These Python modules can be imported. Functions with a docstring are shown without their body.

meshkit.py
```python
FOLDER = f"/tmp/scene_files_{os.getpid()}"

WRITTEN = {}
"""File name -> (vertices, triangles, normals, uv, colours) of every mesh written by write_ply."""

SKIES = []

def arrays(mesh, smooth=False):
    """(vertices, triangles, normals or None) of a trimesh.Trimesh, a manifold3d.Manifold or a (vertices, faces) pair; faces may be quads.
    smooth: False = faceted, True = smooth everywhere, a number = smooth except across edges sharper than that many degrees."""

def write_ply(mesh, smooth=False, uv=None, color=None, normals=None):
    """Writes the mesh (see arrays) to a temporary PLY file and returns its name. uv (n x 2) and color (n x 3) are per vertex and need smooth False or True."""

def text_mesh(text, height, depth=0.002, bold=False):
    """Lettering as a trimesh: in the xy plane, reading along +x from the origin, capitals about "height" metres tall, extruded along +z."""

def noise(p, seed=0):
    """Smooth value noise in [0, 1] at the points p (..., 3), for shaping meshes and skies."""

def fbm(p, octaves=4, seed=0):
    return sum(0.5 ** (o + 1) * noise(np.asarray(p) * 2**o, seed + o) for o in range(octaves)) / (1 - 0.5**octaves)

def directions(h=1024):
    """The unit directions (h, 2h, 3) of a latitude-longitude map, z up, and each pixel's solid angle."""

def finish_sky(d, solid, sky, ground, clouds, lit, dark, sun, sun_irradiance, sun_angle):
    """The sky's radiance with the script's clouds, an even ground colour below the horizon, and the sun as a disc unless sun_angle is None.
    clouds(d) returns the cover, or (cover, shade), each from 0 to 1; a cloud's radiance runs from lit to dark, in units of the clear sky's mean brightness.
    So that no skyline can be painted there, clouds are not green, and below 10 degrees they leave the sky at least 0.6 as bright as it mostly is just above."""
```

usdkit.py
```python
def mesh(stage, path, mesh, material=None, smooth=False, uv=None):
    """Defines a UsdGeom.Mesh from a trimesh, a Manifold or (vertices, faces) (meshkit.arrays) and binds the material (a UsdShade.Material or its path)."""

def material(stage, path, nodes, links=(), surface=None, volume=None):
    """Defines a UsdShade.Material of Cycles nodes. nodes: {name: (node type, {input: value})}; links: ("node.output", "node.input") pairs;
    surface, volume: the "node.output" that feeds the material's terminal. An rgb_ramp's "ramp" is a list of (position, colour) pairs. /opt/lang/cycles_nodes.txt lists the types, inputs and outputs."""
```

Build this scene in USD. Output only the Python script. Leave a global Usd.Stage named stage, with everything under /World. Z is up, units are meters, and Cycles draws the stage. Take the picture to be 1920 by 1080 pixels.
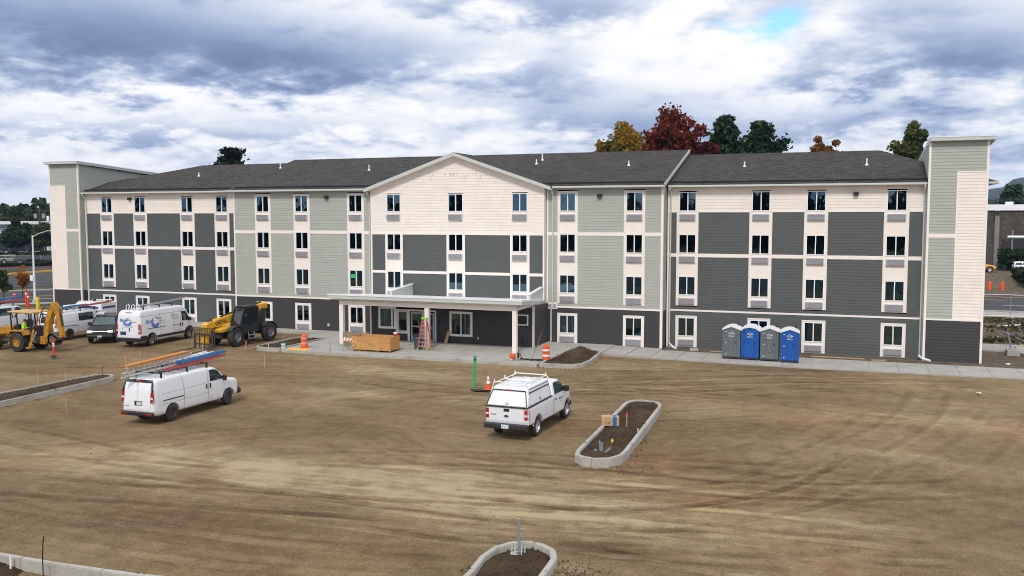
import math, random, numpy as np, trimesh, shapely, usdkit, meshkit
from shapely.geometry import Polygon, LineString, Point, box as sbox
from shapely import affinity
from scipy.spatial import Delaunay
from pxr import Usd, UsdGeom, UsdLux, UsdShade, Gf, Sdf
PI = math.pi
stage = Usd.Stage.CreateInMemory()
UsdGeom.SetStageUpAxis(stage, 'Z'); UsdGeom.SetStageMetersPerUnit(stage, 1.0)
UsdGeom.Xform.Define(stage, '/World'); UsdGeom.Scope.Define(stage, '/World/Looks')
rng = np.random.default_rng(7); R_ = random.Random(5)

# ------------------------------------------------------------------ camera
CAM = np.array([10.241, -62.686, 8.985]); YAW, PITCH, ROLL = -0.35994, 0.0775, -0.0004
cf = np.array([math.sin(YAW) * math.cos(PITCH), math.cos(YAW) * math.cos(PITCH), -math.sin(PITCH)])
cr = np.array([math.cos(YAW), -math.sin(YAW), 0.0]); cu = np.cross(cr, cf)
cr, cu = math.cos(ROLL) * cr + math.sin(ROLL) * cu, -math.sin(ROLL) * cr + math.cos(ROLL) * cu
cam = UsdGeom.Camera.Define(stage, '/World/camera')
cam.AddTransformOp().Set(Gf.Matrix4d(*cr, 0, *cu, 0, *(-cf), 0, *CAM, 1))
cam.CreateHorizontalApertureAttr(36.0); cam.CreateVerticalApertureAttr(20.25)
cam.CreateFocalLengthAttr(36.0 * 1725.5 / 1920)
cam.CreateClippingRangeAttr(Gf.Vec2f(0.1, 20000))
EXPOSURE = 0.52
cam.CreateExposureAttr(EXPOSURE)

# ------------------------------------------------------------------ sky and sun
SUN_AZ, SUN_EL = math.radians(172), math.radians(48)      # azimuth from +y towards +x: behind the camera
sdir = np.array([math.sin(SUN_AZ) * math.cos(SUN_EL), math.cos(SUN_AZ) * math.cos(SUN_EL), math.sin(SUN_EL)])
SKY_STRENGTH = 0.1
N, L = {}, []
def nd(name, kind, **inp):
    N[name] = (kind, inp); return name
def ln(a, b): L.append((a, b))
_mc = [0]
def mth(op, a, b=None, c=None, clamp=False):
    _mc[0] += 1; n = f'm{_mc[0]}'; inp = {'math_type': op, 'use_clamp': clamp}
    for k, x in (('value1', a), ('value2', b), ('value3', c)):
        if x is None: continue
        if isinstance(x, str): ln(x, f'{n}.{k}')
        else: inp[k] = float(x)
    N[n] = ('math', inp); return n + '.value'
nd('tc', 'texture_coordinate'); nd('sx', 'separate_xyz'); ln('tc.generated', 'sx.vector')
az = mth('arctan2', 'sx.x', 'sx.y'); el = mth('arcsine', 'sx.z')
elp = mth('maximum', el, 0.0)
# cloud plane coordinates: the deck recedes to the horizon
den = mth('add', mth('maximum', 'sx.z', 0.0), 0.26)
nd('cp', 'combine_xyz'); ln(mth('divide', 'sx.x', den), 'cp.x'); ln(mth('divide', 'sx.y', den), 'cp.y'); ln(mth('multiply', elp, 3.0), 'cp.z')
nd('n1', 'noise_texture', scale=2.3, detail=12.0, roughness=0.60, distortion=0.15); ln('cp.vector', 'n1.vector')
nd('mp2', 'mapping', location=(3.1, 7.7, 0), scale=(1.0, 1.0, 1.0)); ln('cp.vector', 'mp2.vector')
nd('n2', 'noise_texture', scale=1.0, detail=5.0, roughness=0.5, distortion=0.1); ln('mp2.vector', 'n2.vector')
nd('mp3', 'mapping', location=(13.1, 2.7, 0)); ln('cp.vector', 'mp3.vector')
nd('n3', 'noise_texture', scale=6.5, detail=8.0, roughness=0.58, distortion=0.2); ln('mp3.vector', 'n3.vector')
# soft warp so that the large masses have ragged rims
wz = mth('multiply_add', mth('subtract', 'n1.fac', 0.5), 0.34, az)
we = mth('multiply_add', mth('subtract', 'n3.fac', 0.5), 0.10, mth('multiply_add', mth('subtract', 'n1.fac', 0.5), 0.07, el))
def blob(px, py, sx, sy, amp, wx=None, wy=None):
    """a soft cloud mass centred on a compass bearing and height"""
    d = cf + (px - 960) / 1725.5 * cr - (py - 540) / 1725.5 * cu; d = d / np.linalg.norm(d)
    a0, e0 = math.atan2(d[0], d[1]), math.asin(d[2])
    u = mth('multiply', mth('subtract', wx or wz, a0), 1725.5 / sx); v = mth('multiply', mth('subtract', wy or we, e0), 1725.5 / sy)
    r2 = mth('multiply_add', u, u, mth('multiply', v, v))
    return mth('multiply', mth('exponent', mth('multiply', r2, -1.0)), amp)
tot = None
for b in [(330, 120, 400, 75, 0.40), (620, 110, 170, 60, 0.22), (60, 40, 260, 60, 0.25), (930, 5, 220, 34, 0.3), (1760, 120, 260, 62, 0.42), (1640, 30, 160, 40, 0.16),
          (200, 245, 260, 20, 0.20), (1000, 205, 260, 26, 0.12), (1250, 230, 200, 24, 0.2), (1700, 225, 300, 22, 0.16), (1080, 120, 110, 30, 0.14), (640, 250, 240, 16, 0.12),
          (700, 40, 160, 40, -0.12), (1190, 110, 150, 50, -0.2), (480, 195, 260, 30, -0.22), (850, 160, 200, 30, -0.12), (1500, 190, 140, 24, -0.15), (150, 195, 170, 24, -0.15), (1320, 40, 110, 40, -0.2), (1870, 225, 90, 30, -0.12)]:
    x = blob(*b); tot = x if tot is None else mth('add', tot, x)
shade = mth('add', mth('multiply_add', mth('subtract', 'n1.fac', 0.5), 1.15, tot), mth('multiply_add', mth('subtract', 'n2.fac', 0.5), 0.7, mth('multiply_add', mth('subtract', 'n3.fac', 0.5), 0.85, 0.33)))
nd('cl', 'rgb_ramp', ramp=[(0.0, (1.08, 1.08, 1.09)), (0.22, (0.95, 0.955, 0.985)), (0.40, (0.68, 0.745, 0.865)), (0.60, (0.385, 0.475, 0.665)), (0.80, (0.225, 0.30, 0.475)), (1.0, (0.155, 0.21, 0.36))]); ln(shade, 'cl.fac')
CLOUD = 7.3
nd('clm', 'mix', mix_type='multiply', fac=1.0, color2=(CLOUD, CLOUD, CLOUD)); ln('cl.color', 'clm.color1')
nd('sky', 'sky_texture', sky_type='single_scattering', sun_disc=False, sun_elevation=SUN_EL, sun_rotation=SUN_AZ, altitude=50.0, air_density=1.0, aerosol_density=0.6, ozone_density=1.5)
hw = mth('multiply_add', mth('subtract', 'n3.fac', 0.5), 0.10, az); hv = mth('multiply_add', mth('subtract', 'n1.fac', 0.5), 0.05, el)
hole = mth('add', blob(1438, 54, 62, 38, 0.72, hw, hv), mth('add', blob(1480, 22, 40, 26, 0.45, hw, hv), blob(1900, 335, 200, 14, 0.30)))
holec = mth('multiply', mth('multiply_add', mth('subtract', 'n3.fac', 0.53), 2.8, hole), mth('multiply', hole, 2.3), clamp=True)
cover = mth('subtract', 1.0, holec, clamp=True)
nd('skb', 'mix', mix_type='multiply', fac=1.0, color2=(1.0, 1.40, 1.55)); ln('sky.color', 'skb.color1'); nd('mixc', 'mix', mix_type='mix'); ln(cover, 'mixc.fac'); ln('skb.color', 'mixc.color1'); ln('clm.color', 'mixc.color2')
nd('bg', 'background_shader', strength=SKY_STRENGTH); ln('mixc.color', 'bg.color')
skymat = usdkit.material(stage, '/World/Looks/sky_look', N, L, surface='bg.background')
dome = UsdLux.DomeLight.Define(stage, '/World/sky'); dome.CreateIntensityAttr(1.0)
UsdShade.MaterialBindingAPI.Apply(dome.GetPrim()).Bind(skymat)
dome.GetPrim().SetCustomDataByKey('kind', 'structure')
sun = UsdLux.DistantLight.Define(stage, '/World/sun')
sun.CreateIntensityAttr(0.4); sun.CreateAngleAttr(10.0); sun.CreateColorAttr(Gf.Vec3f(1.0, 0.95, 0.88)); sun.CreateNormalizeAttr(True)
zc = sdir; xc = np.cross([0, 0, 1.0], zc); xc /= np.linalg.norm(xc); yc = np.cross(zc, xc)
sun.AddTransformOp().Set(Gf.Matrix4d(*xc, 0, *yc, 0, *zc, 0, 0, 0, 60, 1))

# ------------------------------------------------------------------ helpers
_used = {}
def numbered(parent, name):
    k = _used.get((parent, name), 0); _used[(parent, name)] = k + 1
    return f'{parent}/{name}' if k == 0 else f'{parent}/{name}_{k:03d}'
def mark(prim, label=None, cat=None, group=None, kind=None):
    for k, v in (('label', label), ('category', cat), ('group', group), ('kind', kind)):
        if v: prim.SetCustomDataByKey(k, v)
    return prim
def thing(name, label, cat, loc=(0, 0, 0), rz=0.0, group=None, kind=None, rx=0.0, ry=0.0):
    path = numbered('/World', name); x = UsdGeom.Xform.Define(stage, path)
    x.AddTranslateOp().Set(Gf.Vec3d(*map(float, loc)))
    if rz: x.AddRotateZOp().Set(float(rz))
    if ry: x.AddRotateYOp().Set(float(ry))
    if rx: x.AddRotateXOp().Set(float(rx))
    mark(x.GetPrim(), label, cat, group, kind); return path
def dup(src, name, label, loc, rz=0.0, group=None):
    s = stage.GetPrimAtPath(src); cd = s.GetCustomData()
    path = numbered('/World', name); x = UsdGeom.Xform.Define(stage, path); p = x.GetPrim()
    p.GetReferences().AddInternalReference(src); p.SetInstanceable(True)
    x.ClearXformOpOrder() if False else None
    UsdGeom.Xformable(p).SetXformOpOrder([])
    t = p.GetAttribute('xformOp:translate'); ops = []
    x2 = UsdGeom.Xformable(p)
    op = x2.AddTranslateOp(opSuffix='place'); op.Set(Gf.Vec3d(*map(float, loc))); ops.append(op)
    op = x2.AddRotateZOp(opSuffix='place'); op.Set(float(rz)); ops.append(op)
    x2.SetXformOpOrder(ops)
    mark(p, label, cd['category'], group or cd.get('group')); return path

_bt = None
class MB:
    def __init__(s): s.v, s.f, s.n = [], [], 0
    def add(s, v, f):
        v = np.asarray(v, float).reshape(-1, 3); f = np.asarray(f, int)
        if f.ndim == 2 and f.shape[1] == 4: f = np.vstack([f[:, [0, 1, 2]], f[:, [0, 2, 3]]])
        s.v.append(v); s.f.append(f + s.n); s.n += len(v); return s
    def tm(s, m, M=None):
        v = np.array(m.vertices)
        if M is not None: v = v @ np.asarray(M)[:3, :3].T + np.asarray(M)[:3, 3]
        return s.add(v, m.faces)
    def quad(s, *p): return s.add(p, [[0, 1, 2, 3]])
    def box(s, x0, x1, y0, y1, z0, z1, c=0.0):
        global _bt
        lo, hi = np.array([x0, y0, z0], float), np.array([x1, y1, z1], float)
        if c <= 0:
            v = [[(x0, x1)[i], (y0, y1)[j], (z0, z1)[k]] for i in (0, 1) for j in (0, 1) for k in (0, 1)]
            return s.add(v, [[0, 1, 3, 2], [4, 6, 7, 5], [0, 4, 5, 1], [2, 3, 7, 6], [0, 2, 6, 4], [1, 5, 7, 3]])
        sg = np.array([[i, j, k] for i in (0, 1) for j in (0, 1) for k in (0, 1)])
        if _bt is None:
            t = np.concatenate([np.where(np.arange(3) == a, q, 0.2 + 0.6 * q) for q in sg for a in range(3)]).reshape(-1, 3)
            h = trimesh.convex.convex_hull(t); idx = [int(np.argmin(((t - x) ** 2).sum(1))) for x in h.vertices]
            _bt = np.array(idx)[h.faces]
        c = min(c, 0.45 * float((hi - lo).min()))
        v = np.concatenate([np.where(np.arange(3) == a, np.where(q, hi, lo), np.where(q, hi - c, lo + c)) for q in sg for a in range(3)]).reshape(-1, 3)
        return s.add(v, _bt)
    def bar(s, p0, p1, w, h=None, up=(0, 0, 1), c=0.0):
        h = h or w; p0, p1 = np.array(p0, float), np.array(p1, float); d = p1 - p0; Ln = np.linalg.norm(d); d /= Ln
        a = np.cross(up, d)
        if np.linalg.norm(a) < 1e-3: a = np.cross((1, 0, 0), d)
        a /= np.linalg.norm(a); b = np.cross(d, a)
        m = MB().box(0, Ln, -w / 2, w / 2, -h / 2, h / 2, c)
        return s.add(np.vstack(m.v) @ np.array([d, a, b]) + p0, np.vstack(m.f))
    def tube(s, pts, r, n=8, cap=True):
        p = np.asarray(pts, float); r = np.broadcast_to(np.asarray(r, float), (len(p),))
        t = np.gradient(p, axis=0); t /= np.linalg.norm(t, axis=1, keepdims=True) + 1e-12
        ref = np.array([0, 0, 1.0]) if abs(t[0, 2]) < 0.9 else np.array([1.0, 0, 0])
        if all(abs(t[:, 2]) < 0.95): ref = np.array([0, 0, 1.0])
        a = np.cross(t, ref); a /= np.linalg.norm(a, axis=1, keepdims=True) + 1e-12; b = np.cross(t, a)
        an = np.arange(n) * 2 * PI / n
        v = p[:, None] + r[:, None, None] * (np.cos(an)[None, :, None] * a[:, None] + np.sin(an)[None, :, None] * b[:, None])
        i, j = np.meshgrid(np.arange(len(p) - 1), np.arange(n), indexing='ij')
        q = np.stack([i * n + j, i * n + (j + 1) % n, (i + 1) * n + (j + 1) % n, (i + 1) * n + j], -1).reshape(-1, 4)
        f = [np.vstack([q[:, [0, 1, 2]], q[:, [0, 2, 3]]])]
        if cap:
            for k, o in ((0, 1), (len(p) - 1, -1)):
                ff = np.array([[k * n, k * n + m, k * n + m + 1] for m in range(1, n - 1)]); f.append(ff)
        return s.add(v.reshape(-1, 3), np.vstack(f))
    def cyl(s, p0, p1, r0, r1=None, n=14, cap=True): return s.tube([p0, p1], [r0, r0 if r1 is None else r1], n, cap)
    def lathe(s, prof, n=20, axis='z', c=(0, 0, 0)):
        pr = np.asarray(prof, float); an = np.arange(n) * 2 * PI / n
        v = np.stack([pr[:, None, 0] * np.cos(an), pr[:, None, 0] * np.sin(an), np.broadcast_to(pr[:, None, 1], (len(pr), n))], -1)
        if axis == 'y': v = v[..., [0, 2, 1]]
        if axis == 'x': v = v[..., [2, 0, 1]]
        i, j = np.meshgrid(np.arange(len(pr) - 1), np.arange(n), indexing='ij')
        q = np.stack([i * n + j, i * n + (j + 1) % n, (i + 1) * n + (j + 1) % n, (i + 1) * n + j], -1).reshape(-1, 4)
        return s.add(v.reshape(-1, 3) + np.array(c, float), q)
    def ext(s, poly, a, b, axis='y'):
        if not isinstance(poly, (Polygon, shapely.MultiPolygon)): poly = Polygon(poly)
        for g in getattr(poly, 'geoms', [poly]):
            if g.is_empty or g.area < 1e-7: continue
            m = trimesh.creation.extrude_polygon(g, b - a, engine='earcut'); v = np.array(m.vertices); v[:, 2] += a
            v = {'z': v, 'y': v[:, [0, 2, 1]], 'x': v[:, [2, 0, 1]]}[axis]
            s.add(v, m.faces)
        return s
    def ball(s, c, r, n=2, sc=(1, 1, 1)):
        m = trimesh.creation.icosphere(n, 1.0); return s.add(np.array(m.vertices) * np.array(sc) * r + np.array(c, float), m.faces)
    def mb(s, o, M=None):
        if o.n == 0: return s
        v = np.vstack(o.v)
        if M is not None: v = v @ np.asarray(M, float)[:3, :3].T + np.asarray(M, float)[:3, 3]
        return s.add(v, np.vstack(o.f))
    def rot(s, deg, axis='z', c=(0, 0, 0)):
        M = trimesh.transformations.rotation_matrix(math.radians(deg), {'x': [1, 0, 0], 'y': [0, 1, 0], 'z': [0, 0, 1]}[axis], c)
        s.v = [v @ M[:3, :3].T + M[:3, 3] for v in s.v]; return s
    def mv(s, x, y, z): s.v = [v + np.array([x, y, z], float) for v in s.v]; return s
    def arrays(s): return np.vstack(s.v), np.vstack(s.f)
def part(parent, name, mb, m, smooth=False, label=None, kind=None):
    path = numbered(parent, name)
    pr = usdkit.mesh(stage, path, mb.arrays() if isinstance(mb, MB) else mb, m, smooth=smooth)
    mark(pr.GetPrim(), label, kind=kind); return path
def solo(name, mb, m, label=None, cat=None, group=None, kind=None, smooth=False):
    path = part('/World', name, mb, m, smooth); mark(stage.GetPrimAtPath(path), label, cat, group, kind); return path
def text(mb, s, h, M, depth=0.004, bold=False, squeeze=1.0):
    m = meshkit.text_mesh(s, h, depth, bold); v = np.array(m.vertices); v[:, 0] -= (v[:, 0].max() + v[:, 0].min()) / 2; v[:, 0] *= squeeze
    return mb.add(v @ np.asarray(M)[:3, :3].T + np.asarray(M)[:3, 3], m.faces)
def frame(o, xd, yd):
    xd, yd = np.array(xd, float), np.array(yd, float); xd /= np.linalg.norm(xd); yd /= np.linalg.norm(yd); M = np.eye(4); M[:3, 0], M[:3, 1], M[:3, 2], M[:3, 3] = xd, yd, np.cross(xd, yd), o; return M

# ------------------------------------------------------------------ materials
_m = {}
def dirty_white():
    n = {'g': ('geometry', {}), 'z': ('separate_xyz', {}), 'nz': ('noise_texture', {'scale': 5.0, 'detail': 7.0, 'roughness': 0.7}), 'n2': ('noise_texture', {'scale': 1.1, 'detail': 4.0}), 'zr': ('map_range', {'from_min': 1.0, 'from_max': 0.35, 'to_min': -0.25, 'to_max': 0.42, 'clamp': True}), 'ad': ('math', {'math_type': 'add'}), 'r': ('map_range', {'from_min': 0.52, 'from_max': 0.95, 'to_min': 0.0, 'to_max': 0.55, 'clamp': True}),
         'm': ('mix', {'mix_type': 'mix', 'color1': (0.80, 0.81, 0.84), 'color2': (0.46, 0.37, 0.26)}), 'rr': ('map_range', {'from_min': 0.0, 'from_max': 0.5, 'to_min': 0.25, 'to_max': 0.7}), 'p': ('principled_bsdf', {'coat_weight': 0.4, 'specular_ior_level': 0.5})}
    return usdkit.material(stage, '/World/Looks/white_car_paint', n, [('g.position', 'z.vector'), ('z.z', 'zr.value'), ('g.position', 'nz.vector'), ('nz.fac', 'ad.value1'), ('zr.result', 'ad.value2'), ('ad.value', 'r.value'), ('r.result', 'm.fac'), ('m.color', 'p.base_color'), ('r.result', 'rr.value'), ('rr.result', 'p.roughness')], surface='p.BSDF')
def srgb(*c): return tuple(((x / 255 + 0.055) / 1.055) ** 2.4 if x > 10 else x / 255 / 12.92 for x in c)
def mat(name, col, rough=0.6, metal=0.0, vary=0.12, scale=6.0, bump=0.0, bscale=60.0, island=0.0, spec=0.5, coat=0.0, dirt=None, dirtamt=0.0, dscale=0.8):
    """colour with soft noise in tone, optional per-piece tone, dirt blotches and bump"""
    if name in _m: return _m[name]
    n = {'g': ('geometry', {}), 'nz': ('noise_texture', {'scale': scale, 'detail': 5.0, 'roughness': 0.6}), 'p': ('principled_bsdf', {'roughness': rough, 'metallic': metal, 'specular_ior_level': spec, 'coat_weight': coat}),
         'mr': ('map_range', {'from_min': 0.3, 'from_max': 0.7, 'to_min': 1 - vary, 'to_max': 1 + vary}), 'mx': ('mix', {'mix_type': 'multiply', 'fac': 1.0, 'color1': tuple(col)}), 'cc': ('combine_xyz', {})}
    l = [('g.position', 'nz.vector'), ('nz.fac', 'mr.value')]
    val = 'mr.result'
    if island:
        n['mi'] = ('map_range', {'from_min': 0.0, 'from_max': 1.0, 'to_min': 1 - island, 'to_max': 1 + island}); n['mm'] = ('math', {'math_type': 'multiply'})
        l += [('g.random_per_island', 'mi.value'), ('mi.result', 'mm.value1'), (val, 'mm.value2')]; val = 'mm.value'
    l += [(val, 'cc.x'), (val, 'cc.y'), (val, 'cc.z'), ('cc.vector', 'mx.color2')]
    out = 'mx.color'
    if dirt:
        n['dn'] = ('noise_texture', {'scale': dscale, 'detail': 7.0, 'roughness': 0.65}); n['dr'] = ('map_range', {'from_min': 0.48, 'from_max': 0.72, 'to_min': 0.0, 'to_max': dirtamt, 'clamp': True})
        n['dm'] = ('mix', {'mix_type': 'mix', 'color2': tuple(dirt)}); l += [('g.position', 'dn.vector'), ('dn.fac', 'dr.value'), ('dr.result', 'dm.fac'), (out, 'dm.color1')]; out = 'dm.color'
    l.append((out, 'p.base_color'))
    if bump:
        n['bn'] = ('noise_texture', {'scale': bscale, 'detail': 4.0, 'roughness': 0.6}); n['b'] = ('bump', {'strength': 1.0, 'distance': bump}); l += [('g.position', 'bn.vector'), ('bn.fac', 'b.height'), ('b.normal', 'p.normal')]
    _m[name] = usdkit.material(stage, f'/World/Looks/{name}', n, l, surface='p.BSDF'); return _m[name]
def glass_mat(name, tint, refl, base=(0.5, 0.6, 0.6)):
    n = {'t': ('transparent_bsdf', {'color': tint}), 'g': ('glossy_bsdf', {'color': (0.50, 0.82, 1.0), 'roughness': 0.012}), 'fr': ('fresnel', {'IOR': 1.45}), 'a': ('math', {'math_type': 'add', 'value2': refl, 'use_clamp': True}), 'm': ('mix_closure', {}),
         'ge': ('geometry', {}), 'nz': ('noise_texture', {'scale': 0.9, 'detail': 2.0}), 'b': ('bump', {'strength': 1.0, 'distance': 0.004})}
    return usdkit.material(stage, f'/World/Looks/{name}', n, [('fr.fac', 'a.value1'), ('a.value', 'm.fac'), ('t.BSDF', 'm.closure1'), ('g.BSDF', 'm.closure2'), ('ge.position', 'nz.vector'), ('nz.fac', 'b.height'), ('b.normal', 'g.normal')], surface='m.closure')
M = dict(
    cream=mat('cream_siding', (0.87, 0.79, 0.715), 0.65, vary=0.03, scale=1.2, bump=0.0012, bscale=25, island=0.035, dirt=(0.62, 0.53, 0.46), dirtamt=0.25, dscale=0.7),
    creamp=mat('cream_panel', (0.87, 0.79, 0.715), 0.65, vary=0.03, scale=1.5, bump=0.0008, bscale=30),
    sage=mat('sage_siding', (0.415, 0.432, 0.385), 0.65, vary=0.04, scale=1.0, bump=0.0012, bscale=25, island=0.05),
    slate=mat('slate_siding', (0.088, 0.096, 0.094), 0.65, vary=0.05, scale=1.0, bump=0.0012, bscale=25, island=0.06),
    char=mat('charcoal_siding', (0.043, 0.041, 0.043), 0.62, vary=0.05, scale=1.0, bump=0.0012, bscale=25, island=0.06),
    trim=mat('trim_paint', (0.87, 0.79, 0.73), 0.55, vary=0.03, scale=2),
    vinyl=mat('white_vinyl', (0.86, 0.86, 0.86), 0.4, vary=0.02),
    metalsage=mat('sage_metal', (0.54, 0.57, 0.535), 0.4, vary=0.04), metalwhite=mat('white_metal', (0.80, 0.81, 0.82), 0.38, vary=0.03),
    acgrey=mat('louvre_grey', (0.50, 0.50, 0.52), 0.5, vary=0.05), acdark=mat('louvre_dark', (0.34, 0.34, 0.36), 0.5),
    inside=mat('dark_room', (0.015, 0.015, 0.016), 0.9), curtain=mat('curtain', (0.07, 0.08, 0.09), 0.9),
    black=mat('black_plastic', (0.018, 0.018, 0.02), 0.5), blackgl=mat('black_glass', (0.006, 0.007, 0.008), 0.06, vary=0.0, spec=0.8), rubber=mat('tyre_rubber', (0.022, 0.021, 0.02), 0.85, vary=0.25, scale=9, dirt=(0.16, 0.12, 0.08), dirtamt=0.35, dscale=2.0),
    carglass=mat('car_glass', (0.012, 0.02, 0.02), 0.05, vary=0.0, spec=1.0), white=dirty_white(),
    chrome=mat('chrome', (0.62, 0.62, 0.62), 0.22, metal=1.0, vary=0.02), steel=mat('steel_rim', (0.30, 0.30, 0.30), 0.45, metal=0.6, vary=0.15), alu=mat('aluminium', (0.62, 0.63, 0.65), 0.4, metal=0.7, vary=0.08), galv=mat('galvanised_steel', (0.42, 0.44, 0.46), 0.45, metal=0.6, vary=0.15),
    redlens=mat('red_lens', (0.42, 0.012, 0.012), 0.15, vary=0.0, coat=0.6), whitelens=mat('clear_lens', (0.75, 0.75, 0.75), 0.1, vary=0.0, coat=0.8), amber=mat('amber_lens', (0.7, 0.22, 0.02), 0.2, vary=0.0),
    seam=mat('door_gap', (0.16, 0.165, 0.18), 0.7, vary=0.0), plate=mat('licence_plate', (0.55, 0.62, 0.72), 0.4), navy=mat('navy_print', (0.03, 0.05, 0.16), 0.5), greyprint=mat('grey_print', (0.16, 0.17, 0.2), 0.5), blueprint=mat('blue_print', (0.10, 0.20, 0.55), 0.5),
    yellow=mat('machine_yellow', (0.72, 0.38, 0.015), 0.42, vary=0.08, coat=0.3, dirt=(0.20, 0.14, 0.08), dirtamt=0.25, dscale=1.6), ochre=mat('old_machine_yellow', (0.50, 0.235, 0.012), 0.55, vary=0.15, dirt=(0.09, 0.055, 0.03), dirtamt=0.9, dscale=3.2),
    mud=mat('muddy_metal', (0.10, 0.08, 0.06), 0.8, vary=0.3, bump=0.004), dkmetal=mat('dark_machine_metal', (0.028, 0.027, 0.026), 0.55, vary=0.2), rust=mat('rusty_steel', (0.055, 0.038, 0.026), 0.8, vary=0.3, scale=14),
    blue=mat('toilet_blue', (0.005, 0.088, 0.36), 0.5, vary=0.05), tgrey=mat('toilet_grey', (0.125, 0.15, 0.16), 0.5, vary=0.05), twhite=mat('toilet_roof', (0.78, 0.79, 0.82), 0.5, vary=0.03), tbase=mat('toilet_skid', (0.03, 0.03, 0.035), 0.7),
    orange=mat('safety_orange', (0.78, 0.10, 0.015), 0.5, vary=0.08), red=mat('delineator_red', (0.72, 0.05, 0.02), 0.5, vary=0.06), refl=mat('reflective_white', (0.82, 0.82, 0.80), 0.4), green=mat('pipe_green', (0.03, 0.42, 0.17), 0.4, vary=0.05), lime=mat('lime_plastic', (0.25, 0.65, 0.02), 0.5), hiviz=mat('hiviz_lime', (0.45, 0.85, 0.02), 0.8),
    wood=mat('lath_wood', (0.50, 0.33, 0.18), 0.8, vary=0.2, scale=20), pallet=mat('pallet_wood', (0.22, 0.15, 0.09), 0.85, vary=0.25, scale=12), plyw=mat('weathered_plywood', (0.20, 0.15, 0.10), 0.85, vary=0.25, scale=8), fibre=mat('fibreglass_red', (0.52, 0.07, 0.03), 0.5, vary=0.06), fblue=mat('fibreglass_blue', (0.02, 0.14, 0.36), 0.5, vary=0.1), forange=mat('fibreglass_orange', (0.50, 0.19, 0.03), 0.5, vary=0.1), fred=mat('fibreglass_faded_red', (0.40, 0.08, 0.06), 0.6, vary=0.15),
    bin=mat('bin_grey', (0.06, 0.075, 0.09), 0.5), pink=mat('marking_pink', (0.85, 0.13, 0.2), 0.6), card=mat('cardboard', (0.50, 0.31, 0.15), 0.85, vary=0.08), skin=mat('skin', (0.45, 0.25, 0.17), 0.6), denim=mat('dark_trousers', (0.03, 0.035, 0.05), 0.9), suv=mat('dark_car_paint', (0.008, 0.006, 0.007), 0.3, vary=0.05, coat=0.25, spec=.35), pipe=mat('conduit_grey', (0.22, 0.25, 0.29), 0.5, vary=0.08),
    warnyel=mat('dome_panel_yellow', (0.85, 0.42, 0.02), 0.6, vary=0.06), bolyel=mat('bollard_yellow', (0.80, 0.62, 0.02), 0.5), paintyel=mat('kerb_yellow', (0.70, 0.38, 0.03), 0.7, vary=0.15),
)
M['glass'] = glass_mat('window_glass', (0.40, 0.5, 0.5), 0.15)
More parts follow.
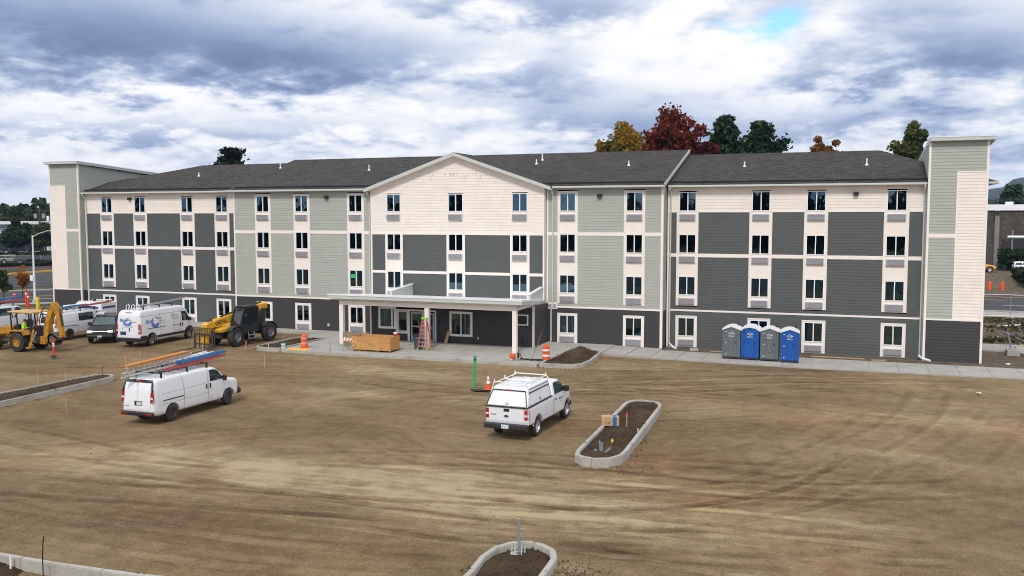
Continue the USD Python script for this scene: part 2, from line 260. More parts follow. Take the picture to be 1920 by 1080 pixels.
def rich(name, cols, nz, rough=0.9, bump=None, extra=None):
    """ramp-coloured noise surface. nz: list of (scale xyz, noise scale, detail, weight)"""
    n = {'g': ('geometry', {}), 'p': ('principled_bsdf', {'roughness': rough, 'specular_ior_level': 0.25}), 'r': ('rgb_ramp', {'ramp': cols})}; l = []; acc = None
    for i, (sc, ns, det, w) in enumerate(nz):
        n[f'mp{i}'] = ('mapping', {'scale': sc, 'location': (i * 3.7, i * 1.9, 0)}); n[f'n{i}'] = ('noise_texture', {'scale': ns, 'detail': det, 'roughness': 0.62, 'distortion': 0.2}); n[f'w{i}'] = ('math', {'math_type': 'multiply_add', 'value2': w, 'value3': 0.5 if acc is None else 0.0}); n[f's{i}'] = ('math', {'math_type': 'subtract', 'value2': 0.5})
        l += [('g.position', f'mp{i}.vector'), (f'mp{i}.vector', f'n{i}.vector'), (f'n{i}.fac', f's{i}.value1'), (f's{i}.value', f'w{i}.value1')]
        if acc: l.append((acc, f'w{i}.value3'))
        acc = f'w{i}.value'
    if extra:
        n['at'] = ('attribute', {}); n['ea'] = ('math', {'math_type': 'add'})
    l += [(acc, 'r.fac'), ('r.color', 'p.base_color')]
    if bump:
        n['bn'] = ('noise_texture', {'scale': bump[0], 'detail': 8.0, 'roughness': 0.7}); n['b'] = ('bump', {'strength': 1.0, 'distance': bump[1]}); l += [('g.position', 'bn.vector'), ('bn.fac', 'b.height'), ('b.normal', 'p.normal')]
    return usdkit.material(stage, f'/World/Looks/{name}', n, l, surface='p.BSDF')
M['conc'] = rich('concrete', [(0.15, (0.22, 0.20, 0.17)), (0.4, (0.35, 0.33, 0.30)), (0.6, (0.40, 0.385, 0.355)), (0.85, (0.47, 0.455, 0.425))], [((1, 1, 1), 0.7, 6, 0.9), ((1, 1, 1), 9, 5, 0.5)], 0.85, (70, 0.002))
M['kerb'] = rich('kerb_concrete', [(0.12, (0.13, 0.095, 0.065)), (0.28, (0.30, 0.27, 0.225)), (0.45, (0.39, 0.37, 0.325)), (0.65, (0.45, 0.43, 0.39)), (0.9, (0.54, 0.52, 0.48))], [((1, 1, 1), 0.9, 6, 0.9), ((1, 1, 1), 11, 5, 0.6)], 0.85, (70, 0.002))
M['soil'] = rich('garden_soil', [(0.15, (0.020, 0.011, 0.006)), (0.5, (0.058, 0.036, 0.019)), (0.85, (0.115, 0.075, 0.042))], [((1, 1, 1), 1.1, 8, 1.0), ((1, 1, 1), 14, 6, 0.9)], 1.0, (22, 0.03))
M['gravelsoil'] = rich('strip_soil', [(0.15, (0.05, 0.035, 0.025)), (0.5, (0.12, 0.09, 0.06)), (0.85, (0.24, 0.19, 0.14))], [((1, 1, 1), 2.1, 8, 1.0), ((1, 1, 1), 24, 6, 0.9)], 1.0, (40, 0.02))
M['asphalt'] = rich('asphalt', [(0.2, (0.035, 0.036, 0.04)), (0.5, (0.052, 0.053, 0.056)), (0.8, (0.075, 0.075, 0.075))], [((0.3, 1, 1), 0.5, 6, 1.0), ((1, 1, 1), 20, 4, 0.5)], 0.85)
M['grass'] = rich('rough_grass', [(0.2, (0.03, 0.045, 0.014)), (0.5, (0.06, 0.075, 0.025)), (0.8, (0.13, 0.11, 0.05))], [((1, 1, 1), 0.3, 8, 1.2), ((1, 1, 1), 6, 6, 0.8)], 1.0)
M['bark'] = mat('bark', (0.09, 0.065, 0.05), 0.95, vary=0.35, scale=9)
M['osb'] = None
def osb(name, base, dk):
    n = {'g': ('geometry', {}), 'mp': ('mapping', {'scale': (9, 9, 15)}), 'v': ('voronoi_texture', {'scale': 1.6}), 'r': ('rgb_ramp', {'ramp': [(0.0, dk), (0.35, base), (0.7, tuple(min(1, 1.25 * x) for x in base)), (1.0, tuple(0.8 * x for x in base))]}), 'bw': ('rgb_to_bw', {}), 'n': ('noise_texture', {'scale': 2.0, 'detail': 5.0}), 'm': ('mix', {'mix_type': 'overlay', 'fac': 0.35}), 'p': ('principled_bsdf', {'roughness': 0.8})}
    return usdkit.material(stage, f'/World/Looks/{name}', n, [('g.position', 'mp.vector'), ('mp.vector', 'v.vector'), ('v.color', 'bw.color'), ('bw.val', 'r.fac'), ('r.color', 'm.color1'), ('g.position', 'n.vector'), ('n.color', 'm.color2'), ('m.color', 'p.base_color')], surface='p.BSDF')
M['osb'] = osb('strand_board', (0.50, 0.26, 0.085), (0.26, 0.12, 0.04))
def shingle_mat():
    n = {'g': ('geometry', {}), 'mp': ('mapping', {'scale': (1, 1, 1)}), 'br': ('brick_texture', {'scale': 1.0, 'brick_width': 0.42, 'row_height': 0.15, 'mortar_size': 0.012, 'mortar_smooth': 0.3, 'color1': (0.040, 0.036, 0.034), 'color2': (0.084, 0.075, 0.069), 'mortar': (0.02, 0.019, 0.02), 'bias': 0.0}),
         'n': ('noise_texture', {'scale': 0.35, 'detail': 6.0, 'roughness': 0.65}), 'mr': ('map_range', {'from_min': 0.3, 'from_max': 0.7, 'to_min': 0.9, 'to_max': 1.1}), 'n2': ('noise_texture', {'scale': 30.0, 'detail': 3.0}), 'm': ('mix', {'mix_type': 'multiply', 'fac': 1.0}), 'cc': ('combine_xyz', {}), 'p': ('principled_bsdf', {'roughness': 0.9, 'specular_ior_level': 0.2}), 'b': ('bump', {'strength': 1.0, 'distance': 0.01}), 'mm': ('math', {'math_type': 'multiply'}), 'm2': ('map_range', {'from_min': 0.3, 'from_max': 0.7, 'to_min': 0.7, 'to_max': 1.35})}
    return usdkit.material(stage, '/World/Looks/shingles', n, [('g.position', 'mp.vector'), ('mp.vector', 'br.vector'), ('g.position', 'n.vector'), ('n.fac', 'mr.value'), ('g.position', 'n2.vector'), ('n2.fac', 'm2.value'), ('mr.result', 'mm.value1'), ('m2.result', 'mm.value2'), ('mm.value', 'cc.x'), ('mm.value', 'cc.y'), ('mm.value', 'cc.z'), ('br.color', 'm.color1'), ('cc.vector', 'm.color2'), ('m.color', 'p.base_color'), ('br.fac', 'b.height'), ('b.normal', 'p.normal')], surface='p.BSDF')
M['shingle'] = shingle_mat()
def leaf_mat(name, c0, c1, c2, trans=0.25):
    n = {'g': ('geometry', {}), 'r': ('rgb_ramp', {'ramp': [(0.0, c0), (0.5, c1), (1.0, c2)]}), 'nz': ('noise_texture', {'scale': 0.45, 'detail': 3.0}), 'ad': ('math', {'math_type': 'multiply_add', 'value2': 0.55}), 's': ('math', {'math_type': 'multiply_add', 'value2': 1.6, 'value3': -0.55}), 'd': ('principled_bsdf', {'roughness': 0.65, 'specular_ior_level': 0.2}), 't': ('translucent_bsdf', {}), 'm': ('mix_closure', {'fac': trans})}
    return usdkit.material(stage, f'/World/Looks/{name}', n, [('g.position', 'nz.vector'), ('nz.fac', 's.value1'), ('g.random_per_island', 'ad.value1'), ('s.value', 'ad.value3'), ('ad.value', 'r.fac'), ('r.color', 'd.base_color'), ('r.color', 't.color'), ('d.BSDF', 'm.closure1'), ('t.BSDF', 'm.closure2')], surface='m.closure')
M['lf_pine'] = leaf_mat('pine_needles', (0.014, 0.036, 0.014), (0.04, 0.085, 0.032), (0.10, 0.15, 0.055), 0.1)
M['lf_fir'] = leaf_mat('fir_needles', (0.006, 0.011, 0.006), (0.014, 0.022, 0.011), (0.03, 0.04, 0.02), 0.1)
M['lf_red'] = leaf_mat('red_maple_leaves', (0.06, 0.012, 0.008), (0.20, 0.036, 0.015), (0.42, 0.15, 0.035))
M['lf_yel'] = leaf_mat('yellow_maple_leaves', (0.10, 0.085, 0.012), (0.34, 0.19, 0.018), (0.55, 0.26, 0.02))
M['lf_org'] = leaf_mat('orange_leaves', (0.14, 0.07, 0.018), (0.40, 0.17, 0.03), (0.55, 0.27, 0.05))
M['lf_grn'] = leaf_mat('green_leaves', (0.012, 0.03, 0.008), (0.035, 0.065, 0.016), (0.10, 0.12, 0.03))
M['lf_mix'] = leaf_mat('turning_leaves', (0.03, 0.05, 0.014), (0.10, 0.11, 0.028), (0.26, 0.14, 0.03))
M['lf_hedge'] = leaf_mat('hedge_leaves', (0.008, 0.022, 0.006), (0.022, 0.05, 0.012), (0.06, 0.09, 0.02))
# ------------------------------------------------------------------ ground and pavements
def gp(px, py, h=0.0):
    d = cf + (px - 960) / 1725.5 * cr - (py - 540) / 1725.5 * cu; t = (h - CAM[2]) / d[2]; q = CAM + d * t; return q[0], q[1]
fx = np.arange(-52, 26, 0.135); fy = np.arange(-53, -4.0, 0.125)
xs = np.concatenate([-np.geomspace(4000, 53, 26), fx, np.geomspace(27, 4000, 26)]); ys = np.concatenate([-np.geomspace(4000, 54, 24), fy, np.geomspace(4, 8000, 24) - 7])
X, Y = np.meshgrid(xs, ys, indexing='ij'); P2 = np.stack([X, Y], -1).reshape(-1, 2)
inn = (P2[:, 0] > -52) & (P2[:, 0] < 25.5) & (P2[:, 1] > -52.5) & (P2[:, 1] < -4)
dv = np.array(gp(1400, 1000)) - np.array(gp(200, 850)); dv /= np.linalg.norm(dv); dn = np.array([-dv[1], dv[0]])
tone = np.zeros(len(P2)); hgt = np.zeros(len(P2))
q = P2[inn]; a, b = q @ dv, q @ dn
st = meshkit.fbm(np.stack([a * 0.26, b * 0.8, 0 * a], -1), 5, 3) - 0.5            # scraped streaks along the haul route
st2 = meshkit.fbm(np.stack([q[:, 0] * 0.42 + 0.2 * q[:, 1], q[:, 1] * 0.36, 0 * a + 4], -1), 5, 9) - 0.5
bl = meshkit.fbm(np.stack([q[:, 0] * 0.14, q[:, 1] * 0.14, 0 * a + 9], -1), 5, 21) - 0.5
fine = meshkit.fbm(np.stack([q[:, 0] * 1.5, q[:, 1] * 1.5, 0 * a + 2], -1), 4, 31) - 0.5
fine2 = meshkit.fbm(np.stack([q[:, 0] * 3.6, q[:, 1] * 2.6, 0 * a + 7], -1), 3, 41) - 0.5
t = 0.08 + 0.50 * st + 0.16 * st2 + 0.34 * bl + 0.20 * fine + 0.30 * fine2
def splat(px, py, rx, ry, amp, ang=None):
    c = np.array(gp(px, py)); d = q - c; dd = dv if ang is None else np.array([math.cos(ang), math.sin(ang)]); u, w = d @ dd / rx, (d[:, 1] * dd[0] - d[:, 0] * dd[1]) / ry
    return .72 * amp * np.exp(-(u * u + w * w)) * (0.6 + 1.4 * (st2 + bl + fine + 0.4))
for s_ in [(150, 865, 6, 2.0, .22), (420, 870, 7, 1.6, .25), (720, 905, 7, 1.8, .25), (1050, 950, 7, 1.6, .28), (1300, 1000, 6, 1.3, .2), (1700, 720, 9, 1.6, .14), (1780, 790, 6, 2.2, .25), (1650, 850, 4, 2.0, .16), (1250, 690, 6, 1.0, .14),
           (650, 740, 7, 1.6, .16), (800, 700, 6, 1.2, .12), (1180, 900, 3, 1.0, .2), (560, 960, 3, 1.2, -.16), (200, 970, 8, 2.2, -.16), (420, 985, 5, 1.4, -.14), (1330, 800, 5, 2.6, -.12), (1700, 950, 7, 1.5, -.10), (600, 800, 6, 1.6, -.10), (1100, 800, 2.5, 2.6, -.1), (400, 780, 4, 1.5, -.14),
           (970, 810, 2, 1.0, -.08), (1150, 1040, 1.2, .8, -.22), (760, 1040, 2.5, .6, -.2), (1790, 1045, 1.6, .4, -.2), (1720, 690, 12, .5, -.22), (1450, 680, 8, .4, -.2), (300, 690, 6, 2, -.05), (880, 745, 3, 1.2, .1), (130, 800, 6, 2, -.1)]: t += splat(*s_)
def track(pts, w, amp, depth, lug=True):
    ln_ = LineString([gp(*p) for p in pts]); sm = np.array([ln_.interpolate(f, normalized=True).coords[0] for f in np.linspace(0, 1, 7)])
    from scipy.interpolate import CubicSpline
    cs = CubicSpline(np.linspace(0, 1, 7), sm); c = LineString(cs(np.linspace(0, 1, 90)))
    bb = c.buffer(2.2).bounds; k = (q[:, 0] > bb[0]) & (q[:, 0] < bb[2]) & (q[:, 1] > bb[1]) & (q[:, 1] < bb[3]); qq = shapely.points(q[k])
    near = shapely.distance(qq, c) < 1.8; ki = np.flatnonzero(k)[near]; qq = qq[near]
    for side in (-1.0, -0.80, 0.80, 1.0):
        o = c.offset_curve(side); d = shapely.distance(qq, o); s = shapely.line_locate_point(o, qq, normalized=True)
        e = np.clip(np.minimum(s, 1 - s) * 9, 0, 1); g = np.exp(-(d / w) ** 2) * e * (0.6 + 0.8 * meshkit.noise(np.stack([s * 18, d * 0, d * 0 + side], -1), 3))
        rim = np.exp(-((d - 1.9 * w) / (0.6 * w)) ** 2) * e
        t[ki] -= amp * g; t[ki] += 0.5 * amp * rim; hgt_in[ki] += -depth * g + 0.5 * depth * rim
hgt_in = 0.05 * (meshkit.fbm(np.stack([q[:, 0] * 0.2, q[:, 1] * 0.2, 0 * a], -1), 3, 5) - 0.5) + 0.035 * fine
for pts, w, am, dp in [([(1100, 975), (1240, 974), (1340, 962), (1440, 947), (1535, 922), (1605, 885), (1630, 850)], .17, .30, .03), ([(960, 930), (1110, 936), (1240, 934), (1360, 920), (1450, 900), (1525, 855)], .17, .26, .03),
                       ([(0, 846), (150, 842), (300, 827), (450, 812), (600, 806)], .2, .18, .02), ([(640, 815), (690, 845), (770, 872), (900, 895), (1100, 918)], .15, .24, .02), ([(700, 812), (760, 845), (850, 866), (960, 880)], .15, .2, .02), ([(0, 870), (300, 890), (700, 925), (1000, 965), (1400, 1010), (1900, 1050)], .22, .2, .02), ([(0, 920), (400, 925), (800, 965), (1150, 1010), (1500, 1045)], .22, .18, .02),
                       ([(1150, 690), (1400, 705), (1600, 715), (1900, 722)], .25, .22, .02), ([(480, 760), (700, 735), (900, 715), (1100, 720), (1400, 745), (1900, 800)], .25, .16, .015), ([(1000, 1000), (1300, 1020), (1600, 1010), (1900, 960)], .2, .16, .02), ([(1280, 780), (1420, 830), (1480, 900), (1430, 960)], .16, .12, .015), ([(0, 700), (200, 690), (420, 705), (700, 715)], .25, .14, .015)]: track(pts, w * .55, am * .7, dp * .6)
tr_ = random.Random(17)
for k in range(40):
    if k < 26: y0, sl, x0, ln2, cv = tr_.uniform(800, 965), tr_.uniform(.03, .12), tr_.uniform(-150, 1100), tr_.uniform(600, 1300), tr_.uniform(-30, 45)
    else: y0, sl, x0, ln2, cv = tr_.uniform(690, 760), tr_.uniform(-.02, .05), tr_.uniform(350, 1200), tr_.uniform(500, 900), tr_.uniform(-25, 30)
    track([(x0 + ln2 * f, y0 + sl * (x0 + ln2 * f) + cv * math.sin(PI * f)) for f in (0, .2, .4, .6, .8, 1)], .10, tr_.uniform(.10, .28) * tr_.choice((1, 1, -1)), .008)
for k in range(9):
    c0, r0, a0 = (tr_.uniform(1150, 1500), tr_.uniform(640, 760)), tr_.uniform(170, 330), tr_.uniform(.1, .5)
    track([(c0[0] + r0 * 1.6 * math.cos(a0 + u), c0[1] + r0 * .72 * math.sin(a0 + u)) for u in np.linspace(0, 1.7, 7)], .10, tr_.uniform(.05, .15) * tr_.choice((1, 1, -1)), .008)
hgt_in *= np.clip((-11.6 - q[:, 1]) / 1.5, 0, 1); edge = np.minimum(np.minimum(q[:, 0] + 52, 25.5 - q[:, 0]), np.minimum(q[:, 1] + 52.5, 100)); f_ = np.clip(edge / 6, 0, 1)
tone[inn] = t * f_; hgt[inn] = np.maximum(hgt_in, -0.05) * f_
nx, ny = len(xs), len(ys); I, J = np.meshgrid(np.arange(nx - 1), np.arange(ny - 1), indexing='ij'); A = (I * ny + J).ravel()
gf = np.stack([A, A + ny, A + ny + 1, A + 1], -1)
gm = usdkit.mesh(stage, '/World/ground', (np.column_stack([P2, hgt - 0.02]), gf), None, smooth=True)
UsdGeom.PrimvarsAPI(gm).CreatePrimvar('tone', Sdf.ValueTypeNames.FloatArray, 'vertex').Set(list(map(float, tone)))
n = {'g': ('geometry', {}), 'at': ('attribute', {'attribute': 'tone'}), 'mp': ('mapping', {'rotation': (0, 0, -math.atan2(dv[1], dv[0])), 'scale': (0.7, 1.0, 1.0)}), 'n1': ('noise_texture', {'scale': 2.6, 'detail': 9.0, 'roughness': 0.66}), 'n2': ('noise_texture', {'scale': 17.0, 'detail': 6.0, 'roughness': 0.7}),
     'mp3': ('mapping', {'rotation': (0, 0, -math.atan2(dv[1], dv[0]) + .05), 'scale': (0.16, 1.0, 1.0)}), 'n3': ('noise_texture', {'scale': 4.2, 'detail': 9.0, 'roughness': 0.68, 'distortion': 0.3}), 'n4': ('noise_texture', {'scale': 38.0, 'detail': 4.0, 'roughness': 0.8}), 'a5': ('math', {'math_type': 'multiply_add', 'value2': 0.22, 'value3': -0.66}), 'a6': ('math', {'math_type': 'multiply_add', 'value2': 1.0}), 'a1': ('math', {'math_type': 'multiply_add', 'value2': 0.26}), 'a2': ('math', {'math_type': 'multiply_add', 'value2': 0.95}), 'a3': ('math', {'math_type': 'multiply_add', 'value2': 0.68}), 'r': ('rgb_ramp', {'ramp': [(0.1, (0.055, 0.033, 0.017)), (0.35, (0.115, 0.074, 0.038)), (0.52, (0.172, 0.118, 0.062)), (0.75, (0.258, 0.189, 0.105)), (1.0, (0.40, 0.32, 0.19))]}),
     'p': ('principled_bsdf', {'roughness': 0.95, 'specular_ior_level': 0.15}), 'bn': ('noise_texture', {'scale': 12.0, 'detail': 9.0, 'roughness': 0.72}), 'b': ('bump', {'strength': 1.0, 'distance': 0.03}), 'hue': ('noise_texture', {'scale': 0.13, 'detail': 4.0}), 'hm': ('mix', {'mix_type': 'multiply', 'fac': 1.0}), 'hr': ('rgb_ramp', {'ramp': [(0.3, (1.0, 1.0, 0.98)), (0.5, (1, 1, 1)), (0.7, (1.10, 0.96, 0.90))]}),
     'pv': ('voronoi_texture', {'scale': 26.0}), 'pr': ('map_range', {'from_min': 0.05, 'from_max': 0.16, 'to_min': 0.16, 'to_max': 0.0, 'clamp': True}), 'pn': ('noise_texture', {'scale': 0.9, 'detail': 4.0}), 'pm': ('map_range', {'from_min': 0.5, 'from_max': 0.62, 'to_min': 0.0, 'to_max': 1.0, 'clamp': True}), 'pp': ('math', {'math_type': 'multiply'}), 'a4': ('math', {'math_type': 'subtract'})}
l = [('g.position', 'mp.vector'), ('mp.vector', 'n1.vector'), ('g.position', 'n2.vector'), ('g.position', 'mp3.vector'), ('mp3.vector', 'n3.vector'), ('g.position', 'n4.vector'), ('n3.fac', 'a5.value1'), ('n4.fac', 'a6.value1'), ('a5.value', 'a6.value3'), ('a6.value', 'a1.value3'), ('n1.fac', 'a1.value1'), ('n2.fac', 'a2.value1'), ('a1.value', 'a2.value3'), ('at.fac', 'a3.value1'), ('a2.value', 'a3.value3'), ('g.position', 'pv.vector'), ('pv.distance', 'pr.value'), ('g.position', 'pn.vector'), ('pn.fac', 'pm.value'), ('pr.result', 'pp.value1'), ('pm.result', 'pp.value2'), ('a3.value', 'a4.value1'), ('pp.value', 'a4.value2'), ('a4.value', 'r.fac'), ('g.position', 'hue.vector'), ('hue.fac', 'hr.fac'), ('r.color', 'hm.color1'), ('hr.color', 'hm.color2'), ('hm.color', 'p.base_color'), ('g.position', 'bn.vector'), ('bn.fac', 'b.height'), ('b.normal', 'p.normal')]
M['dirt'] = usdkit.material(stage, '/World/Looks/graded_dirt', n, l, surface='p.BSDF')
UsdShade.MaterialBindingAPI.Apply(gm.GetPrim()).Bind(M['dirt']); mark(gm.GetPrim(), 'bare graded brown dirt with tyre tracks across the whole yard', kind='structure')

def slabs(parent, poly, zf, gx, gy, x0, y0, zb=-0.1, gap=0.012):
    bx0, by0, bx1, by1 = poly.bounds; i = x0
    while i < bx1:
        j = y0
        while j < by1:
            c = sbox(i, j, i + gx, j + gy).buffer(-gap / 2, join_style=2).intersection(poly)
            for g in getattr(c, 'geoms', [c]):
                if g.area > 0.05 and g.geom_type == 'Polygon':
                    z = zf(g.centroid.x); mb = MB().ext(g, zb, z - 0.008, 'z'); gi = g.buffer(-0.008)
                    if gi.geom_type == 'Polygon' and not gi.is_empty: mb.ext(gi, z - 0.009, z, 'z')
                    part(parent, 'slab', mb, M['conc'])
            j += gy
        i += gx
PZ = 0.17
plaza = Polygon([(-33.2, -1.32), (-33.2, -2.9), (-28.0, -2.9), (-28.0, -5.4), (-25.7, -5.4), (-25.7, -10.95), (-21.6, -11.13), (-16.4, -10.87), (-11, -10.73), (-7.8, -10.9), (-7.6, -10.9), (-7.6, -4.75), (-5.2, -4.75), (-5.2, -1.32)])
notch = Polygon([(-28.0, -11.0), (-25.7, -11.2), (-25.7, -5.4), (-28.0, -5.4)])
pv = part('/World', 'pavement', MB().ext(plaza.buffer(-.03), -0.15, PZ - 0.03, 'z'), M['conc']); mark(stage.GetPrimAtPath(pv), 'pale concrete entrance pavement in slabs under the canopy', kind='structure')
slabs(pv, plaza, lambda x: PZ, 1.83, 1.83, -33.2, -12.9, 0.0)
def kerb_run(parent, pts, w, h, seg=2.6, z0=-0.15, name='kerb_stone'):
    c = LineString(pts); Ln = c.length; k = max(1, round(Ln / seg))
    for i in range(k):
        s0, s1 = i * Ln / k + 0.006, (i + 1) * Ln / k - 0.006; sub = shapely.ops.substring(c, s0, s1); pg = sub.buffer(w / 2, cap_style=2, join_style=1)
        part(parent, name, MB().ext(pg, z0, h - 0.02, 'z').ext(pg.buffer(-0.018), h - 0.021, h, 'z'), M['kerb'])
import shapely.ops
kerb_run(pv, [(-25.62, -11.10), (-21.6, -11.23), (-16.4, -10.97), (-11, -10.83), (-7.6, -11.0)], 0.19, PZ + 0.002)
walk = Polygon([(-53, -0.4), (-53, -2.55), (-33.3, -2.75), (-33.3, -1.32), (-36.6, -1.32), (-36.6, -0.4)])
w2 = part('/World', 'footpath', MB().ext(walk.buffer(-.03), -0.15, 0.20, 'z'), M['conc']); mark(stage.GetPrimAtPath(w2), 'raised narrow concrete footpath along the left wing of the hotel', kind='structure')
slabs(w2, walk, lambda x: 0.24, 1.83, 3.0, -53, -3.2, 0.1)
rw = Polygon([(-5.195, -1.34), (-5.195, -5.25), (-4.0, -5.3), (0.8, -5.6), (7, -6.0), (13.6, -5.9), (21.5, -5.5), (21.5, -2.0), (-2.0, -2.0), (-2.0, -1.34)])
w3 = part('/World', 'footpath', MB().ext(rw.buffer(-.03), -0.15, 0.01, 'z'), M['conc']); mark(stage.GetPrimAtPath(w3), 'concrete footpath of single slabs along the right wing, flush with the dirt', kind='structure')
slabs(w3, rw, lambda x: float(np.interp(x, [-5.1, -2.5, 1], [0.15, 0.09, 0.05])), 1.62, 5.0, -5.195, -6.4, -0.05)
sv, sf = None, None
def tri_region(poly, step, rings=()):
    """points and triangles filling a polygon, with extra rings of points inside its edge"""
    pts = []
    for d in (0.0,) + tuple(rings):
        b_ = poly if d == 0 else poly.buffer(-d)
        for g in getattr(b_, 'geoms', [b_]):
            if g.is_empty: continue
            for r in [g.exterior] + list(g.interiors):
                k = max(8, int(math.ceil(r.length / step))); own = np.array(r.coords)[:-1]; al = np.array([r.interpolate(i / k, normalized=True).coords[0] for i in range(k)]); pts += [own, al]
    md = max(rings) if len(rings) else 0.0; x0, y0, x1, y1 = poly.bounds
    g = np.stack(np.meshgrid(np.arange(x0, x1, step), np.arange(y0, y1, step), indexing='ij'), -1).reshape(-1, 2); core = poly.buffer(-(md + 0.45 * step))
    if len(g) and not core.is_empty: pts.append(g[shapely.contains_xy(core, g[:, 0], g[:, 1])])
    p = np.unique(np.round(np.vstack(pts), 5), axis=0); d = Delaunay(p, qhull_options='QJ Qbb Q12'); c = p[d.simplices].mean(1); ok = shapely.contains_xy(poly, c[:, 0], c[:, 1])
    return p, d.simplices[ok]
def soilsheet(poly, zf, step=0.22, rings=(0.08,)):
    p, f = tri_region(poly, step, rings); dd = shapely.distance(shapely.points(p), poly.exterior)
    z = zf(p[:, 0], p[:, 1], dd); return MB().add(np.column_stack([p, z]), f)
strip = sbox(-1.95, -2.05, 21, -0.02)
solo('soil_strip', soilsheet(strip, lambda x, y, d: 0.03 + 0.05 * meshkit.fbm(np.stack([x * 2, y * 2, 0 * x], -1), 4, 2) * np.clip(d / .2, 0, 1)), M['gravelsoil'], 'strip of bare soil and rubble at the foot of the right wing', kind='structure')
def planter(label, outer, joints, h, soilz, wall=0.17, hide=()):
    x0, y0, x1, y1 = outer.bounds; cx, cy = (x0 + x1) / 2, (y0 + y1) / 2
    t_ = thing('kerbed_planter', label, 'planter', (cx, cy, 0)); o = affinity.translate(outer, -cx, -cy); ring = o.difference(o.buffer(-wall))
    for (p0, p1) in joints: ring = ring.difference(LineString([(p0[0] - cx, p0[1] - cy), (p1[0] - cx, p1[1] - cy)]).buffer(0.007))
    for g in getattr(ring, 'geoms', [ring]):
        part(t_, 'kerb_stone', MB().ext(g, -0.2, h - 0.025, 'z').ext(g.buffer(-0.02), h - 0.026, h, 'z'), M['kerb'])
    inner = o.buffer(-wall + 0.02)
    part(t_, 'soil', soilsheet(inner, lambda x, y, d: soilz(x + cx, y + cy, d), 0.11, (0.06, 0.2)), M['soil'], True)
    cl = MB(); rc = random.Random(int(abs(cx * 31 + cy * 7)))
    bx0, by0, bx1, by1 = o.bounds; k = 0
    while k < 260:
        x, y = rc.uniform(bx0 - .35, bx1 + .35), rc.uniform(by0 - .35, by1 + .35); pt = Point(x, y); ins = inner.contains(pt); dd = o.distance(pt); rim_ = ring.contains(pt)
        if not (ins or (0 < dd < .35 and rc.random() < .5) or (rim_ and rc.random() < .35 and math.sin(y * 1.3) > .1)): continue
        k += 1; s_ = rc.uniform(.02, .055) * (1.5 if ins and rc.random() < .2 else 1); zz = float(soilz(np.array([x + cx]), np.array([y + cy]), np.array([o.exterior.distance(pt)]))[0]) if ins else (h if rim_ else 0.0)
        v = np.array([(1, .1, 0), (-.6, .8, 0), (-.7, -.8, 0), (.1, .1, .7), (.2, -.9, .1)]) * s_ * np.array([rc.uniform(.7, 1.3), rc.uniform(.7, 1.3), 1]); a_ = rc.uniform(0, 6.28); v = v @ np.array([[math.cos(a_), math.sin(a_), 0], [-math.sin(a_), math.cos(a_), 0], [0, 0, 1]]); cl.add(v + [x, y, zz], [[0, 1, 3], [1, 2, 3], [2, 4, 3], [4, 0, 3]])
    part(t_, 'soil_clods', cl, M['soil'], kind='stuff'); return t_
nz = lambda x, y, s, k: meshkit.fbm(np.stack([x * s, y * s, 0 * x], -1), 5, k) - 0.5
isl1 = LineString([(1.30, -30.15), (1.05, -21.15)]).buffer(1.07, quad_segs=10)
isl1 = Polygon([(0.72, -30.9), (1.05, -31.15), (1.6, -31.27), (2.12, -31.0), (2.40, -30.35), (2.42, -29.8), (1.98, -21.2), (1.82, -20.6), (1.5, -20.18), (0.9, -20.05), (0.45, -20.2), (0.2, -20.7), (0.18, -21.2), (0.58, -30.2)]).buffer(-0.2).buffer(0.2, quad_segs=6)
planter('long mid-yard kerbed island of dark soil with a cardboard box on its edge', isl1, [((1.45, -31.6), (1.47, -30.9)), ((1.9, -25.6), (3, -25.5)), ((-.3, -25.6), (.6, -25.6))], 0.31,
        lambda x, y, d: 0.20 + 0.10 * np.clip(d / .5, 0, 1) + 0.34 * nz(x, y, .8, 4) * np.clip(d / .25, 0, 1) + 0.22 * nz(x, y, 3.0, 8) * np.clip(d / .2, 0, 1) + 0.05 * np.clip((y + 25) / 4, 0, 1))
isl2 = Polygon([(1.35, -46.5), (1.36, -42.3), (1.24, -41.2), (1.32, -40.4), (1.65, -39.85), (2.1, -39.65), (2.55, -39.75), (2.95, -40.05), (3.18, -40.6), (3.22, -41.2), (3.5, -46.5)]).buffer(-0.25).buffer(0.25, quad_segs=6)
planter('kerbed island of dark soil at the bottom edge holding an upright grey pipe', isl2, [((2.2, -39.3), (2.3, -40.1)), ((2.9, -41.6), (3.6, -41.6))], 0.20, lambda x, y, d: 0.02 + 0.09 * np.clip(d / .5, 0, 1) + 0.16 * nz(x, y, .9, 14) + 0.06 * nz(x, y, 4, 8))
isl3 = Polygon([(-29.65, -33.5), (-27.45, -33.9), (-27.62, -28.0), (-27.70, -24.4), (-27.85, -23.6), (-28.3, -23.2), (-28.9, -23.25), (-29.2, -23.7), (-29.35, -25.0)])
planter('long kerbed strip of dark soil behind the ladder van', isl3, [((-29.9, -30), (-27, -30)), ((-29.9, -26.8), (-27, -26.8))], 0.27, lambda x, y, d: 0.21 + 0.07 * np.clip(d / .5, 0, 1) + 0.12 * nz(x, y, .9, 24) + 0.05 * nz(x, y, 4, 8), .13)
isl4 = Polygon([(-15.5, -45.55), (-8.65, -45.55), (-6.1, -45.42), (-4.4, -45.2), (-4.2, -49), (-15.5, -49)])
planter('kerbed soil bed cut by the lower left edge with a black rod', isl4, [((-9.55, -45), (-9.55, -46)), ((-7.0, -45), (-7.0, -46))], 0.30, lambda x, y, d: 0.05 + 0.13 * nz(x, y, .7, 44) + 0.07 * nz(x, y, 3, 8) - 0.13 * np.exp(-((x + 8.4) / .8) ** 2) + .10 * np.exp(-((x + 10.4) / .7) ** 2))
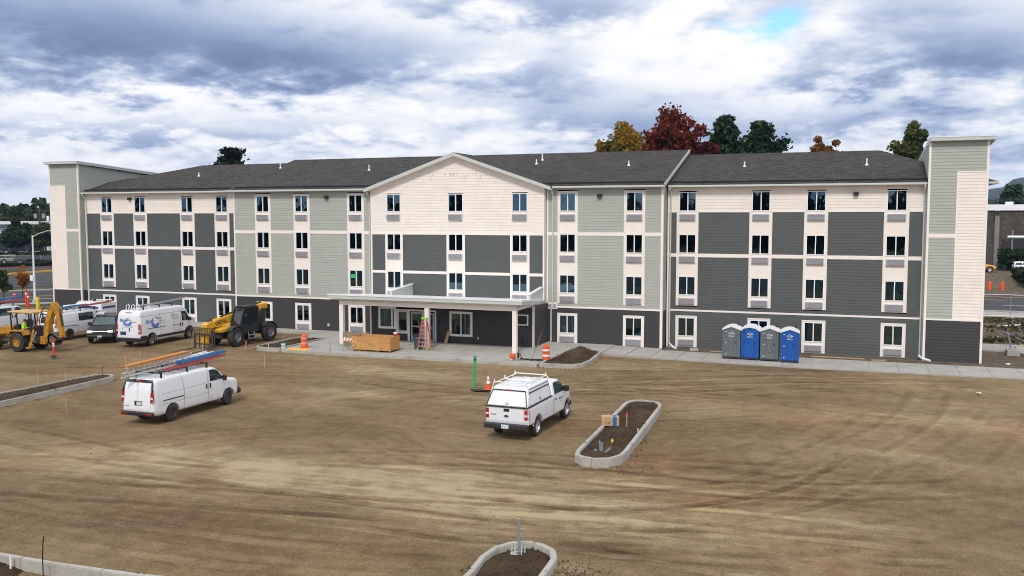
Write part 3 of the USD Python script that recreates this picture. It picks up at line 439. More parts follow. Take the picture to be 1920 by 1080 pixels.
isl5 = Polygon([(-27.95, -10.6), (-27.6, -11.1), (-26.9, -11.2), (-25.75, -11.2), (-25.75, -5.45), (-27.9, -5.45)]).buffer(-.15).buffer(.15)
planter('small kerbed soil bed at the left end of the entrance pavement', isl5, [((-27, -11.5), (-26.9, -10.8))], 0.24, lambda x, y, d: 0.16 + 0.08 * np.clip(d / .4, 0, 1) + 0.2 * nz(x, y, .9, 54) + 0.06 * nz(x, y, 4, 8))
isl6 = Polygon([(-7.55, -4.8), (-7.55, -10.98), (-6.0, -11.0), (-5.3, -10.75), (-4.95, -10.2), (-4.85, -8.7), (-5.22, -4.8)]).buffer(-.15).buffer(.15)
planter('kerbed bed with a steep soil heap at the right end of the entrance pavement', isl6, [((-6.6, -11.5), (-6.6, -10.8)), ((-5.5, -8), (-4.5, -8))], 0.24, lambda x, y, d: 0.16 + 0.46 * np.clip(d / .95, 0, 1) * np.exp(-((y + 6.6) / 2.2) ** 2) + 0.14 * nz(x, y, 1.1, 64) + 0.06 * nz(x, y, 4, 8))

# ------------------------------------------------------------------ the hotel
HOTEL = thing('hotel', 'long four-storey hotel clad in cream, grey and sage siding under a dark shingle roof', 'hotel')
yR, yS, yG, yL = 0.0, -1.29, -1.55, -0.367
WW, WH, FH = 1.168, 1.2975, 2.85
ZT = lambda k: 2.109 if k == 1 else 2.081 + (k - 1) * FH
def siding(poly, m, fmap, expo=0.195, holes=(), name='siding_panel', board=3.66, label=None):
    """lapped boards: every board is its own sloped strip with a lower lip; fmap(u, z, out) -> xyz"""
    if not isinstance(poly, Polygon): poly = sbox(*poly)
    for h_ in holes: poly = poly.difference(sbox(*h_))
    if poly.geom_type == 'MultiPolygon':
        for g_ in poly.geoms: siding(g_, m, fmap, expo, (), name, board, label)
        return
    mb = MB(); u0, z0, u1, z1 = poly.bounds; z = z0; rr = 0
    while z < z1 - 0.02:
        zt = min(z + expo, z1); row = poly.intersection(LineString([(u0 - 1, (z + zt) / 2), (u1 + 1, (z + zt) / 2)]))
        off = R_.random() * board
        for g in getattr(row, 'geoms', [row]):
            if g.is_empty or g.length < 0.02: continue
            a0, _, a1, _ = g.bounds; s = a0; cut = a0 - off + board
            while s < a1 - 0.02:
                while cut <= s + 0.15: cut += board
                e = min(a1, cut); e = a1 if a1 - e < 0.15 else e
                mb.add([fmap(s, z, 0.0), fmap(e, z, 0.0), fmap(s, z, 0.02), fmap(e, z, 0.02), fmap(s, zt, 0.003), fmap(e, zt, 0.003)], [[0, 1, 3], [0, 3, 2], [2, 3, 5], [2, 5, 4]]); s = e
        z += expo; rr += 1
    if mb.n: part(HOTEL, name, mb, m, label=label)
front = lambda y: (lambda u, z, o: (u, y - o, z))
east = lambda x: (lambda u, z, o: (x + o, u, z))
west = lambda x: (lambda u, z, o: (x - o, u, z))
def trim(x0, x1, y, z0, z1, out=0.03, m='trim', name='trim_board'): part(HOTEL, name, MB().box(x0, x1, y - out, y + 0.02, z0, z1, 0.004), M[m])
wcount = [0]
def window(xl, zt, y, w=WW, h=WH, mull=True, out=0.0, curtain=None, sign=False):
    x1, z0 = xl + w, zt - h; b = 0.055; fr = MB()
    fr.box(xl, x1, y - .045 - out, y + .06, zt - b, zt, .006).box(xl, x1, y - .045 - out, y + .06, z0, z0 + b, .006).box(xl, xl + b, y - .045 - out, y + .06, z0 + b, zt - b).box(x1 - b, x1, y - .045 - out, y + .06, z0 + b, zt - b)
    xm = (xl + x1) / 2
    if mull: fr.box(xm - .032, xm + .032, y - .04 - out, y + .05, z0 + b, zt - b)
    p_ = part(HOTEL, 'window', fr, M['vinyl']); k = 2 if mull else 1
    for i in range(k):
        a0 = xl + b if i == 0 else xm + .032; a1 = (xm - .032 if mull else x1 - b) if i == 0 else x1 - b; yy = y + .012 + .02 * i; tl = R_.uniform(-.004, .004); tv = R_.uniform(-.003, .003)
        part(p_, 'pane', MB().quad((a0, yy, z0 + b), (a1, yy + tl, z0 + b), (a1, yy + tl + tv, zt - b), (a0, yy + tv, zt - b)), M['glass'])
    r_ = R_.random()
    if curtain is None: curtain = r_ < 0.3
    if curtain:
        cw = R_.uniform(.22, .5) * w; sd = R_.random() < .5; u = np.linspace(0, cw, 15); yy = y + .28 + .035 * np.sin(u * 34)
        xx = xl + .02 + u if sd else x1 - .02 - u; v = np.concatenate([np.column_stack([xx, yy, 0 * u + z0]), np.column_stack([xx, yy, 0 * u + zt])]); part(p_, 'curtain', MB().add(v, [[i, i + 1, i + 16, i + 15] for i in range(14)]), M['curtain'])
    if sign: part(p_, 'green_notice', MB().box(xl + .12, xl + .47, y - .004, y + .004, zt - .62, zt - .34), mat('notice_green', (0.02, 0.55, 0.12), 0.5), label='bright green notice stuck in the window')
def ac(xl, zb, y, out=0.0):
    """packaged air conditioner grille below a window whose bottom is at zb"""
    x0, x1, z1, z0 = xl + .04, xl + WW - .05, zb - .19, zb - .60
    c_ = part(HOTEL, 'air_conditioner', MB().box(x0, x1, y - .15, y + .02, z0, z1, .012), M['acgrey'])
    g = MB()
    for i in range(13): zz = z0 + .035 + i * (z1 - z0 - .07) / 12; g.bar((x0 + .03, y - .156, zz), (x1 - .03, y - .156, zz), .012, .014)
    part(c_, 'grille', g, M['acdark'])
def strip_holes(cols, zb, zt): return [(x - .15, zb, x + WW + .15, zt) for x in cols]
def strip(xl, y, zb, zt, floors, win4free=False):
    """cream window bay: windows, grilles, panels and edge trims between zb and zt"""
    a0, a1 = xl - .15, xl + WW + .15
    for s_ in (a0, a1 - .07): trim(s_, s_ + .07, y, zb, zt, .026)
    trim(a0 + .07, a1 - .07, y, zb, zb + .07, .026)
    zcur = zb + .07
    cuts = []
    for k in floors:
        w0, w1 = ZT(k) - WH, ZT(k); cuts.append((w0, w1)); A = w0 - .66
        segs = [(zcur, A), (A + .008, w0)] if A - zcur > .1 else [(zcur, w0)]
        for (s0, s1) in segs:
            if s1 - s0 > .03: part(HOTEL, 'panel', MB().box(a0 + .071, a1 - .071, y - .012, y + .02, s0, s1, .003), M['creamp'])
        part(HOTEL, 'panel', MB().box(a0 + .071, xl, y - .012, y + .02, w0, w1), M['creamp']); part(HOTEL, 'panel', MB().box(xl + WW, a1 - .071, y - .012, y + .02, w0, w1), M['creamp'])
        zcur = w1 + .008
    if zt - zcur > .03: part(HOTEL, 'panel', MB().box(a0 + .071, a1 - .071, y - .012, y + .02, zcur, zt, .003), M['creamp'])
SEC = {'L': (-53.03, -36.70, yL, [-51.17, -47.57, -42.64, -39.15]), 'S2': (-36.64, -24.16, yS, [-34.5, -30.92, -26.13]), 'G': (-24.1, -10.33, yG, [-22.74, -17.71, -12.76]), 'S4': (-10.27, -2.07, yS, [-9.31, -4.58]), 'R': (-2.0, 14.16, yR, [-1.22, 3.59, 7.05, 11.85])}
AC = lambda k: ZT(k) - WH - .68
for key in ('L', 'R'):
    x0, x1, y, cols = SEC[key]; F = front(y)
    h1 = strip_holes(cols, .08, ZT(1) + .13); zb = AC(2) - .03; h2 = strip_holes(cols, zb, 9.262); h4 = [(x, ZT(4) - WH, x + WW, ZT(4)) for x in cols]
    siding((x0, .02, x1, 2.54), M['slate'], F, holes=h1); siding((x0, 2.66, x1, 6.24), M['slate'], F, holes=h2); siding((x0, 6.48, x1, 9.26), M['slate'], F, holes=h2)
    siding((x0, 9.34, x1, 11.0), M['cream'], F, holes=h4)
    trim(x0, x1, y, 2.54, 2.66)
    e = [x0] + [q_ for c in cols for q_ in (c - .152, c + WW + .152)] + [x1]
    for i in range(0, len(e), 2):
        trim(e[i], e[i + 1], y, 6.24, 6.48); 
        trim(e[i], e[i + 1], y, 9.262, 9.34)
    for c in cols:
        strip(c, y, zb, 9.262, (2, 3)); trim(c - .15, c + WW + .15, y, 9.262, ZT(4) - WH - .002, .022)
        strip(c, y, .08, ZT(1) + .06, (1,)); trim(c - .15, c + WW + .15, y, ZT(1) + .06, ZT(1) + .13, .03)
        trim(c - .15, c + WW + .15, y, ZT(4) + .07, ZT(4) + .12, .03)
        for k in (1, 2, 3, 4): window(c, ZT(k), y); ac(c, ZT(k) - WH, y)
for key in ('S2', 'S4'):
    x0, x1, y, cols = SEC[key]; F = front(y); zb = AC(2) - .03; zt = ZT(4) + .12
    h1 = strip_holes(cols, .10, ZT(1) + .13); h2 = strip_holes(cols, zb, zt)
    siding((x0, .04, x1, 2.60), M['char'], F, holes=h1); siding((x0, 2.72, x1, 7.66), M['sage'], F, holes=h2); siding((x0, 7.90, x1, 11.0), M['sage'], F, holes=h2); trim(x0, x1, y, 2.60, 2.72)
    e = [x0] + [q_ for c in cols for q_ in (c - .152, c + WW + .152)] + [x1]
    for i in range(0, len(e), 2): trim(e[i], e[i + 1], y, 7.66, 7.90)
    for c in cols:
        strip(c, y, zb, ZT(4) + .06, (2, 3, 4)); trim(c - .15, c + WW + .15, y, ZT(4) + .06, zt, .03)
        strip(c, y, .10, ZT(1) + .06, (1,)); trim(c - .15, c + WW + .15, y, ZT(1) + .06, ZT(1) + .13, .03)
        for k in (1, 2, 3, 4): window(c, ZT(k), y, sign=(c == -26.13 and k == 2), curtain=False if (c == -26.13 and k == 2) else None); ac(c, ZT(k) - WH, y)
x0, x1, y, cols = SEC['G']; F = front(y); zb = AC(2) - .35
gslope = (13.45 - 11.0) / 7.28; gab = Polygon([(x0, 7.80), (x1, 7.80), (x1, 11.13), (-17.1, 13.40), (x0, 11.10)])
siding(gab, M['cream'], F, holes=[(c, ZT(4) - WH, c + WW, ZT(4)) for c in cols], label='cream gable siding with faint marks of removed lettering')
h2 = strip_holes(cols, zb, 7.66); siding((x0, 2.6, x1, 4.78), M['slate'], F, holes=h2); siding((x0, 4.98, x1, 7.66), M['slate'], F, holes=h2); trim(x0, x1, y, 7.66, 7.80)
e = [x0] + [q_ for c in cols for q_ in (c - .152, c + WW + .152)] + [x1]
for i in range(0, len(e), 2): trim(e[i], e[i + 1], y, 4.78, 4.98)
for c in cols:
    strip(c, y, zb, 7.66, (2, 3)); trim(c - .12, c + WW + .12, y, ZT(4) + .06, ZT(4) + .12, .03)
    for k in (2, 3, 4): window(c, ZT(k), y); ac(c, ZT(k) - WH, y)
    for s_ in (c - .17, c + WW + .10): trim(s_, s_ + .07, y, 7.80, ZT(4) - WH - .06, .022)
# ghost of removed sign lettering: small patches of rubbed filler
gh = MB()
for i in range(26):
    u = R_.uniform(-19.3, -14.7); zz = 11.95 + .35 * R_.random() - .02 * abs(u + 17) ; gh.add([(u, y - .021, zz), (u + R_.uniform(.03, .06), y - .021, zz), (u + R_.uniform(-.08, .10), y - .021, zz - R_.uniform(.08, .4))], [[0, 1, 2]])
part(HOTEL, 'sign_ghost', gh, mat('sign_scar', (0.58, 0.48, 0.42), .8), label='faint marks where sign letters were removed', kind='stuff')
# corner boards and returns
for (xx, y, z0, z1) in [(-36.69, yS, .05, 11), (-24.1, yG, 2.6, 11.05), (-10.45, yG, 3.1, 11.05), (-10.26, yS, 2.7, 11), (-2.19, yS, .05, 11), (-1.99, yR, .05, 11), (-53.0, yL, .05, 11), (14.04, yR, .05, 11), (-36.85, yL, .05, 11)]: trim(xx, xx + .12, y, z0, z1, .034)
for (xx, ya, yb, z0, z1, mm, fm) in [(-2.06, yS, yR, .05, 2.6, 'char', east), (-2.06, yS, yR, 2.6, 11, 'sage', east), (-10.32, yG, yS, 2.6, 11, 'cream', east), (-36.66, yS, yL, .05, 11, 'sage', west), (-24.12, yG, yS, 2.6, 11, 'cream', west)]: siding((ya, z0, yb, z1), M[mm], fm(xx), name='return_panel')
for (xx, yf) in [(-2.05, yS)]: part(HOTEL, 'trim_board', MB().box(xx - .02, xx + .028, yf - .03, yf + .12, .05, 11.0), M['trim'])
# hidden sides, back and dark rooms
BK = 16.4
siding((-56.25, .02, 17.35, 11.0), M['sage'], lambda u, z, o: (u, BK + o, z), expo=.37, name='back_wall', board=30)
siding((0.6, .02, BK, 11.0), M['sage'], east(17.36), expo=.37, name='side_wall', board=30); siding((0.6, .02, BK, 11.0), M['sage'], west(-56.26), expo=.37, name='side_wall', board=30)
ri = MB()
for (a0, a1, y) in [(-53, -36.65, yL), (-36.6, -24.15, yS), (-24.1, -10.35, yG), (-10.25, -2.1, yS), (-2, 14.1, yR)]:
    for k in range(4): ri.box(a0, a1, y + .06, y + 3.4, k * FH + 2.55, k * FH + 2.80)
ri.box(-56, 17.2, 2.9, 3.0, 0.0, 11.0)
x_ = -53
for s_ in SEC.values():
    for c in s_[3]: ri.box(c + WW + .9, c + WW + 1.0, s_[2] + .06, 2.9, 0.25, 11.0); ri.box(c - .75, c - .65, s_[2] + .06, 2.9, 0.25, 11.0)
part(HOTEL, 'interior', ri, M['inside'])
# roofs
def roof_face(mb, *p, t=.14):
    p = np.array(p, float); k = len(p); lo = p - [0, 0, t]; mb.add(np.vstack([p, lo]), [[0, i, i + 1] for i in range(1, k - 1)] + [[k, k + i + 1, k + i] for i in range(1, k - 1)] + [x for i in range(k) for x in ([i, (i + 1) % k, k + i], [(i + 1) % k, k + (i + 1) % k, k + i])])
EZ, RY = 11.09, 8.0
rz_ = lambda y, ye: EZ + .304 * (y - ye)
eR, eS, eL = -.42, -1.70, -.78
mb = MB(); zr = rz_(RY, eS); xa, xb = -37.1, -2.0
gl, gr, ym = -24.40, -9.80, -1.30
roof_face(mb, (xa, eS, EZ), (gl, eS, EZ), (gl, RY, zr), (xa, RY, zr)); roof_face(mb, (gr, eS, EZ), (xb, eS, EZ), (xb, RY, zr), (gr, RY, zr)); roof_face(mb, (gl, ym, rz_(ym, eS)), (gr, ym, rz_(ym, eS)), (gr, RY, zr), (gl, RY, zr)); roof_face(mb, (xa, RY, zr), (xb, RY, zr), (xb, 2 * RY - eS, EZ), (xa, 2 * RY - eS, EZ)); rfS = part(HOTEL, 'roof', mb, M['shingle'], label='higher middle shingle roof')
mb = MB(); zr2 = rz_(RY, eR); roof_face(mb, (-1.98, eR, EZ), (18.0, eR, EZ), (11.5, RY, zr2), (-1.98, RY, zr2)); roof_face(mb, (-1.98, RY, zr2), (11.5, RY, zr2), (18.0, 16.5, EZ), (-1.98, 16.5, EZ)); roof_face(mb, (18.0, eR, EZ), (18.0, 16.5, EZ), (11.5, RY, zr2)); rfR = part(HOTEL, 'roof', mb, M['shingle'], label='hipped shingle roof of the right wing')
mb = MB(); zr3 = rz_(RY, eL); roof_face(mb, (-56.6, eL, EZ), (-37.12, eL, EZ), (-37.12, RY, zr3), (-47.0, RY, zr3)); roof_face(mb, (-47, RY, zr3), (-37.12, RY, zr3), (-37.12, 16.8, EZ), (-56.6, 16.8, EZ)); roof_face(mb, (-56.6, 16.8, EZ), (-56.6, eL, EZ), (-47, RY, zr3)); rfL = part(HOTEL, 'roof', mb, M['shingle'], label='hipped shingle roof of the left wing')
mb = MB(); gx, gz, ge, gy0 = -17.1, 13.58, 7.35, -2.0; yb_ = (gz - EZ) / .304 + eS; zb_ = 11.06
roof_face(mb, (gx - ge, gy0, zb_), (gx, gy0, gz), (gx, yb_ + .3, gz), (gx - ge, eS + .1, zb_)); roof_face(mb, (gx + ge, gy0, zb_), (gx + ge, eS + .1, zb_), (gx, yb_ + .3, gz), (gx, gy0, gz)); part(HOTEL, 'roof', mb, M['shingle'], label='gable roof over the entrance bay')
for s_ in (-1, 1):
    mb = MB(); a = np.array([gx, gy0 - .02, gz - .13]); b = np.array([gx + s_ * ge, gy0 - .02, zb_ - .13]); mb.add([a + [0, 0, .11], b + [0, 0, .11], b - [0, 0, .13], a - [0, 0, .13], a + [0, .04, .11], b + [0, .04, .11], b + [0, .04, -.13], a + [0, .04, -.13]], [[0, 1, 2, 3], [4, 7, 6, 5], [0, 4, 5, 1], [3, 2, 6, 7], [1, 5, 6, 2]]); part(HOTEL, 'rake_board', mb, M['metalsage'])
    mb = MB(); mb.add([a - [0, 0, .10], b - [0, 0, .10], b + [0, .46, -.10], a + [0, .46, -.10]], [[0, 1, 2, 3]]); part(HOTEL, 'soffit', mb, M['creamp'])
for (xx, ye, m_) in [(-1.96, eS, 'metalsage')]:
    mb = MB(); mb.add([(xx, ye, EZ + .03), (xx, RY, rz_(RY, ye) + .03), (xx, RY, rz_(RY, ye) - .22), (xx, ye, EZ - .22), (xx + .05, ye, EZ + .03), (xx + .05, RY, rz_(RY, ye) + .03), (xx + .05, RY, rz_(RY, ye) - .22), (xx + .05, ye, EZ - .22)], [[0, 1, 2, 3], [4, 7, 6, 5], [0, 4, 5, 1], [3, 2, 6, 7]]); part(HOTEL, 'rake_board', mb, M[m_])
for (a0, a1, ye, yw) in [(-53.0, -37.15, eL, yL), (-37.1, gx - ge - .02, eS, yS), (gx + ge + .02, -1.92, eS, yS), (-1.9, 14.12, eR, yR), (17.45, 18.0, eR, .6)]:
    part(HOTEL, 'gutter', MB().box(a0, a1, ye - .11, ye + .01, EZ - .15, EZ - .02, .02), M['metalsage']); part(HOTEL, 'soffit', MB().box(a0, a1, ye, yw - .03, EZ - .16, EZ - .145), M['creamp']); part(HOTEL, 'fascia', MB().box(a0, a1, ye + .012, ye + .035, EZ - .144, EZ - .142 + .004), M['metalsage'])
for (vx, vy, ye, h_) in [(-44.31, 3.97, eL, .36), (-36.58, 5.07, eS, .62), (-27.14, 3.69, eS, .5), (-13.07, 4.61, eS, .42), (-12.98, 5.76, eS, .62), (-5.59, 3.55, eS, .4), (2.58, 4.18, eR, .4), (10.61, 3.99, eR, .5)]:
    z = rz_(vy, ye); v_ = part(HOTEL, 'roof_vent', MB().cyl((vx, vy, z - .1), (vx, vy, z + h_ * .9), .05, n=10), M['metalwhite'], 30); part(v_, 'flashing', MB().lathe([(.13, z - .06), (.11, z + .03), (.05, z + .10)], 12, c=(vx, vy, 0)), M['metalwhite'])
# end towers
for (xa, xb, ps, zlo) in [(14.16, 17.40, (15.80, 17.30), .04), (-56.28, -53.04, (-56.18, -54.60), .04)]:
    yt = -.70 if xa > 0 else -1.02; F = front(yt); gs, ge_ = (xa + .1, 15.72) if xa > 0 else (-54.52, xb - .1); zt_ = 13.52
    siding((xa, zlo, xb, 2.6), M['char'], F); trim(xa, xb, yt, 2.6, 2.70)
    siding((ps[0], 2.70, ps[1], 11.62), M['cream'], F); siding((gs, 2.70, ge_, 7.68), M['sage'], F); trim(gs, ge_, yt, 7.68, 7.92); siding((gs, 7.92, ge_, 11.70), M['sage'], F); siding((xa + .1, 11.70, xb - .1, zt_), M['sage'], F)
    trim(min(gs, ge_) if xa < 0 and False else (15.72 if xa > 0 else -54.60), 15.80 if xa > 0 else -54.52, yt, 2.70, 11.70, .03); trim(ps[0], ps[1], yt, 11.62, 11.70, .03)
    for xx in (xa - .02, xb - .10): trim(xx, xx + .12, yt, zlo, zt_, .036)
    zs = lambda yy: 13.52 - .065 * (yy - yt)
    for (xx, fm) in ((xb - .01, east), (xa + .01, west)):
        for (z0, z1, mm) in ((zlo, 2.6, 'char'), (2.6, 13.6, 'sage')):
            siding(Polygon([(yt, z0), (17, z0), (17, min(z1, zs(17))), (yt, min(z1, zs(yt)))]), M[mm], fm(xx), name='side_panel', board=5)
    for xx, s_ in ((xb, 1), (xa, -1)): part(HOTEL, 'trim_board', MB().box(xx - (.0 if s_ > 0 else .034), xx + (.034 if s_ > 0 else 0), yt - .034, yt + .09, zlo, zt_), M['trim'])
    o0, o1 = (.02, .33) if xa > 0 else (.24, .28); mb = MB(); z0, z1 = zs(yt - .35), zs(17.2); ya, yb2 = yt - .35, 17.2; xa2, xb2 = xa - o0, xb + o1
    for (zz0, zz1, ins, mm, nm) in ((0.0, .20, 0, 'metalsage', 'tower_roof'), (.20, .245, -.02, 'metalwhite', 'roof_cap')):
        i = ins; mb = MB(); mb.add([(xa2 + i, ya + i, z0 + zz0), (xb2 - i, ya + i, z0 + zz0), (xb2 - i, yb2, z1 + zz0), (xa2 + i, yb2, z1 + zz0), (xa2 + i, ya + i, z0 + zz1), (xb2 - i, ya + i, z0 + zz1), (xb2 - i, yb2, z1 + zz1), (xa2 + i, yb2, z1 + zz1)], [[0, 3, 2, 1], [4, 5, 6, 7], [0, 1, 5, 4], [1, 2, 6, 5], [2, 3, 7, 6], [3, 0, 4, 7]]); part(HOTEL, nm, mb, M[mm])
# downpipes
def downpipe(x, y, z0, z1, eave_y, jog=0):
    pts = [(x, eave_y - .05, z1), (x, eave_y - .05, z1 - .12), (x, y - .07, z1 - .5), (x, y - .07, z0 + .25), (x + .05, y - .12, z0 + .08), (x + .12, y - .5, z0)]
    if jog: pts[3:4] = [(x, y - .07, jog), (x - .12, y - .07, jog - .2), (x - .12, y - .07, z0 + .25)]; pts[-2:] = [(x - .1, y - .12, z0 + .08), (x - .08, y - .3, z0 + .02)]
    part(HOTEL, 'downpipe', MB().tube(pts, .058, 8), M['metalsage'], 40)
downpipe(-53.0 + .18, yL, .3, EZ - .15, eL); downpipe(-24.32, yS, 3.1, EZ - .15, eS); downpipe(-9.78, yS, .2, EZ - .15, eS, 2.6); downpipe(-1.78, yR, .1, EZ - .15, eR); downpipe(14.0, yR, .1, EZ - .15, eR)
for (lx, ly, lz) in [(-47.99, yL, 10.5), (-28.03, yS, 10.46), (-6.42, yS, 10.4), (10.01, yR, 10.43)]:
    l_ = part(HOTEL, 'wall_light', MB().box(lx - .16, lx + .16, ly - .24, ly, lz - .12, lz + .12, .03), M['black']); part(l_, 'lens', MB().box(lx - .13, lx + .13, ly - .2, ly - .04, lz - .13, lz - .121), M['whitelens'])
part(HOTEL, 'vent_panel', MB().box(-10.24, -9.46, yS - .035, yS, 2.5, 2.95, .01), M['trim'])
for xx in (-10.12, -9.78): part(HOTEL, 'vent_louvre', MB().box(xx, xx + .24, yS - .06, yS - .035, 2.6, 2.85, .01).mb(MB().box(xx + .02, xx + .22, yS - .075, yS - .06, 2.63, 2.66).box(xx + .02, xx + .22, yS - .075, yS - .06, 2.71, 2.74).box(xx + .02, xx + .22, yS - .075, yS - .06, 2.79, 2.82)), M['acdark'])
part(HOTEL, 'outlet_box', MB().box(-28.15, -27.95, yS - .07, yS, .5, .72, .02), M['acgrey'])
part(HOTEL, 'foundation', MB().box(-53.02, -36.7, yL + .02, yL + .2, -.1, .05).box(-36.6, -2.1, yS + .05, yS + .25, -.1, .1).box(-2.0, 14.1, yR + .03, yR + .2, -.1, .06), M['conc'])
# entrance bay
yE = -4.38; F = front(yE); xa, xb = -22.64, -10.14
W1, ST, W2 = (-21.92, -20.56, 1.02, 2.50), (-20.56, -17.38, .17, 2.42), (-16.36, -14.62, .66, 2.40)
siding((xa, .17, xb, 2.95), M['char'], F, holes=[(W1[0] - .05, W1[2] - .05, W1[1], W1[3] + .05), (ST[0], ST[2], ST[1], ST[3]), (W2[0], W2[2], W2[1], W2[3])])
for xx in (xa - .02, xb - .10): trim(xx, xx + .12, yE, .17, 2.95, .034)
siding((yE, .17, yS, 2.95), M['char'], east(xb)); siding((yE, .17, yS, 2.95), M['char'], west(xa)); part(HOTEL, 'trim_board', MB().box(xb, xb + .034, yE - .034, yE + .1, .17, 2.95), M['trim'])
def surround(x0, x1, z0, z1, t=.10): trim(x0, x1, yE, z1 - t, z1, .04); trim(x0, x1, yE, z0, z0 + t, .04); trim(x0, x0 + t, yE, z0 + t, z1 - t, .04); trim(x1 - t, x1, yE, z0 + t, z1 - t, .04)
surround(W1[0] - .05, W1[1], W1[2] - .05, W1[3] + .05); window(W1[0] + .05, W1[3] - .05, yE, 1.0, 1.38, False, curtain=False); window(W1[0] + 1.05, W1[3] - .05, yE, .22, 1.38, False, curtain=False)
surround(*W2); window(W2[0] + .1, W2[3] - .1, yE, W2[1] - W2[0] - .2, W2[3] - W2[2] - .2, curtain=False)
trim(ST[0], ST[1], yE, 2.30, 2.42, .05); trim(ST[0], ST[0] + .13, yE, .17, 2.30, .05); trim(ST[1] - .10, ST[1], yE, .17, 2.30, .05); trim(-19.62, -19.45, yE, .17, 2.30, .05); trim(ST[0] + .13, -19.62, yE, .68, .80, .05)
part(HOTEL, 'siding_panel', MB().box(ST[0] + .13, -19.62, yE - .01, yE + .03, .17, .68), M['char']); window(ST[0] + .16, 2.28, yE, .77, 1.46, False, curtain=False)
dm = mat('door_frame', (0.50, 0.54, 0.56), .35, metal=.3)
def door(name, x0, w, ang, label):
    fr = MB(); h_ = 2.05
    for b_ in ((0, .10, 0, h_), (w - .10, w, 0, h_), (.10, w - .10, 0, .22), (.10, w - .10, h_ - .12, h_), (.10, w - .10, .98, 1.08)): fr.box(b_[0], b_[1], -.03, .03, b_[2], b_[3], .004)
    gl = MB().quad((.1, 0, .22), (w - .1, 0, .22), (w - .1, 0, .98), (.1, 0, .98)).quad((.1, 0, 1.08), (w - .1, 0, 1.08), (w - .1, 0, h_ - .12), (.1, 0, h_ - .12)); hd = MB().tube([(w - .16, -.03, .9), (w - .16, -.09, .95), (w - .16, -.09, 1.25), (w - .16, -.03, 1.3)], .015, 6)
    for o in (fr, gl, hd): o.rot(ang, 'z').mv(x0, yE, .19)
    d_ = part(HOTEL, name, fr, dm, label=label); part(d_, 'pane', gl, M['glass']); part(d_, 'handle', hd, M['galv'])
door('door', -19.36, .92, 0, 'closed glazed entrance door'); door('door', -17.52, .95, -100, 'entrance door leaf standing open')
trim(-18.44, -18.34, yE, .17, 2.30, .05); part(HOTEL, 'interior', MB().box(-22.5, -10.3, -1.9, -1.85, .1, 3).box(-22.5, -10.3, yE + .1, -1.9, 2.7, 2.75).box(-18.3, -18.2, yE + .1, -1.9, .1, 2.7), M['inside'])
trim(-11.34, -10.52, yE, 1.62, 2.36, .04); lv = MB()
for i in range(7): zz = 1.74 + i * .085; lv.bar((-11.24, yE - .06, zz), (-10.62, yE - .06, zz), .05, .02)
part(HOTEL, 'vent_louvre', lv.box(-11.25, -10.61, yE - .045, yE - .04, 1.71, 2.27), M['dkmetal'])
for xx in (-11.2, -10.87): part(HOTEL, 'vent_hood', MB().box(xx, xx + .24, yE - .14, yE, .48, .74, .03), M['char'])
part(HOTEL, 'outlet_box', MB().box(-14.26, -14.15, yE - .05, yE, .52, .68, .01), M['acgrey']); part(HOTEL, 'wall_light', MB().box(-17.24, -17.13, yE - .1, yE, 1.55, 1.7, .02), M['black'])
# canopy: deck falling back to the wall, beams and three posts
zc0, zc1, yc0, yc1, xc0, xc1 = 3.63, 3.12, -7.85, yG - .05, -24.0, -9.72
zf = lambda yy: zc0 + (zc1 - zc0) * (yy - yc0) / (yc1 - yc0)
def deck(dz0, dz1, i, m_, nm, ya=yc0, yb_=yc1):
    ya += i; A_, B_ = zf(ya), zf(yb_); part(HOTEL, nm, MB().add([(xc0 + i, ya, A_ + dz0), (xc1 - i, ya, A_ + dz0), (xc1 - .6 - i, yb_, B_ + dz0), (xc0 + i, yb_, B_ + dz0), (xc0 + i, ya, A_ + dz1), (xc1 - i, ya, A_ + dz1), (xc1 - .6 - i, yb_, B_ + dz1), (xc0 + i, yb_, B_ + dz1)], [[0, 3, 2, 1], [4, 5, 6, 7], [0, 1, 5, 4], [1, 2, 6, 5], [2, 3, 7, 6], [3, 0, 4, 7]]), M[m_])
deck(-.28, -.06, 0, 'metalsage', 'canopy_fascia'); deck(-.06, .05, -.03, 'metalwhite', 'canopy_deck'); deck(-.36, -.30, .15, 'creamp', 'canopy_soffit')
part(HOTEL, 'canopy_beam', MB().box(-23.35, -10.25, -7.45, -7.15, 2.90, 3.22, .01), M['trim']); part(HOTEL, 'canopy_beam', MB().box(-10.50, -10.25, -7.15, yE - .04, 2.92, 3.12, .01), M['trim']); part(HOTEL, 'canopy_beam', MB().box(-23.35, -23.08, -7.15, yS - .03, 2.86, 3.05, .01), M['trim'])
for px_ in (-23.22, -16.66, -10.40): part(HOTEL, 'canopy_post', MB().box(px_ - .15, px_ + .15, -7.45, -7.15, .17, 2.90, .01), M['trim'])
part(HOTEL, 'canopy_post', MB().box(-23.35, -23.05, yS - .3, yS - .035, .17, 2.86, .01), M['trim'])
for (xx, ya_, za, zb2) in [(-20.75, -4.9, 3.72, 3.98), (-10.62, -4.2, 3.68, 4.0)]:
    mb = MB(); mb.add([(xx, ya_, 3.2), (xx, yG - .04, 3.0), (xx, yG - .04, zb2), (xx, ya_, za), (xx + .16, ya_, 3.2), (xx + .16, yG - .04, 3.0), (xx + .16, yG - .04, zb2), (xx + .16, ya_, za)], [[0, 1, 2, 3], [4, 7, 6, 5], [0, 3, 7, 4], [1, 5, 6, 2]]); part(HOTEL, 'canopy_upstand', mb, M['metalsage'])
    mb = MB(); mb.bar((xx + .08, ya_ - .06, za + .03), (xx + .08, yG - .04, zb2 + .03), .26, .06); part(HOTEL, 'upstand_cap', mb, M['metalwhite'])
M['fblue2'] = mat('pale_blue_tread', (.25, .38, .52), .5)
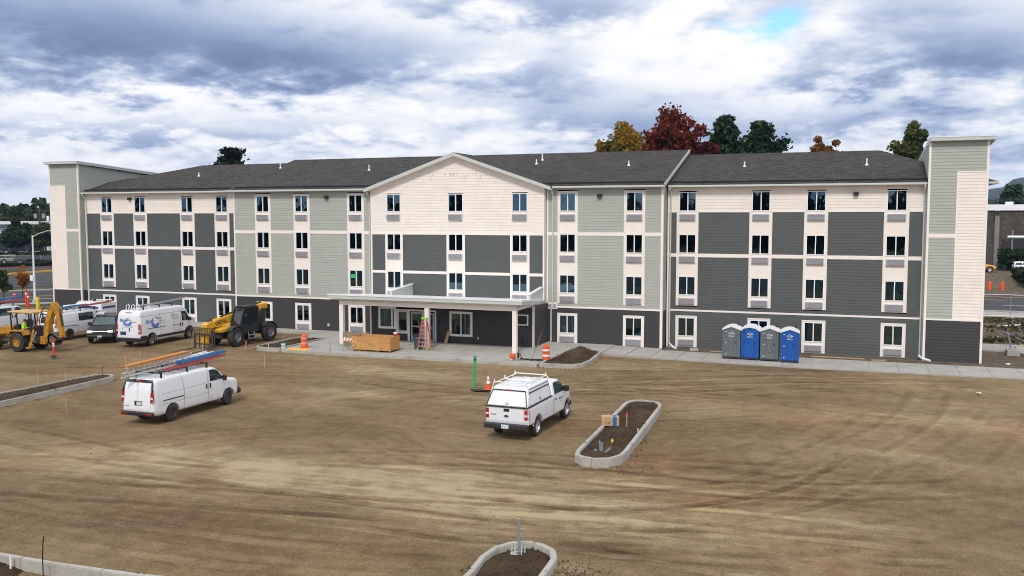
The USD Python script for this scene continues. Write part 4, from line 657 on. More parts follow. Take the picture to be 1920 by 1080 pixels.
M['dkrim'] = mat('dark_steel_rim', (.06, .06, .06), .5, metal=.4, vary=.2)
# ------------------------------------------------------------------ vehicles. local axes: +x forward, +y left, z up
class Body:
    """a car body: a side outline (x, z) given a width, inward lean and rounded edges; panels, glass and lettering lie on its own surface"""
    def __init__(s, outline, arches=(), half=1.0, lean=None, r=0.12, plan=None):
        s.main = Polygon(outline).buffer(-.03).buffer(.03, quad_segs=4); s.half, s.r = half, r; s.lean = lean or (lambda z: 0 * z); s.plan = plan or (lambda x: 0 * x)
        p = s.main
        for (ax, az, ar) in arches: p = p.difference(Point(ax, az).buffer(ar, quad_segs=12))
        s.poly = max(getattr(p, 'geoms', [p]), key=lambda g: g.area); c = np.array(s.main.exterior.segmentize(.02).coords); s.c = c
    def yh(s, x, z):
        x, z = np.asarray(x, float), np.asarray(z, float); d = np.clip(shapely.distance(shapely.points(np.stack([x, z], -1)), s.main.exterior) / s.r, 0, 1)
        return s.half - s.lean(z) - s.plan(x) - s.r * (1 - np.sqrt(np.maximum(0, 1 - (1 - d) ** 2)))
    def shell(s, step=.12):
        p, f = tri_region(s.poly, step, tuple(s.r * k for k in (.08, .25, .5, 1.0))); y = s.yh(p[:, 0], p[:, 1]); mb = MB()
        mb.add(np.column_stack([p[:, 0], y, p[:, 1]]), f); mb.add(np.column_stack([p[:, 0], -y, p[:, 1]]), f[:, ::-1])
        e = np.array(s.poly.exterior.segmentize(step).coords); y = s.yh(e[:, 0], e[:, 1]); k = len(e); v = np.concatenate([np.column_stack([e[:, 0], y * t_, e[:, 1]]) for t_ in (1, .5, 0, -.5, -1)])
        for j in range(4): mb.add(v[j * k:(j + 2) * k], [[i, i + 1, k + i + 1, k + i] for i in range(k - 1)])
        return mb
    def side(s, mb, poly, sg, off=.006, step=.12):
        if not isinstance(poly, (Polygon, shapely.MultiPolygon)): poly = Polygon(poly)
        for g in getattr(poly, 'geoms', [poly]):
            p, f = tri_region(g, step); y = s.yh(p[:, 0], p[:, 1]) + off; mb.add(np.column_stack([p[:, 0], sg * y, p[:, 1]]), f if sg > 0 else f[:, ::-1])
        return mb
    def seam(s, mb, pts, sg, w=.012): return s.side(mb, LineString(pts).buffer(w / 2 + .004, cap_style=2), sg, .003, .15)
    def end(s, z, which):
        k = s.c[:, 0] < s.c[:, 0].mean() if which == 'rear' else s.c[:, 0] > s.c[:, 0].mean(); c = s.c[k]; zz = np.atleast_1d(np.asarray(z, float)); out = []
        for q_ in zz:
            d = np.abs(c[:, 1] - q_); near = c[d < d.min() + .02]; out.append(near[:, 0].min() if which == 'rear' else near[:, 0].max())
        return np.array(out)
    def face(s, mb, z0, z1, y0, y1, which='rear', off=.008, top=None, n=6):
        """a patch on the rear or front: y0..y1 at z0, top = (y0, y1) at z1"""
        t0, t1 = top or (y0, y1); sg = -1 if which == 'rear' else 1; z = np.linspace(z0, z1, n); x = s.end(z, which) + sg * off; v = []
        for i, zz in enumerate(z):
            f = i / (n - 1); v += [(x[i], y0 + (t0 - y0) * f, zz), (x[i], y1 + (t1 - y1) * f, zz)]
        return mb.add(v, [[2 * i, 2 * i + 1, 2 * i + 3, 2 * i + 2] for i in range(n - 1)])
    def top(s, mb, x0, x1, y0, y1, off=.006, n=5):
        x = np.linspace(x0, x1, n); z = []
        for xx in x: d = np.abs(s.c[:, 0] - xx); z.append(s.c[d < .025][:, 1].max() + off)
        return mb.add([q_ for i in range(n) for q_ in ((x[i], y0, z[i]), (x[i], y1, z[i]))], [[2 * i, 2 * i + 1, 2 * i + 3, 2 * i + 2] for i in range(n - 1)])
    def scribble(s, mb, x, z, w, h, n, sg, seed, pen=.16, slant=.2):
        v, f = scrawl(w, h, n, seed, pen, slant).arrays(); X_ = x - sg * v[:, 0]; Z_ = z + v[:, 1]; return mb.add(np.column_stack([X_, sg * (s.yh(X_, Z_) + .006 + v[:, 2]), Z_]), f)
    def lettering(s, mb, txt, x, z, h, sg, off=.006, bold=False, squeeze=1.0, slant=0.0):
        m = meshkit.text_mesh(txt, h, .001, bold); v = np.array(m.vertices); v[:, 0] -= v[:, 0].mean(); v[:, 0] *= squeeze; X_ = x + (-sg) * (v[:, 0] + slant * v[:, 1]); Z_ = z + v[:, 1]; return mb.add(np.column_stack([X_, sg * (s.yh(X_, Z_) + off + v[:, 2]), Z_]), m.faces)
def scrawl(w, h, n, seed, pen=.16, slant=.2):
    """lettering too small to read in the photograph: a row of pen strokes"""
    r = random.Random(seed); st_ = []
    for i in range(n):
        u = (i + .5) / n * w - w / 2; g = w / n; hh = h * (1.0 if (i == 0 or r.random() < .25) else .66); k = r.randrange(4)
        if k == 0: p = [(u - .3 * g, 0), (u - .3 * g, hh), (u + .3 * g, hh * .5), (u + .3 * g, 0)]
        elif k == 1: p = [(u + .3 * g, hh * .8), (u - .3 * g, hh * .6), (u - .3 * g, .1 * h), (u + .3 * g, .1 * h)]
        elif k == 2: p = [(u - .3 * g, 0), (u, hh), (u + .3 * g, 0)]
        else: p = [(u, 0), (u, hh)]
        st_.append(LineString([(a + slant * b, b) for a, b in p]).buffer(pen * h / 2, quad_segs=2))
    sh = shapely.union_all(st_); mb = MB()
    for g in getattr(sh, 'geoms', [sh]): mb.ext(g.simplify(h * .02), 0, .001, 'z')
    return mb
def wheel(parent, x, y, R, w, rim_m, sg, rr=.62, steer=0.0, lugs=0, spokes=5, rim_name='rim', tyre_m='rubber', label=None):
    t_ = MB().lathe([(R * rr * .92, -w * .42), (R * rr, -w * .5), (R * .86, -w * .5), (R * .97, -w * .42), (R, -w * .25), (R, w * .25), (R * .97, w * .42), (R * .86, w * .5), (R * rr, w * .5), (R * rr * .92, w * .42)], 28, 'y')
    if lugs:
        for i in range(lugs):
            for s_ in (-1, 1):
                a = (i + (.5 if s_ > 0 else 0)) * 2 * PI / lugs; b = MB().bar((0, s_ * .02 * w, 0), (R * .12, s_ * .5 * w, 0), R * .07, R * .07); b.mv(0, 0, R * 1.0).rot(math.degrees(a), 'y'); t_.mb(b)
    r_ = MB().lathe([(.001, sg * w * .30), (R * .16, sg * w * .31), (R * .18, sg * w * .22), (R * rr * .55, sg * w * .18), (R * rr * .60, sg * w * .26), (R * rr * .84, sg * w * .30), (R * rr * .90, sg * w * .46), (R * rr * .99, sg * w * .47), (R * rr * .99, -sg * w * .4)], 24, 'y')
    hub = MB()
    for i in range(spokes): a = i * 2 * PI / spokes; hub.lathe([(.001, sg * w * .285), (R * .075, sg * w * .285), (R * .075, sg * w * .2)], 8, 'y', (R * rr * .72 * math.cos(a), 0, R * rr * .72 * math.sin(a)))
    for o in (t_, r_, hub): o.rot(steer, 'z'); o.mv(x, y, R)
    p_ = part(parent, 'wheel', t_, M[tyre_m], 40, label); part(p_, rim_name, r_, rim_m, 40); part(p_, 'wheel_slot', hub, M['black']); return p_
def mirror(parent, x, y, z, sg, m='black'): part(parent, 'mirror', MB().box(x - .07, x + .07, y + sg * .02 if sg > 0 else y - .26, y + .26 if sg > 0 else y - .02, z - .12, z + .14, .04).bar((x, y - sg * .06, z), (x, y + sg * .06, z), .05), M[m])
def panel_van(name, label, loc, rz, kind='low', side_glass=False, rear_glass=False, rack=True, steer=0.0, group=None, glassm='carglass'):
    t_ = thing(name, label, 'van', loc, rz, group)
    if kind == 'low':
        Ln, W = 6.0, .87; out = [(.07, .44), (.02, .62), (.03, 1.05), (.10, 1.58), (.20, 1.88), (.36, 1.98), (1.3, 2.02), (3.4, 2.02), (4.0, 1.98), (4.28, 1.89), (4.95, 1.36), (5.25, 1.28), (5.72, 1.17), (5.88, 1.06), (5.93, .82), (5.93, .5), (5.85, .40), (4.2, .36), (.4, .38)]
        ax, fx_, R = 1.20, 5.05, .385; b = Body(out, [(ax, .36, .47), (fx_, .36, .47)], W, lambda z: .13 * np.clip((z - 1.1) / 1.0, 0, 1) ** 1.3, .13, lambda x: .10 * np.clip((x - 5.2) / .7, 0, 1) ** 2 + .05 * np.clip((.5 - x) / .5, 0, 1) ** 2)
    else:
        Ln, W = 5.95, 1.0; out = [(.05, .46), (0, .7), (.0, 1.4), (.05, 2.2), (.14, 2.42), (.34, 2.52), (2.5, 2.56), (4.5, 2.54), (4.85, 2.44), (5.08, 2.22), (5.48, 1.42), (5.72, 1.24), (5.86, 1.0), (5.90, .8), (5.88, .45), (5.8, .32), (.4, .36)]
        ax, fx_, R = 1.15, 5.22, .36; b = Body(out, [(ax, .36, .45), (fx_, .36, .46)], W, lambda z: .13 * np.clip((z - 1.3) / 1.2, 0, 1) ** 1.4, .12, lambda x: .14 * np.clip((x - 5.3) / .6, 0, 1) ** 2)
    bd = part(t_, 'body', b.shell(), M['white'], 35)
    for sg in (-1, 1):
        rm = M['dkrim'] if kind == 'low' else M['steel']; wheel(t_, ax, sg * (W - .13), R, .25, rm, sg); wheel(t_, fx_, sg * (W - .13), R, .25, rm, sg, steer=steer)
        sm = MB()
        if kind == 'low':
            for pts in ([(1.98, .42), (1.98, 1.5), (1.86, 2.0)], [(3.62, .42), (3.62, 2.02)], [(4.72, .55), (4.74, 1.42)], [(3.62, 1.36), (4.72, 1.36)]): b.seam(sm, pts, sg, .014)
            for zz in (1.30, .84): b.side(sm, sbox(.35, zz, 4.6 if zz > 1 else 4.5, zz + .012), sg, .002, .5)
            part(t_, 'door', b.side(MB(), Polygon([(3.64, .42), (4.62, .42), (4.70, 1.38), (4.33, 1.80), (3.64, 1.90)]), sg, .004), M['white'], 35); part(t_, 'side_window', b.side(MB(), Polygon([(3.74, 1.34), (4.74, 1.33), (4.32, 1.78), (4.15, 1.86), (3.76, 1.86)]).buffer(-.02).buffer(.02), sg, .012), M[glassm], True)
            if side_glass: part(t_, 'side_window', b.side(MB(), sbox(2.1, 1.30, 3.5, 1.86).buffer(-.05).buffer(.05), sg, .01), M[glassm], True)
            if sg < 0: part(t_, 'slide_rail', b.side(MB(), sbox(.62, .985, 1.96, 1.03), sg, .012, .3), M['black'])
            for xx in (3.48, 3.74): part(t_, 'handle', b.side(MB(), sbox(xx - .035, 1.06, xx + .035, 1.25).buffer(.01), sg, .02, .2), M['black'])
            part(t_, 'tail_lamp', b.side(MB(), sbox(.03, 1.0, .13, 1.46), sg, .01, .2).mb(b.face(MB(), 1.0, 1.46, sg * .72, sg * .85, 'rear', .012)), M['redlens']); part(t_, 'lamp_band', b.face(MB(), 1.16, 1.24, sg * .73, sg * .85, 'rear', .018, n=2), M['whitelens']); part(t_, 'headlamp', b.side(MB(), sbox(5.70, .82, 5.90, 1.02), sg, .01, .2), M['whitelens']); part(t_, 'marker_lamp', b.side(MB(), sbox(5.80, .72, 5.91, .80), sg, .012, .2), M['amber'])
            mirror(t_, 4.72, sg * (W - .10), 1.36, sg)
            part(t_, 'wheel_arch_lip', b.side(MB(), Point(ax, .36).buffer(.50).difference(Point(ax, .36).buffer(.472)).intersection(sbox(0, .42, 6, 2)).union(Point(fx_, .36).buffer(.50).difference(Point(fx_, .36).buffer(.472)).intersection(sbox(0, .42, 6, 2))), sg, .012, .1), M['white'], 30)
        else:
            for pts in ([(2.1, .5), (2.1, 2.3)], [(3.6, .5), (3.6, 2.3)], [(4.3, .5), (4.3, 2.25)], [(5.15, .8), (5.2, 1.4)], [(.1, 2.12), (4.6, 2.12)]): b.seam(sm, pts, sg, .013)
            part(t_, 'side_window', b.side(MB(), Polygon([(4.42, 1.42), (5.28, 1.40), (4.96, 2.02), (4.88, 2.10), (4.42, 2.10)]).buffer(-.03).buffer(.03), sg, .012), M[glassm], True)
            part(t_, 'rub_strip', b.side(MB(), sbox(1.72, .50, 4.75, .68), sg, .02, .3), M['black']); part(t_, 'wheel_arch_cover', b.side(MB(), Point(fx_, .40).buffer(.58).difference(Point(fx_, .36).buffer(.46)).intersection(sbox(4.6, .36, 5.88, 1.2)), sg, .02, .1).mb(b.side(MB(), Point(ax, .40).buffer(.54).difference(Point(ax, .36).buffer(.455)).intersection(sbox(0, .4, 6.24, 1.2)).union(sbox(.02, .42, .66, .78)), sg, .02, .1)), M['black'])
            for xx in (4.22, 4.46): part(t_, 'handle', b.side(MB(), sbox(xx - .04, 1.05, xx + .04, 1.28).buffer(.01), sg, .02, .2), M['black'])
            part(t_, 'tail_lamp', b.side(MB(), sbox(.03, .92, .12, 1.62), sg, .01, .2).mb(b.face(MB(), .92, 1.62, sg * .86, sg * .97, 'rear', .014)), M['redlens']); part(t_, 'lamp_band', b.face(MB(), 1.1, 1.22, sg * .87, sg * .96, 'rear', .02, n=2), M['whitelens'])
            if sg < 0:
                part(t_, 'slide_rail', b.side(MB(), sbox(.75, 1.20, 2.6, 1.25), sg, .012, .4), M['navy'])
                globe = Polygon([(1.15, 1.56)] + [(1.55 + .42 * math.cos(q_), 1.56 + .34 * math.sin(q_)) for q_ in np.linspace(PI + .05, 2 * PI - .05, 14)]).difference(Point(1.6, 1.62).buffer(.17))
                L1 = MB(); b.scribble(L1, .95, 1.60, .75, .30, 6, sg, 1, .2, .3); b.side(L1, globe, sg, .007, .2); part(t_, 'van_lettering', L1, M['blueprint']); L2 = MB()
                for (xx, zz, w_, h_, n_) in ((1.75, 1.90, .40, .10, 5), (2.02, 1.80, .5, .10, 6), (2.25, 1.62, .6, .11, 6), (2.25, 1.47, .7, .07, 9), (3.62, 1.90, .85, .085, 12), (3.70, 1.75, .85, .085, 12), (3.78, 1.60, .75, .085, 10), (3.75, 1.16, .80, .10, 10), (3.95, .80, .6, .06, 9)): b.scribble(L2, xx, zz, w_, h_, n_, sg, int(zz * 100), .22, .1)
                part(t_, 'van_lettering', L2, M['greyprint'])
            mirror(t_, 5.16, sg * (W - .04), 1.5, sg)
        part(t_, 'seam', sm, M['seam'])
    if kind == 'low':
        part(t_, 'rear_trim', b.face(MB(), 1.84, 1.95, -.74, .74, 'rear', .010, (-.68, .68)).mb(b.face(MB(), 1.46, 1.88, -.845, -.74, 'rear', .011, (-.76, -.68))).mb(b.face(MB(), 1.46, 1.88, .74, .845, 'rear', .011, (.68, .76))), M['blackgl'])
        part(t_, 'rear_door', b.face(MB(), .66, 1.84, -.72, -.006, 'rear', .016, (-.68, -.006), 10), M['white'], 30); part(t_, 'rear_door', b.face(MB(), .66, 1.84, .006, .72, 'rear', .016, (.006, .68), 10), M['white'], 30); part(t_, 'brake_lamp', b.face(MB(), 1.89, 1.93, -.14, .14, 'rear', .02, n=2), M['redlens'])
        if rear_glass: part(t_, 'rear_window', b.face(MB(), 1.28, 1.78, -.66, -.06, 'rear', .024, (-.62, -.06)).mb(b.face(MB(), 1.28, 1.78, .06, .66, 'rear', .024, (.06, .62))), M['blackgl'])
        part(t_, 'bumper', MB().box(-.08, .12, -.86, .86, .42, .60, .05), M['black'], 30); part(t_, 'reflector', MB().box(-.088, -.08, -.86, -.52, .50, .55).box(-.088, -.08, .52, .86, .50, .55), M['redlens']); part(t_, 'front_bumper', MB().box(5.80, 6.08, -.86, .86, .40, .70, .08), M['black'], 30); part(t_, 'grille', b.face(MB(), .72, 1.02, -.6, .6, 'front', .012), M['black'])
        pl = part(t_, 'licence_plate', b.face(MB(), .86, 1.06, -.28, .14, 'rear', .022, n=2), M['black']); part(pl, 'plate', b.face(MB(), .88, 1.03, -.26, .02, 'rear', .03, n=2), M['plate']); part(t_, 'badge', b.face(MB(), .80, .83, .40, .68, 'rear', .02, n=2), M['greyprint'])
        part(t_, 'windscreen', b.face(MB(), 1.40, 1.82, -.72, .72, 'front', .012, (-.62, .62), 10), M[glassm], True)
    else:
        part(t_, 'rear_door', b.face(MB(), .62, 2.38, -.85, -.006, 'rear', .01, (-.78, -.006), 10), M['white'], 30); part(t_, 'rear_door', b.face(MB(), .62, 2.38, .006, .85, 'rear', .01, (.006, .78), 10), M['white'], 30); part(t_, 'bumper', MB().box(-.08, .2, -.98, .98, .38, .66, .05), M['black'], 30)
        part(t_, 'licence_plate', b.face(MB(), .84, 1.08, .18, .66, 'rear', .02, n=2), M['navy']); part(t_, 'handle', b.face(MB(), 1.1, 1.34, -.16, -.08, 'rear', .022, n=2), M['navy']); part(t_, 'marker_lamp', b.face(MB(), 2.36, 2.41, -.26, .26, 'rear', .016, n=2), M['black']); part(t_, 'badge', b.face(MB(), 1.28, 1.34, .42, .50, 'rear', .016, n=2), M['navy'])
        xr = float(b.end(1.7, 'rear')[0]) - .03; L1, L2 = MB(), MB(); fr_ = lambda y, z: frame((xr, y, z), (0, -1, 0), (.04, 0, 1))
        L1.mb(scrawl(.62, .22, 6, 1, .2, .3), fr_(.38, 1.78)); L1.mb(MB().ext(Polygon([(-.38, 0)] + [(.38 * math.cos(q_), .28 * math.sin(q_)) for q_ in np.linspace(PI + .05, 2 * PI - .05, 14)]).difference(Point(.0, .04).buffer(.15)), 0, .001, 'z'), fr_(.05, 1.74))
        for (y, z, w_, h_, n_) in ((0, 1.96, .25, .07, 4), (-.12, 1.86, .4, .07, 6), (-.42, 1.72, .5, .09, 7), (.02, 1.46, 1.1, .04, 18), (.02, 1.37, .8, .075, 10)): L2.mb(scrawl(w_, h_, n_, int(z * 50), .22, .1), fr_(y, z))
        part(t_, 'van_lettering', L1, M['blueprint']); part(t_, 'van_lettering', L2, M['greyprint'])
        part(t_, 'windscreen', b.face(MB(), 1.50, 2.28, -.86, .86, 'front', .012, (-.74, .74), 10), M[glassm], True)
    if rack:
        rk = MB(); zt = 2.02 if kind == 'low' else 2.56; hw = .68; n_ = (.75, 2.4, 3.75)
        for xx in n_:
            rk.bar((xx, -hw, zt + .17), (xx, hw, zt + .17), .05, .05)
            for sg in (-1, 1): rk.bar((xx, sg * hw, zt - .06), (xx, sg * hw, zt + .19), .07, .06)
        if kind == 'low':
            for sg in (-1, 1): rk.tube([(.6, sg * .3, zt + .15), (.62, sg * hw * .9, zt + .20), (.9, sg * hw, zt + .19), (3.9, sg * hw, zt + .19)], .02, 6)
            for xx in (1.3, 1.85): rk.bar((xx, -hw, zt + .15), (xx, hw, zt + .15), .03)
            rk.bar((.7, .22, zt + .14), (3.8, .22, zt + .14), .03); rk.bar((.7, -.22, zt + .14), (3.8, -.22, zt + .14), .03)
        part(t_, 'roof_rack', rk, M['black'])
    return t_
def ladder(label, base, p0, p1, width, mrail, mrung, deep=.075, thick=.03, n=None, group=None, plan=(0, 0, 1), name='ladder'):
    """a ladder from p0 to p1 (world), lying with its rungs across plan x direction"""
    p0, p1 = np.array(p0, float), np.array(p1, float); t_ = thing(name, label, 'ladder', tuple(p0), group=group); d = p1 - p0; Ln = np.linalg.norm(d); u = d / Ln; ac_ = np.array(plan, float); ac_ = ac_ - u * (u @ ac_); ac_ /= np.linalg.norm(ac_); up = np.cross(u, ac_)
    for s_ in (-1, 1): part(t_, 'rail', MB().bar(s_ * ac_ * width / 2, d + s_ * ac_ * width / 2, thick, deep, up), M[mrail])
    k = n or int(Ln / .3)
    for i in range(k): c = u * (Ln * (i + .5) / k); part(t_, 'rung', MB().bar(c - ac_ * (width / 2 - thick / 2), c + ac_ * (width / 2 - thick / 2), .035, .03, up), M[mrung])
    return t_
# ladder van in the foreground; its local x runs along world +y
VX, VY = -18.72, -31.70
panel_van('ladder_van', 'white panel van with orange and blue ladders on its rack, front wheels turned', (VX, VY, 0), 90, steer=14)
def vr(x, y, z): return (VX - y, VY + x, z)
zr0 = 2.20
pk = thing('scaffold_plank', 'bright orange plank deck tied along the outer left of the van rack', 'plank', vr(-.12, .46, zr0 + .36)); d_ = np.array(vr(3.75, .42, zr0 + .48)) - np.array(vr(-.12, .46, zr0 + .36))
part(pk, 'deck', MB().bar((0, 0, 0), d_, .30, .045), M['forange'])
for sg in (-1, 1): part(pk, 'side_rail', MB().bar(np.array((sg * .165, 0, -.02)), d_ + np.array((sg * .165, 0, -.02)), .03, .10), M['forange'])
ladder('upper grey aluminium extension ladder standing on edge under the orange plank', 0, vr(-.25, .36, zr0 + .20), vr(3.9, .33, zr0 + .30), .20, 'alu', 'alu', .07, .035, 13, plan=(.25, 0, 1))
ladder('lower grey aluminium extension ladder on edge, sticking out behind the van', 0, vr(-.40, .42, zr0 - .02), vr(4.2, .38, zr0 + .10), .20, 'alu', 'alu', .07, .035, 15, plan=(.25, 0, 1))
ladder('grey aluminium ladder lying flat between the van roof rails', 0, vr(-.35, .14, zr0 - .0), vr(4.3, .10, zr0 + .04), .30, 'alu', 'alu', .07, .05, 13, plan=(1, 0, .2))
ladder('white aluminium step ladder lying flat at the front of the van rack', 0, vr(2.5, .18, zr0 + .16), vr(5.0, .12, zr0 + .30), .40, 'metalwhite', 'metalwhite', .08, .06, 7, plan=(1, 0, 0))
ladder('blue fibreglass step ladder over the windscreen of the ladder van', 0, vr(2.4, -.28, zr0 + .20), vr(5.25, -.36, zr0 + .30), .36, 'fblue', 'fblue2', .13, .13, 6, plan=(1, 0, 0.15))
ladder('faded red step ladder under the blue one on the van', 0, vr(1.4, -.42, zr0 + .02), vr(5.25, -.44, zr0 + .15), .30, 'fred', 'fred', .10, .07, 8, plan=(1, 0, 0.1))
# pickup with a white cap
def pickup(label, loc, rz, name='pickup_truck'):
    t_ = thing(name, label, 'pickup truck', loc, rz); W = .94; R = .40; ax, fx_ = 1.18, 4.86
    out = [(.10, .62), (.06, .80), (.05, 1.34), (2.95, 1.34), (3.0, 1.36), (3.08, 1.80), (3.22, 1.92), (3.75, 1.94), (4.05, 1.88), (4.20, 1.78), (4.62, 1.34), (5.0, 1.27), (5.40, 1.17), (5.56, 1.06), (5.60, .8), (5.58, .52), (5.5, .44), (4.2, .46), (2.0, .50)]
    b = Body(out, [(ax, .42, .52), (fx_, .42, .52)], W, lambda z: .17 * np.clip((z - 1.25) / .7, 0, 1) ** 1.2, .09, lambda x: .16 * np.clip((x - 4.9) / .7, 0, 1) ** 2)
    part(t_, 'body', b.shell(.11), M['white'], 35)
    for sg in (-1, 1):
        wheel(t_, ax, sg * (W - .14), R, .26, M['alu'], sg, .64); wheel(t_, fx_, sg * (W - .14), R, .26, M['alu'], sg, .64); sm = MB()
        for pts in ([(2.98, .5), (2.98, 1.34)], [(3.12, .55), (3.10, 1.34)], [(4.50, .62), (4.52, 1.36)], [(.22, .62), (.22, 1.30)]): b.seam(sm, pts, sg, .014)
        b.side(sm, sbox(1.75, .72, 4.38, .735), sg, .002, .5); part(t_, 'seam', sm, M['seam'])
        part(t_, 'door', b.side(MB(), Polygon([(3.13, .56), (4.40, .56), (4.49, 1.33), (3.11, 1.33)]), sg, .004), M['white'], 30); part(t_, 'side_window', b.side(MB(), Polygon([(3.20, 1.36), (4.55, 1.35), (4.17, 1.74), (4.0, 1.83), (3.28, 1.84)]).buffer(-.03).buffer(.03), sg, .012), M['carglass'], True); part(t_, 'handle', b.side(MB(), sbox(3.22, 1.10, 3.38, 1.17), sg, .02, .2), M['black'])
        part(t_, 'tail_lamp', b.side(MB(), sbox(.07, .86, .22, 1.26), sg, .01, .2).mb(b.face(MB(), .86, 1.26, sg * .77, sg * .90, 'rear', .012)), M['redlens']); part(t_, 'lamp_band', b.face(MB(), 1.0, 1.08, sg * .78, sg * .90, 'rear', .018, n=2), M['whitelens']); part(t_, 'headlamp', b.side(MB(), sbox(5.34, .86, 5.56, 1.06), sg, .01, .2), M['whitelens']); mirror(t_, 4.42, sg * (W - .04), 1.42, sg)
        part(t_, 'wheel_arch_lip', b.side(MB(), Point(ax, .42).buffer(.57).difference(Point(ax, .42).buffer(.52)).intersection(sbox(0, .5, 6, 2)).union(Point(fx_, .42).buffer(.57).difference(Point(fx_, .42).buffer(.52)).intersection(sbox(0, .5, 6, 2))), sg, .02, .1), M['white'], 30)
    L1 = MB(); b.scribble(L1, 3.95, 1.06, .5, .09, 6, -1, 3, .35, .2); b.scribble(L1, 4.0, .92, .2, .05, 3, -1, 4, .35, .2); part(t_, 'door_lettering', L1, M['navy'])
    part(t_, 'tailgate', b.face(MB(), .66, 1.30, -.74, .74, 'rear', .014), M['white']); part(t_, 'handle', b.face(MB(), 1.16, 1.28, -.12, .12, 'rear', .024, n=2), M['black']); em = MB().lathe([(.001, 0), (.10, 0), (.10, -.01)], 16, 'x', (0, 0, 0)); em.v = [v * np.array([1, 1, .45]) + np.array([float(b.end(.98, 'rear')[0]) - .024, 0, .98]) for v in em.v]; part(t_, 'oval_badge', em, M['navy']); part(t_, 'badge', b.face(MB(), 1.0, 1.04, .45, .68, 'rear', .02, n=2), M['greyprint'])
    part(t_, 'bumper', MB().box(-.12, .12, -.95, .95, .46, .68, .04), M['dkmetal'], 30); part(t_, 'licence_plate', MB().box(-.135, -.12, -.16, .16, .50, .66), M['plate']); part(t_, 'front_bumper', MB().box(5.48, 5.70, -.88, .88, .42, .68, .07), M['black'], 30); part(t_, 'windscreen', b.face(MB(), 1.38, 1.76, -.78, .78, 'front', .012, (-.66, .66), 8), M['carglass'], True); part(t_, 'grille', b.face(MB(), .74, 1.06, -.55, .55, 'front', .012), M['black']); part(t_, 'rear_window', MB().quad((3.02, -.6, 1.45), (3.02, .6, 1.45), (3.10, .55, 1.80), (3.10, -.55, 1.80)), M['carglass'])
    c = Body([(.06, 1.36), (.36, 1.98), (.46, 2.07), (.62, 2.11), (2.70, 2.12), (2.84, 2.05), (2.90, 1.36)], (), W - .02, lambda z: .20 * np.clip((z - 1.36) / .85, 0, 1), .07)
    cp = part(t_, 'truck_cap', c.shell(.11), M['white'], 35); part(t_, 'cap_rear_door', c.face(MB(), 1.40, 1.94, -.82, .82, 'rear', .012, (-.66, .66), 8), M['white'], 30); sl = MB()
    part(t_, 'rubber_seal', MB().box(.0, 2.95, -.935, .935, 1.335, 1.372), M['black'])
    for y_ in (-.86, .86): sl.face if False else None
    c.face(sl, 1.40, 1.97, -.885, -.845, 'rear', .014, (-.735, -.695), 8); c.face(sl, 1.40, 1.97, .845, .885, 'rear', .014, (.695, .735), 8); c.face(sl, 1.95, 2.0, -.72, .72, 'rear', .016, n=3)
    for sg in (-1, 1):
        c.side(sl, sbox(.42, 1.86, 2.80, 1.91), sg, .012, .3); c.side(sl, sbox(.56, 2.0, 2.78, 2.025), sg, .01, .3); c.side(sl, Polygon([(2.78, 1.40), (2.81, 1.40), (2.78, 2.0), (2.75, 2.0)]), sg, .01, .3)
        part(t_, 'cap_side_door', c.side(MB(), Polygon([(.36, 1.42), (2.74, 1.42), (2.72, 1.83), (.52, 1.83)]), sg, .008), M['white'], 30); part(t_, 'latch', c.side(MB(), sbox(1.46, 1.46, 1.56, 1.58), sg, .02, .2), M['navy'])
    part(t_, 'rubber_seal', sl, M['black']); part(t_, 'brake_lamp', c.face(MB(), 1.97, 2.01, -.16, .16, 'rear', .022, n=2), M['redlens']); part(t_, 'latch', c.face(MB(), 1.44, 1.52, -.07, .07, 'rear', .02, n=2), M['chrome'])
    for i, xx in enumerate((.46, 1.55, 2.72)):
        z_ = 2.11; rk = MB(); rk.tube([(xx - .10 * (i == 0), -.84, 1.72 if i == 0 else 2.1), (xx, -.72, z_ + .16), (xx, .72, z_ + .16), (xx - .10 * (i == 0), .84, 1.72 if i == 0 else 2.1)] if i != 1 else [(xx, -.68, z_ - .06), (xx, -.68, z_ + .10), (xx, .68, z_ + .10), (xx, .68, z_ - .06)], .022, 6)
        for sg in (-1, 1): rk.bar((xx, sg * .70, z_ + .10), (xx, sg * .70, z_ + .26), .035)
        part(t_, 'rack_bar', rk, M['metalwhite'])
    for sg in (-1, 1): part(t_, 'rack_bar', MB().bar((.46, sg * .66, 2.24), (2.72, sg * .66, 2.24), .03), M['metalwhite'])
    return t_
pickup('white pickup truck with a white cap and rack parked in the middle of the yard', (-2.84, -28.62, 0), 88.3)
panel_van('tall_van', 'tall white van with blue script lettering and ladders on its roof', (-36.72, -13.02, 0), 92.5, kind='tall', rack=True)
def tv(x, y, z): a = math.radians(92.5); return (-36.72 + x * math.cos(a) - y * math.sin(a), -13.02 + x * math.sin(a) + y * math.cos(a), z)
ladder('weathered aluminium ladder strapped along the tall van roof', 0, tv(1.5, -.45, 2.80), tv(5.6, -.35, 2.98), .38, 'galv', 'galv', .08, .04, 13, plan=(1, 0, .3)); ladder('folded grey ladder lying low on the tall van roof', 0, tv(1.0, .05, 2.78), tv(3.6, .1, 2.80), .36, 'alu', 'alu', .07, .04, 8, plan=(1, 0, .2))
hk = thing('pipe_hooks', 'white bent pipe brackets standing at the rear of the tall van roof', 'roof brackets', tv(.6, .2, 2.56))
for i, dx in enumerate((-.45, .0, .45)): part(hk, 'bracket', MB().tube([(dx, 0, 0), (dx + .05, 0, .28), (dx + .22, 0, .36), (dx + .3, 0, .2), (dx + .2, 0, .05)], .03, 6), M['metalwhite'])
panel_van('window_van', 'white van with dark side window parked between the backhoe and the dark truck', (-44.55, -12.6, 0), 90, side_glass=True, rear_glass=True)
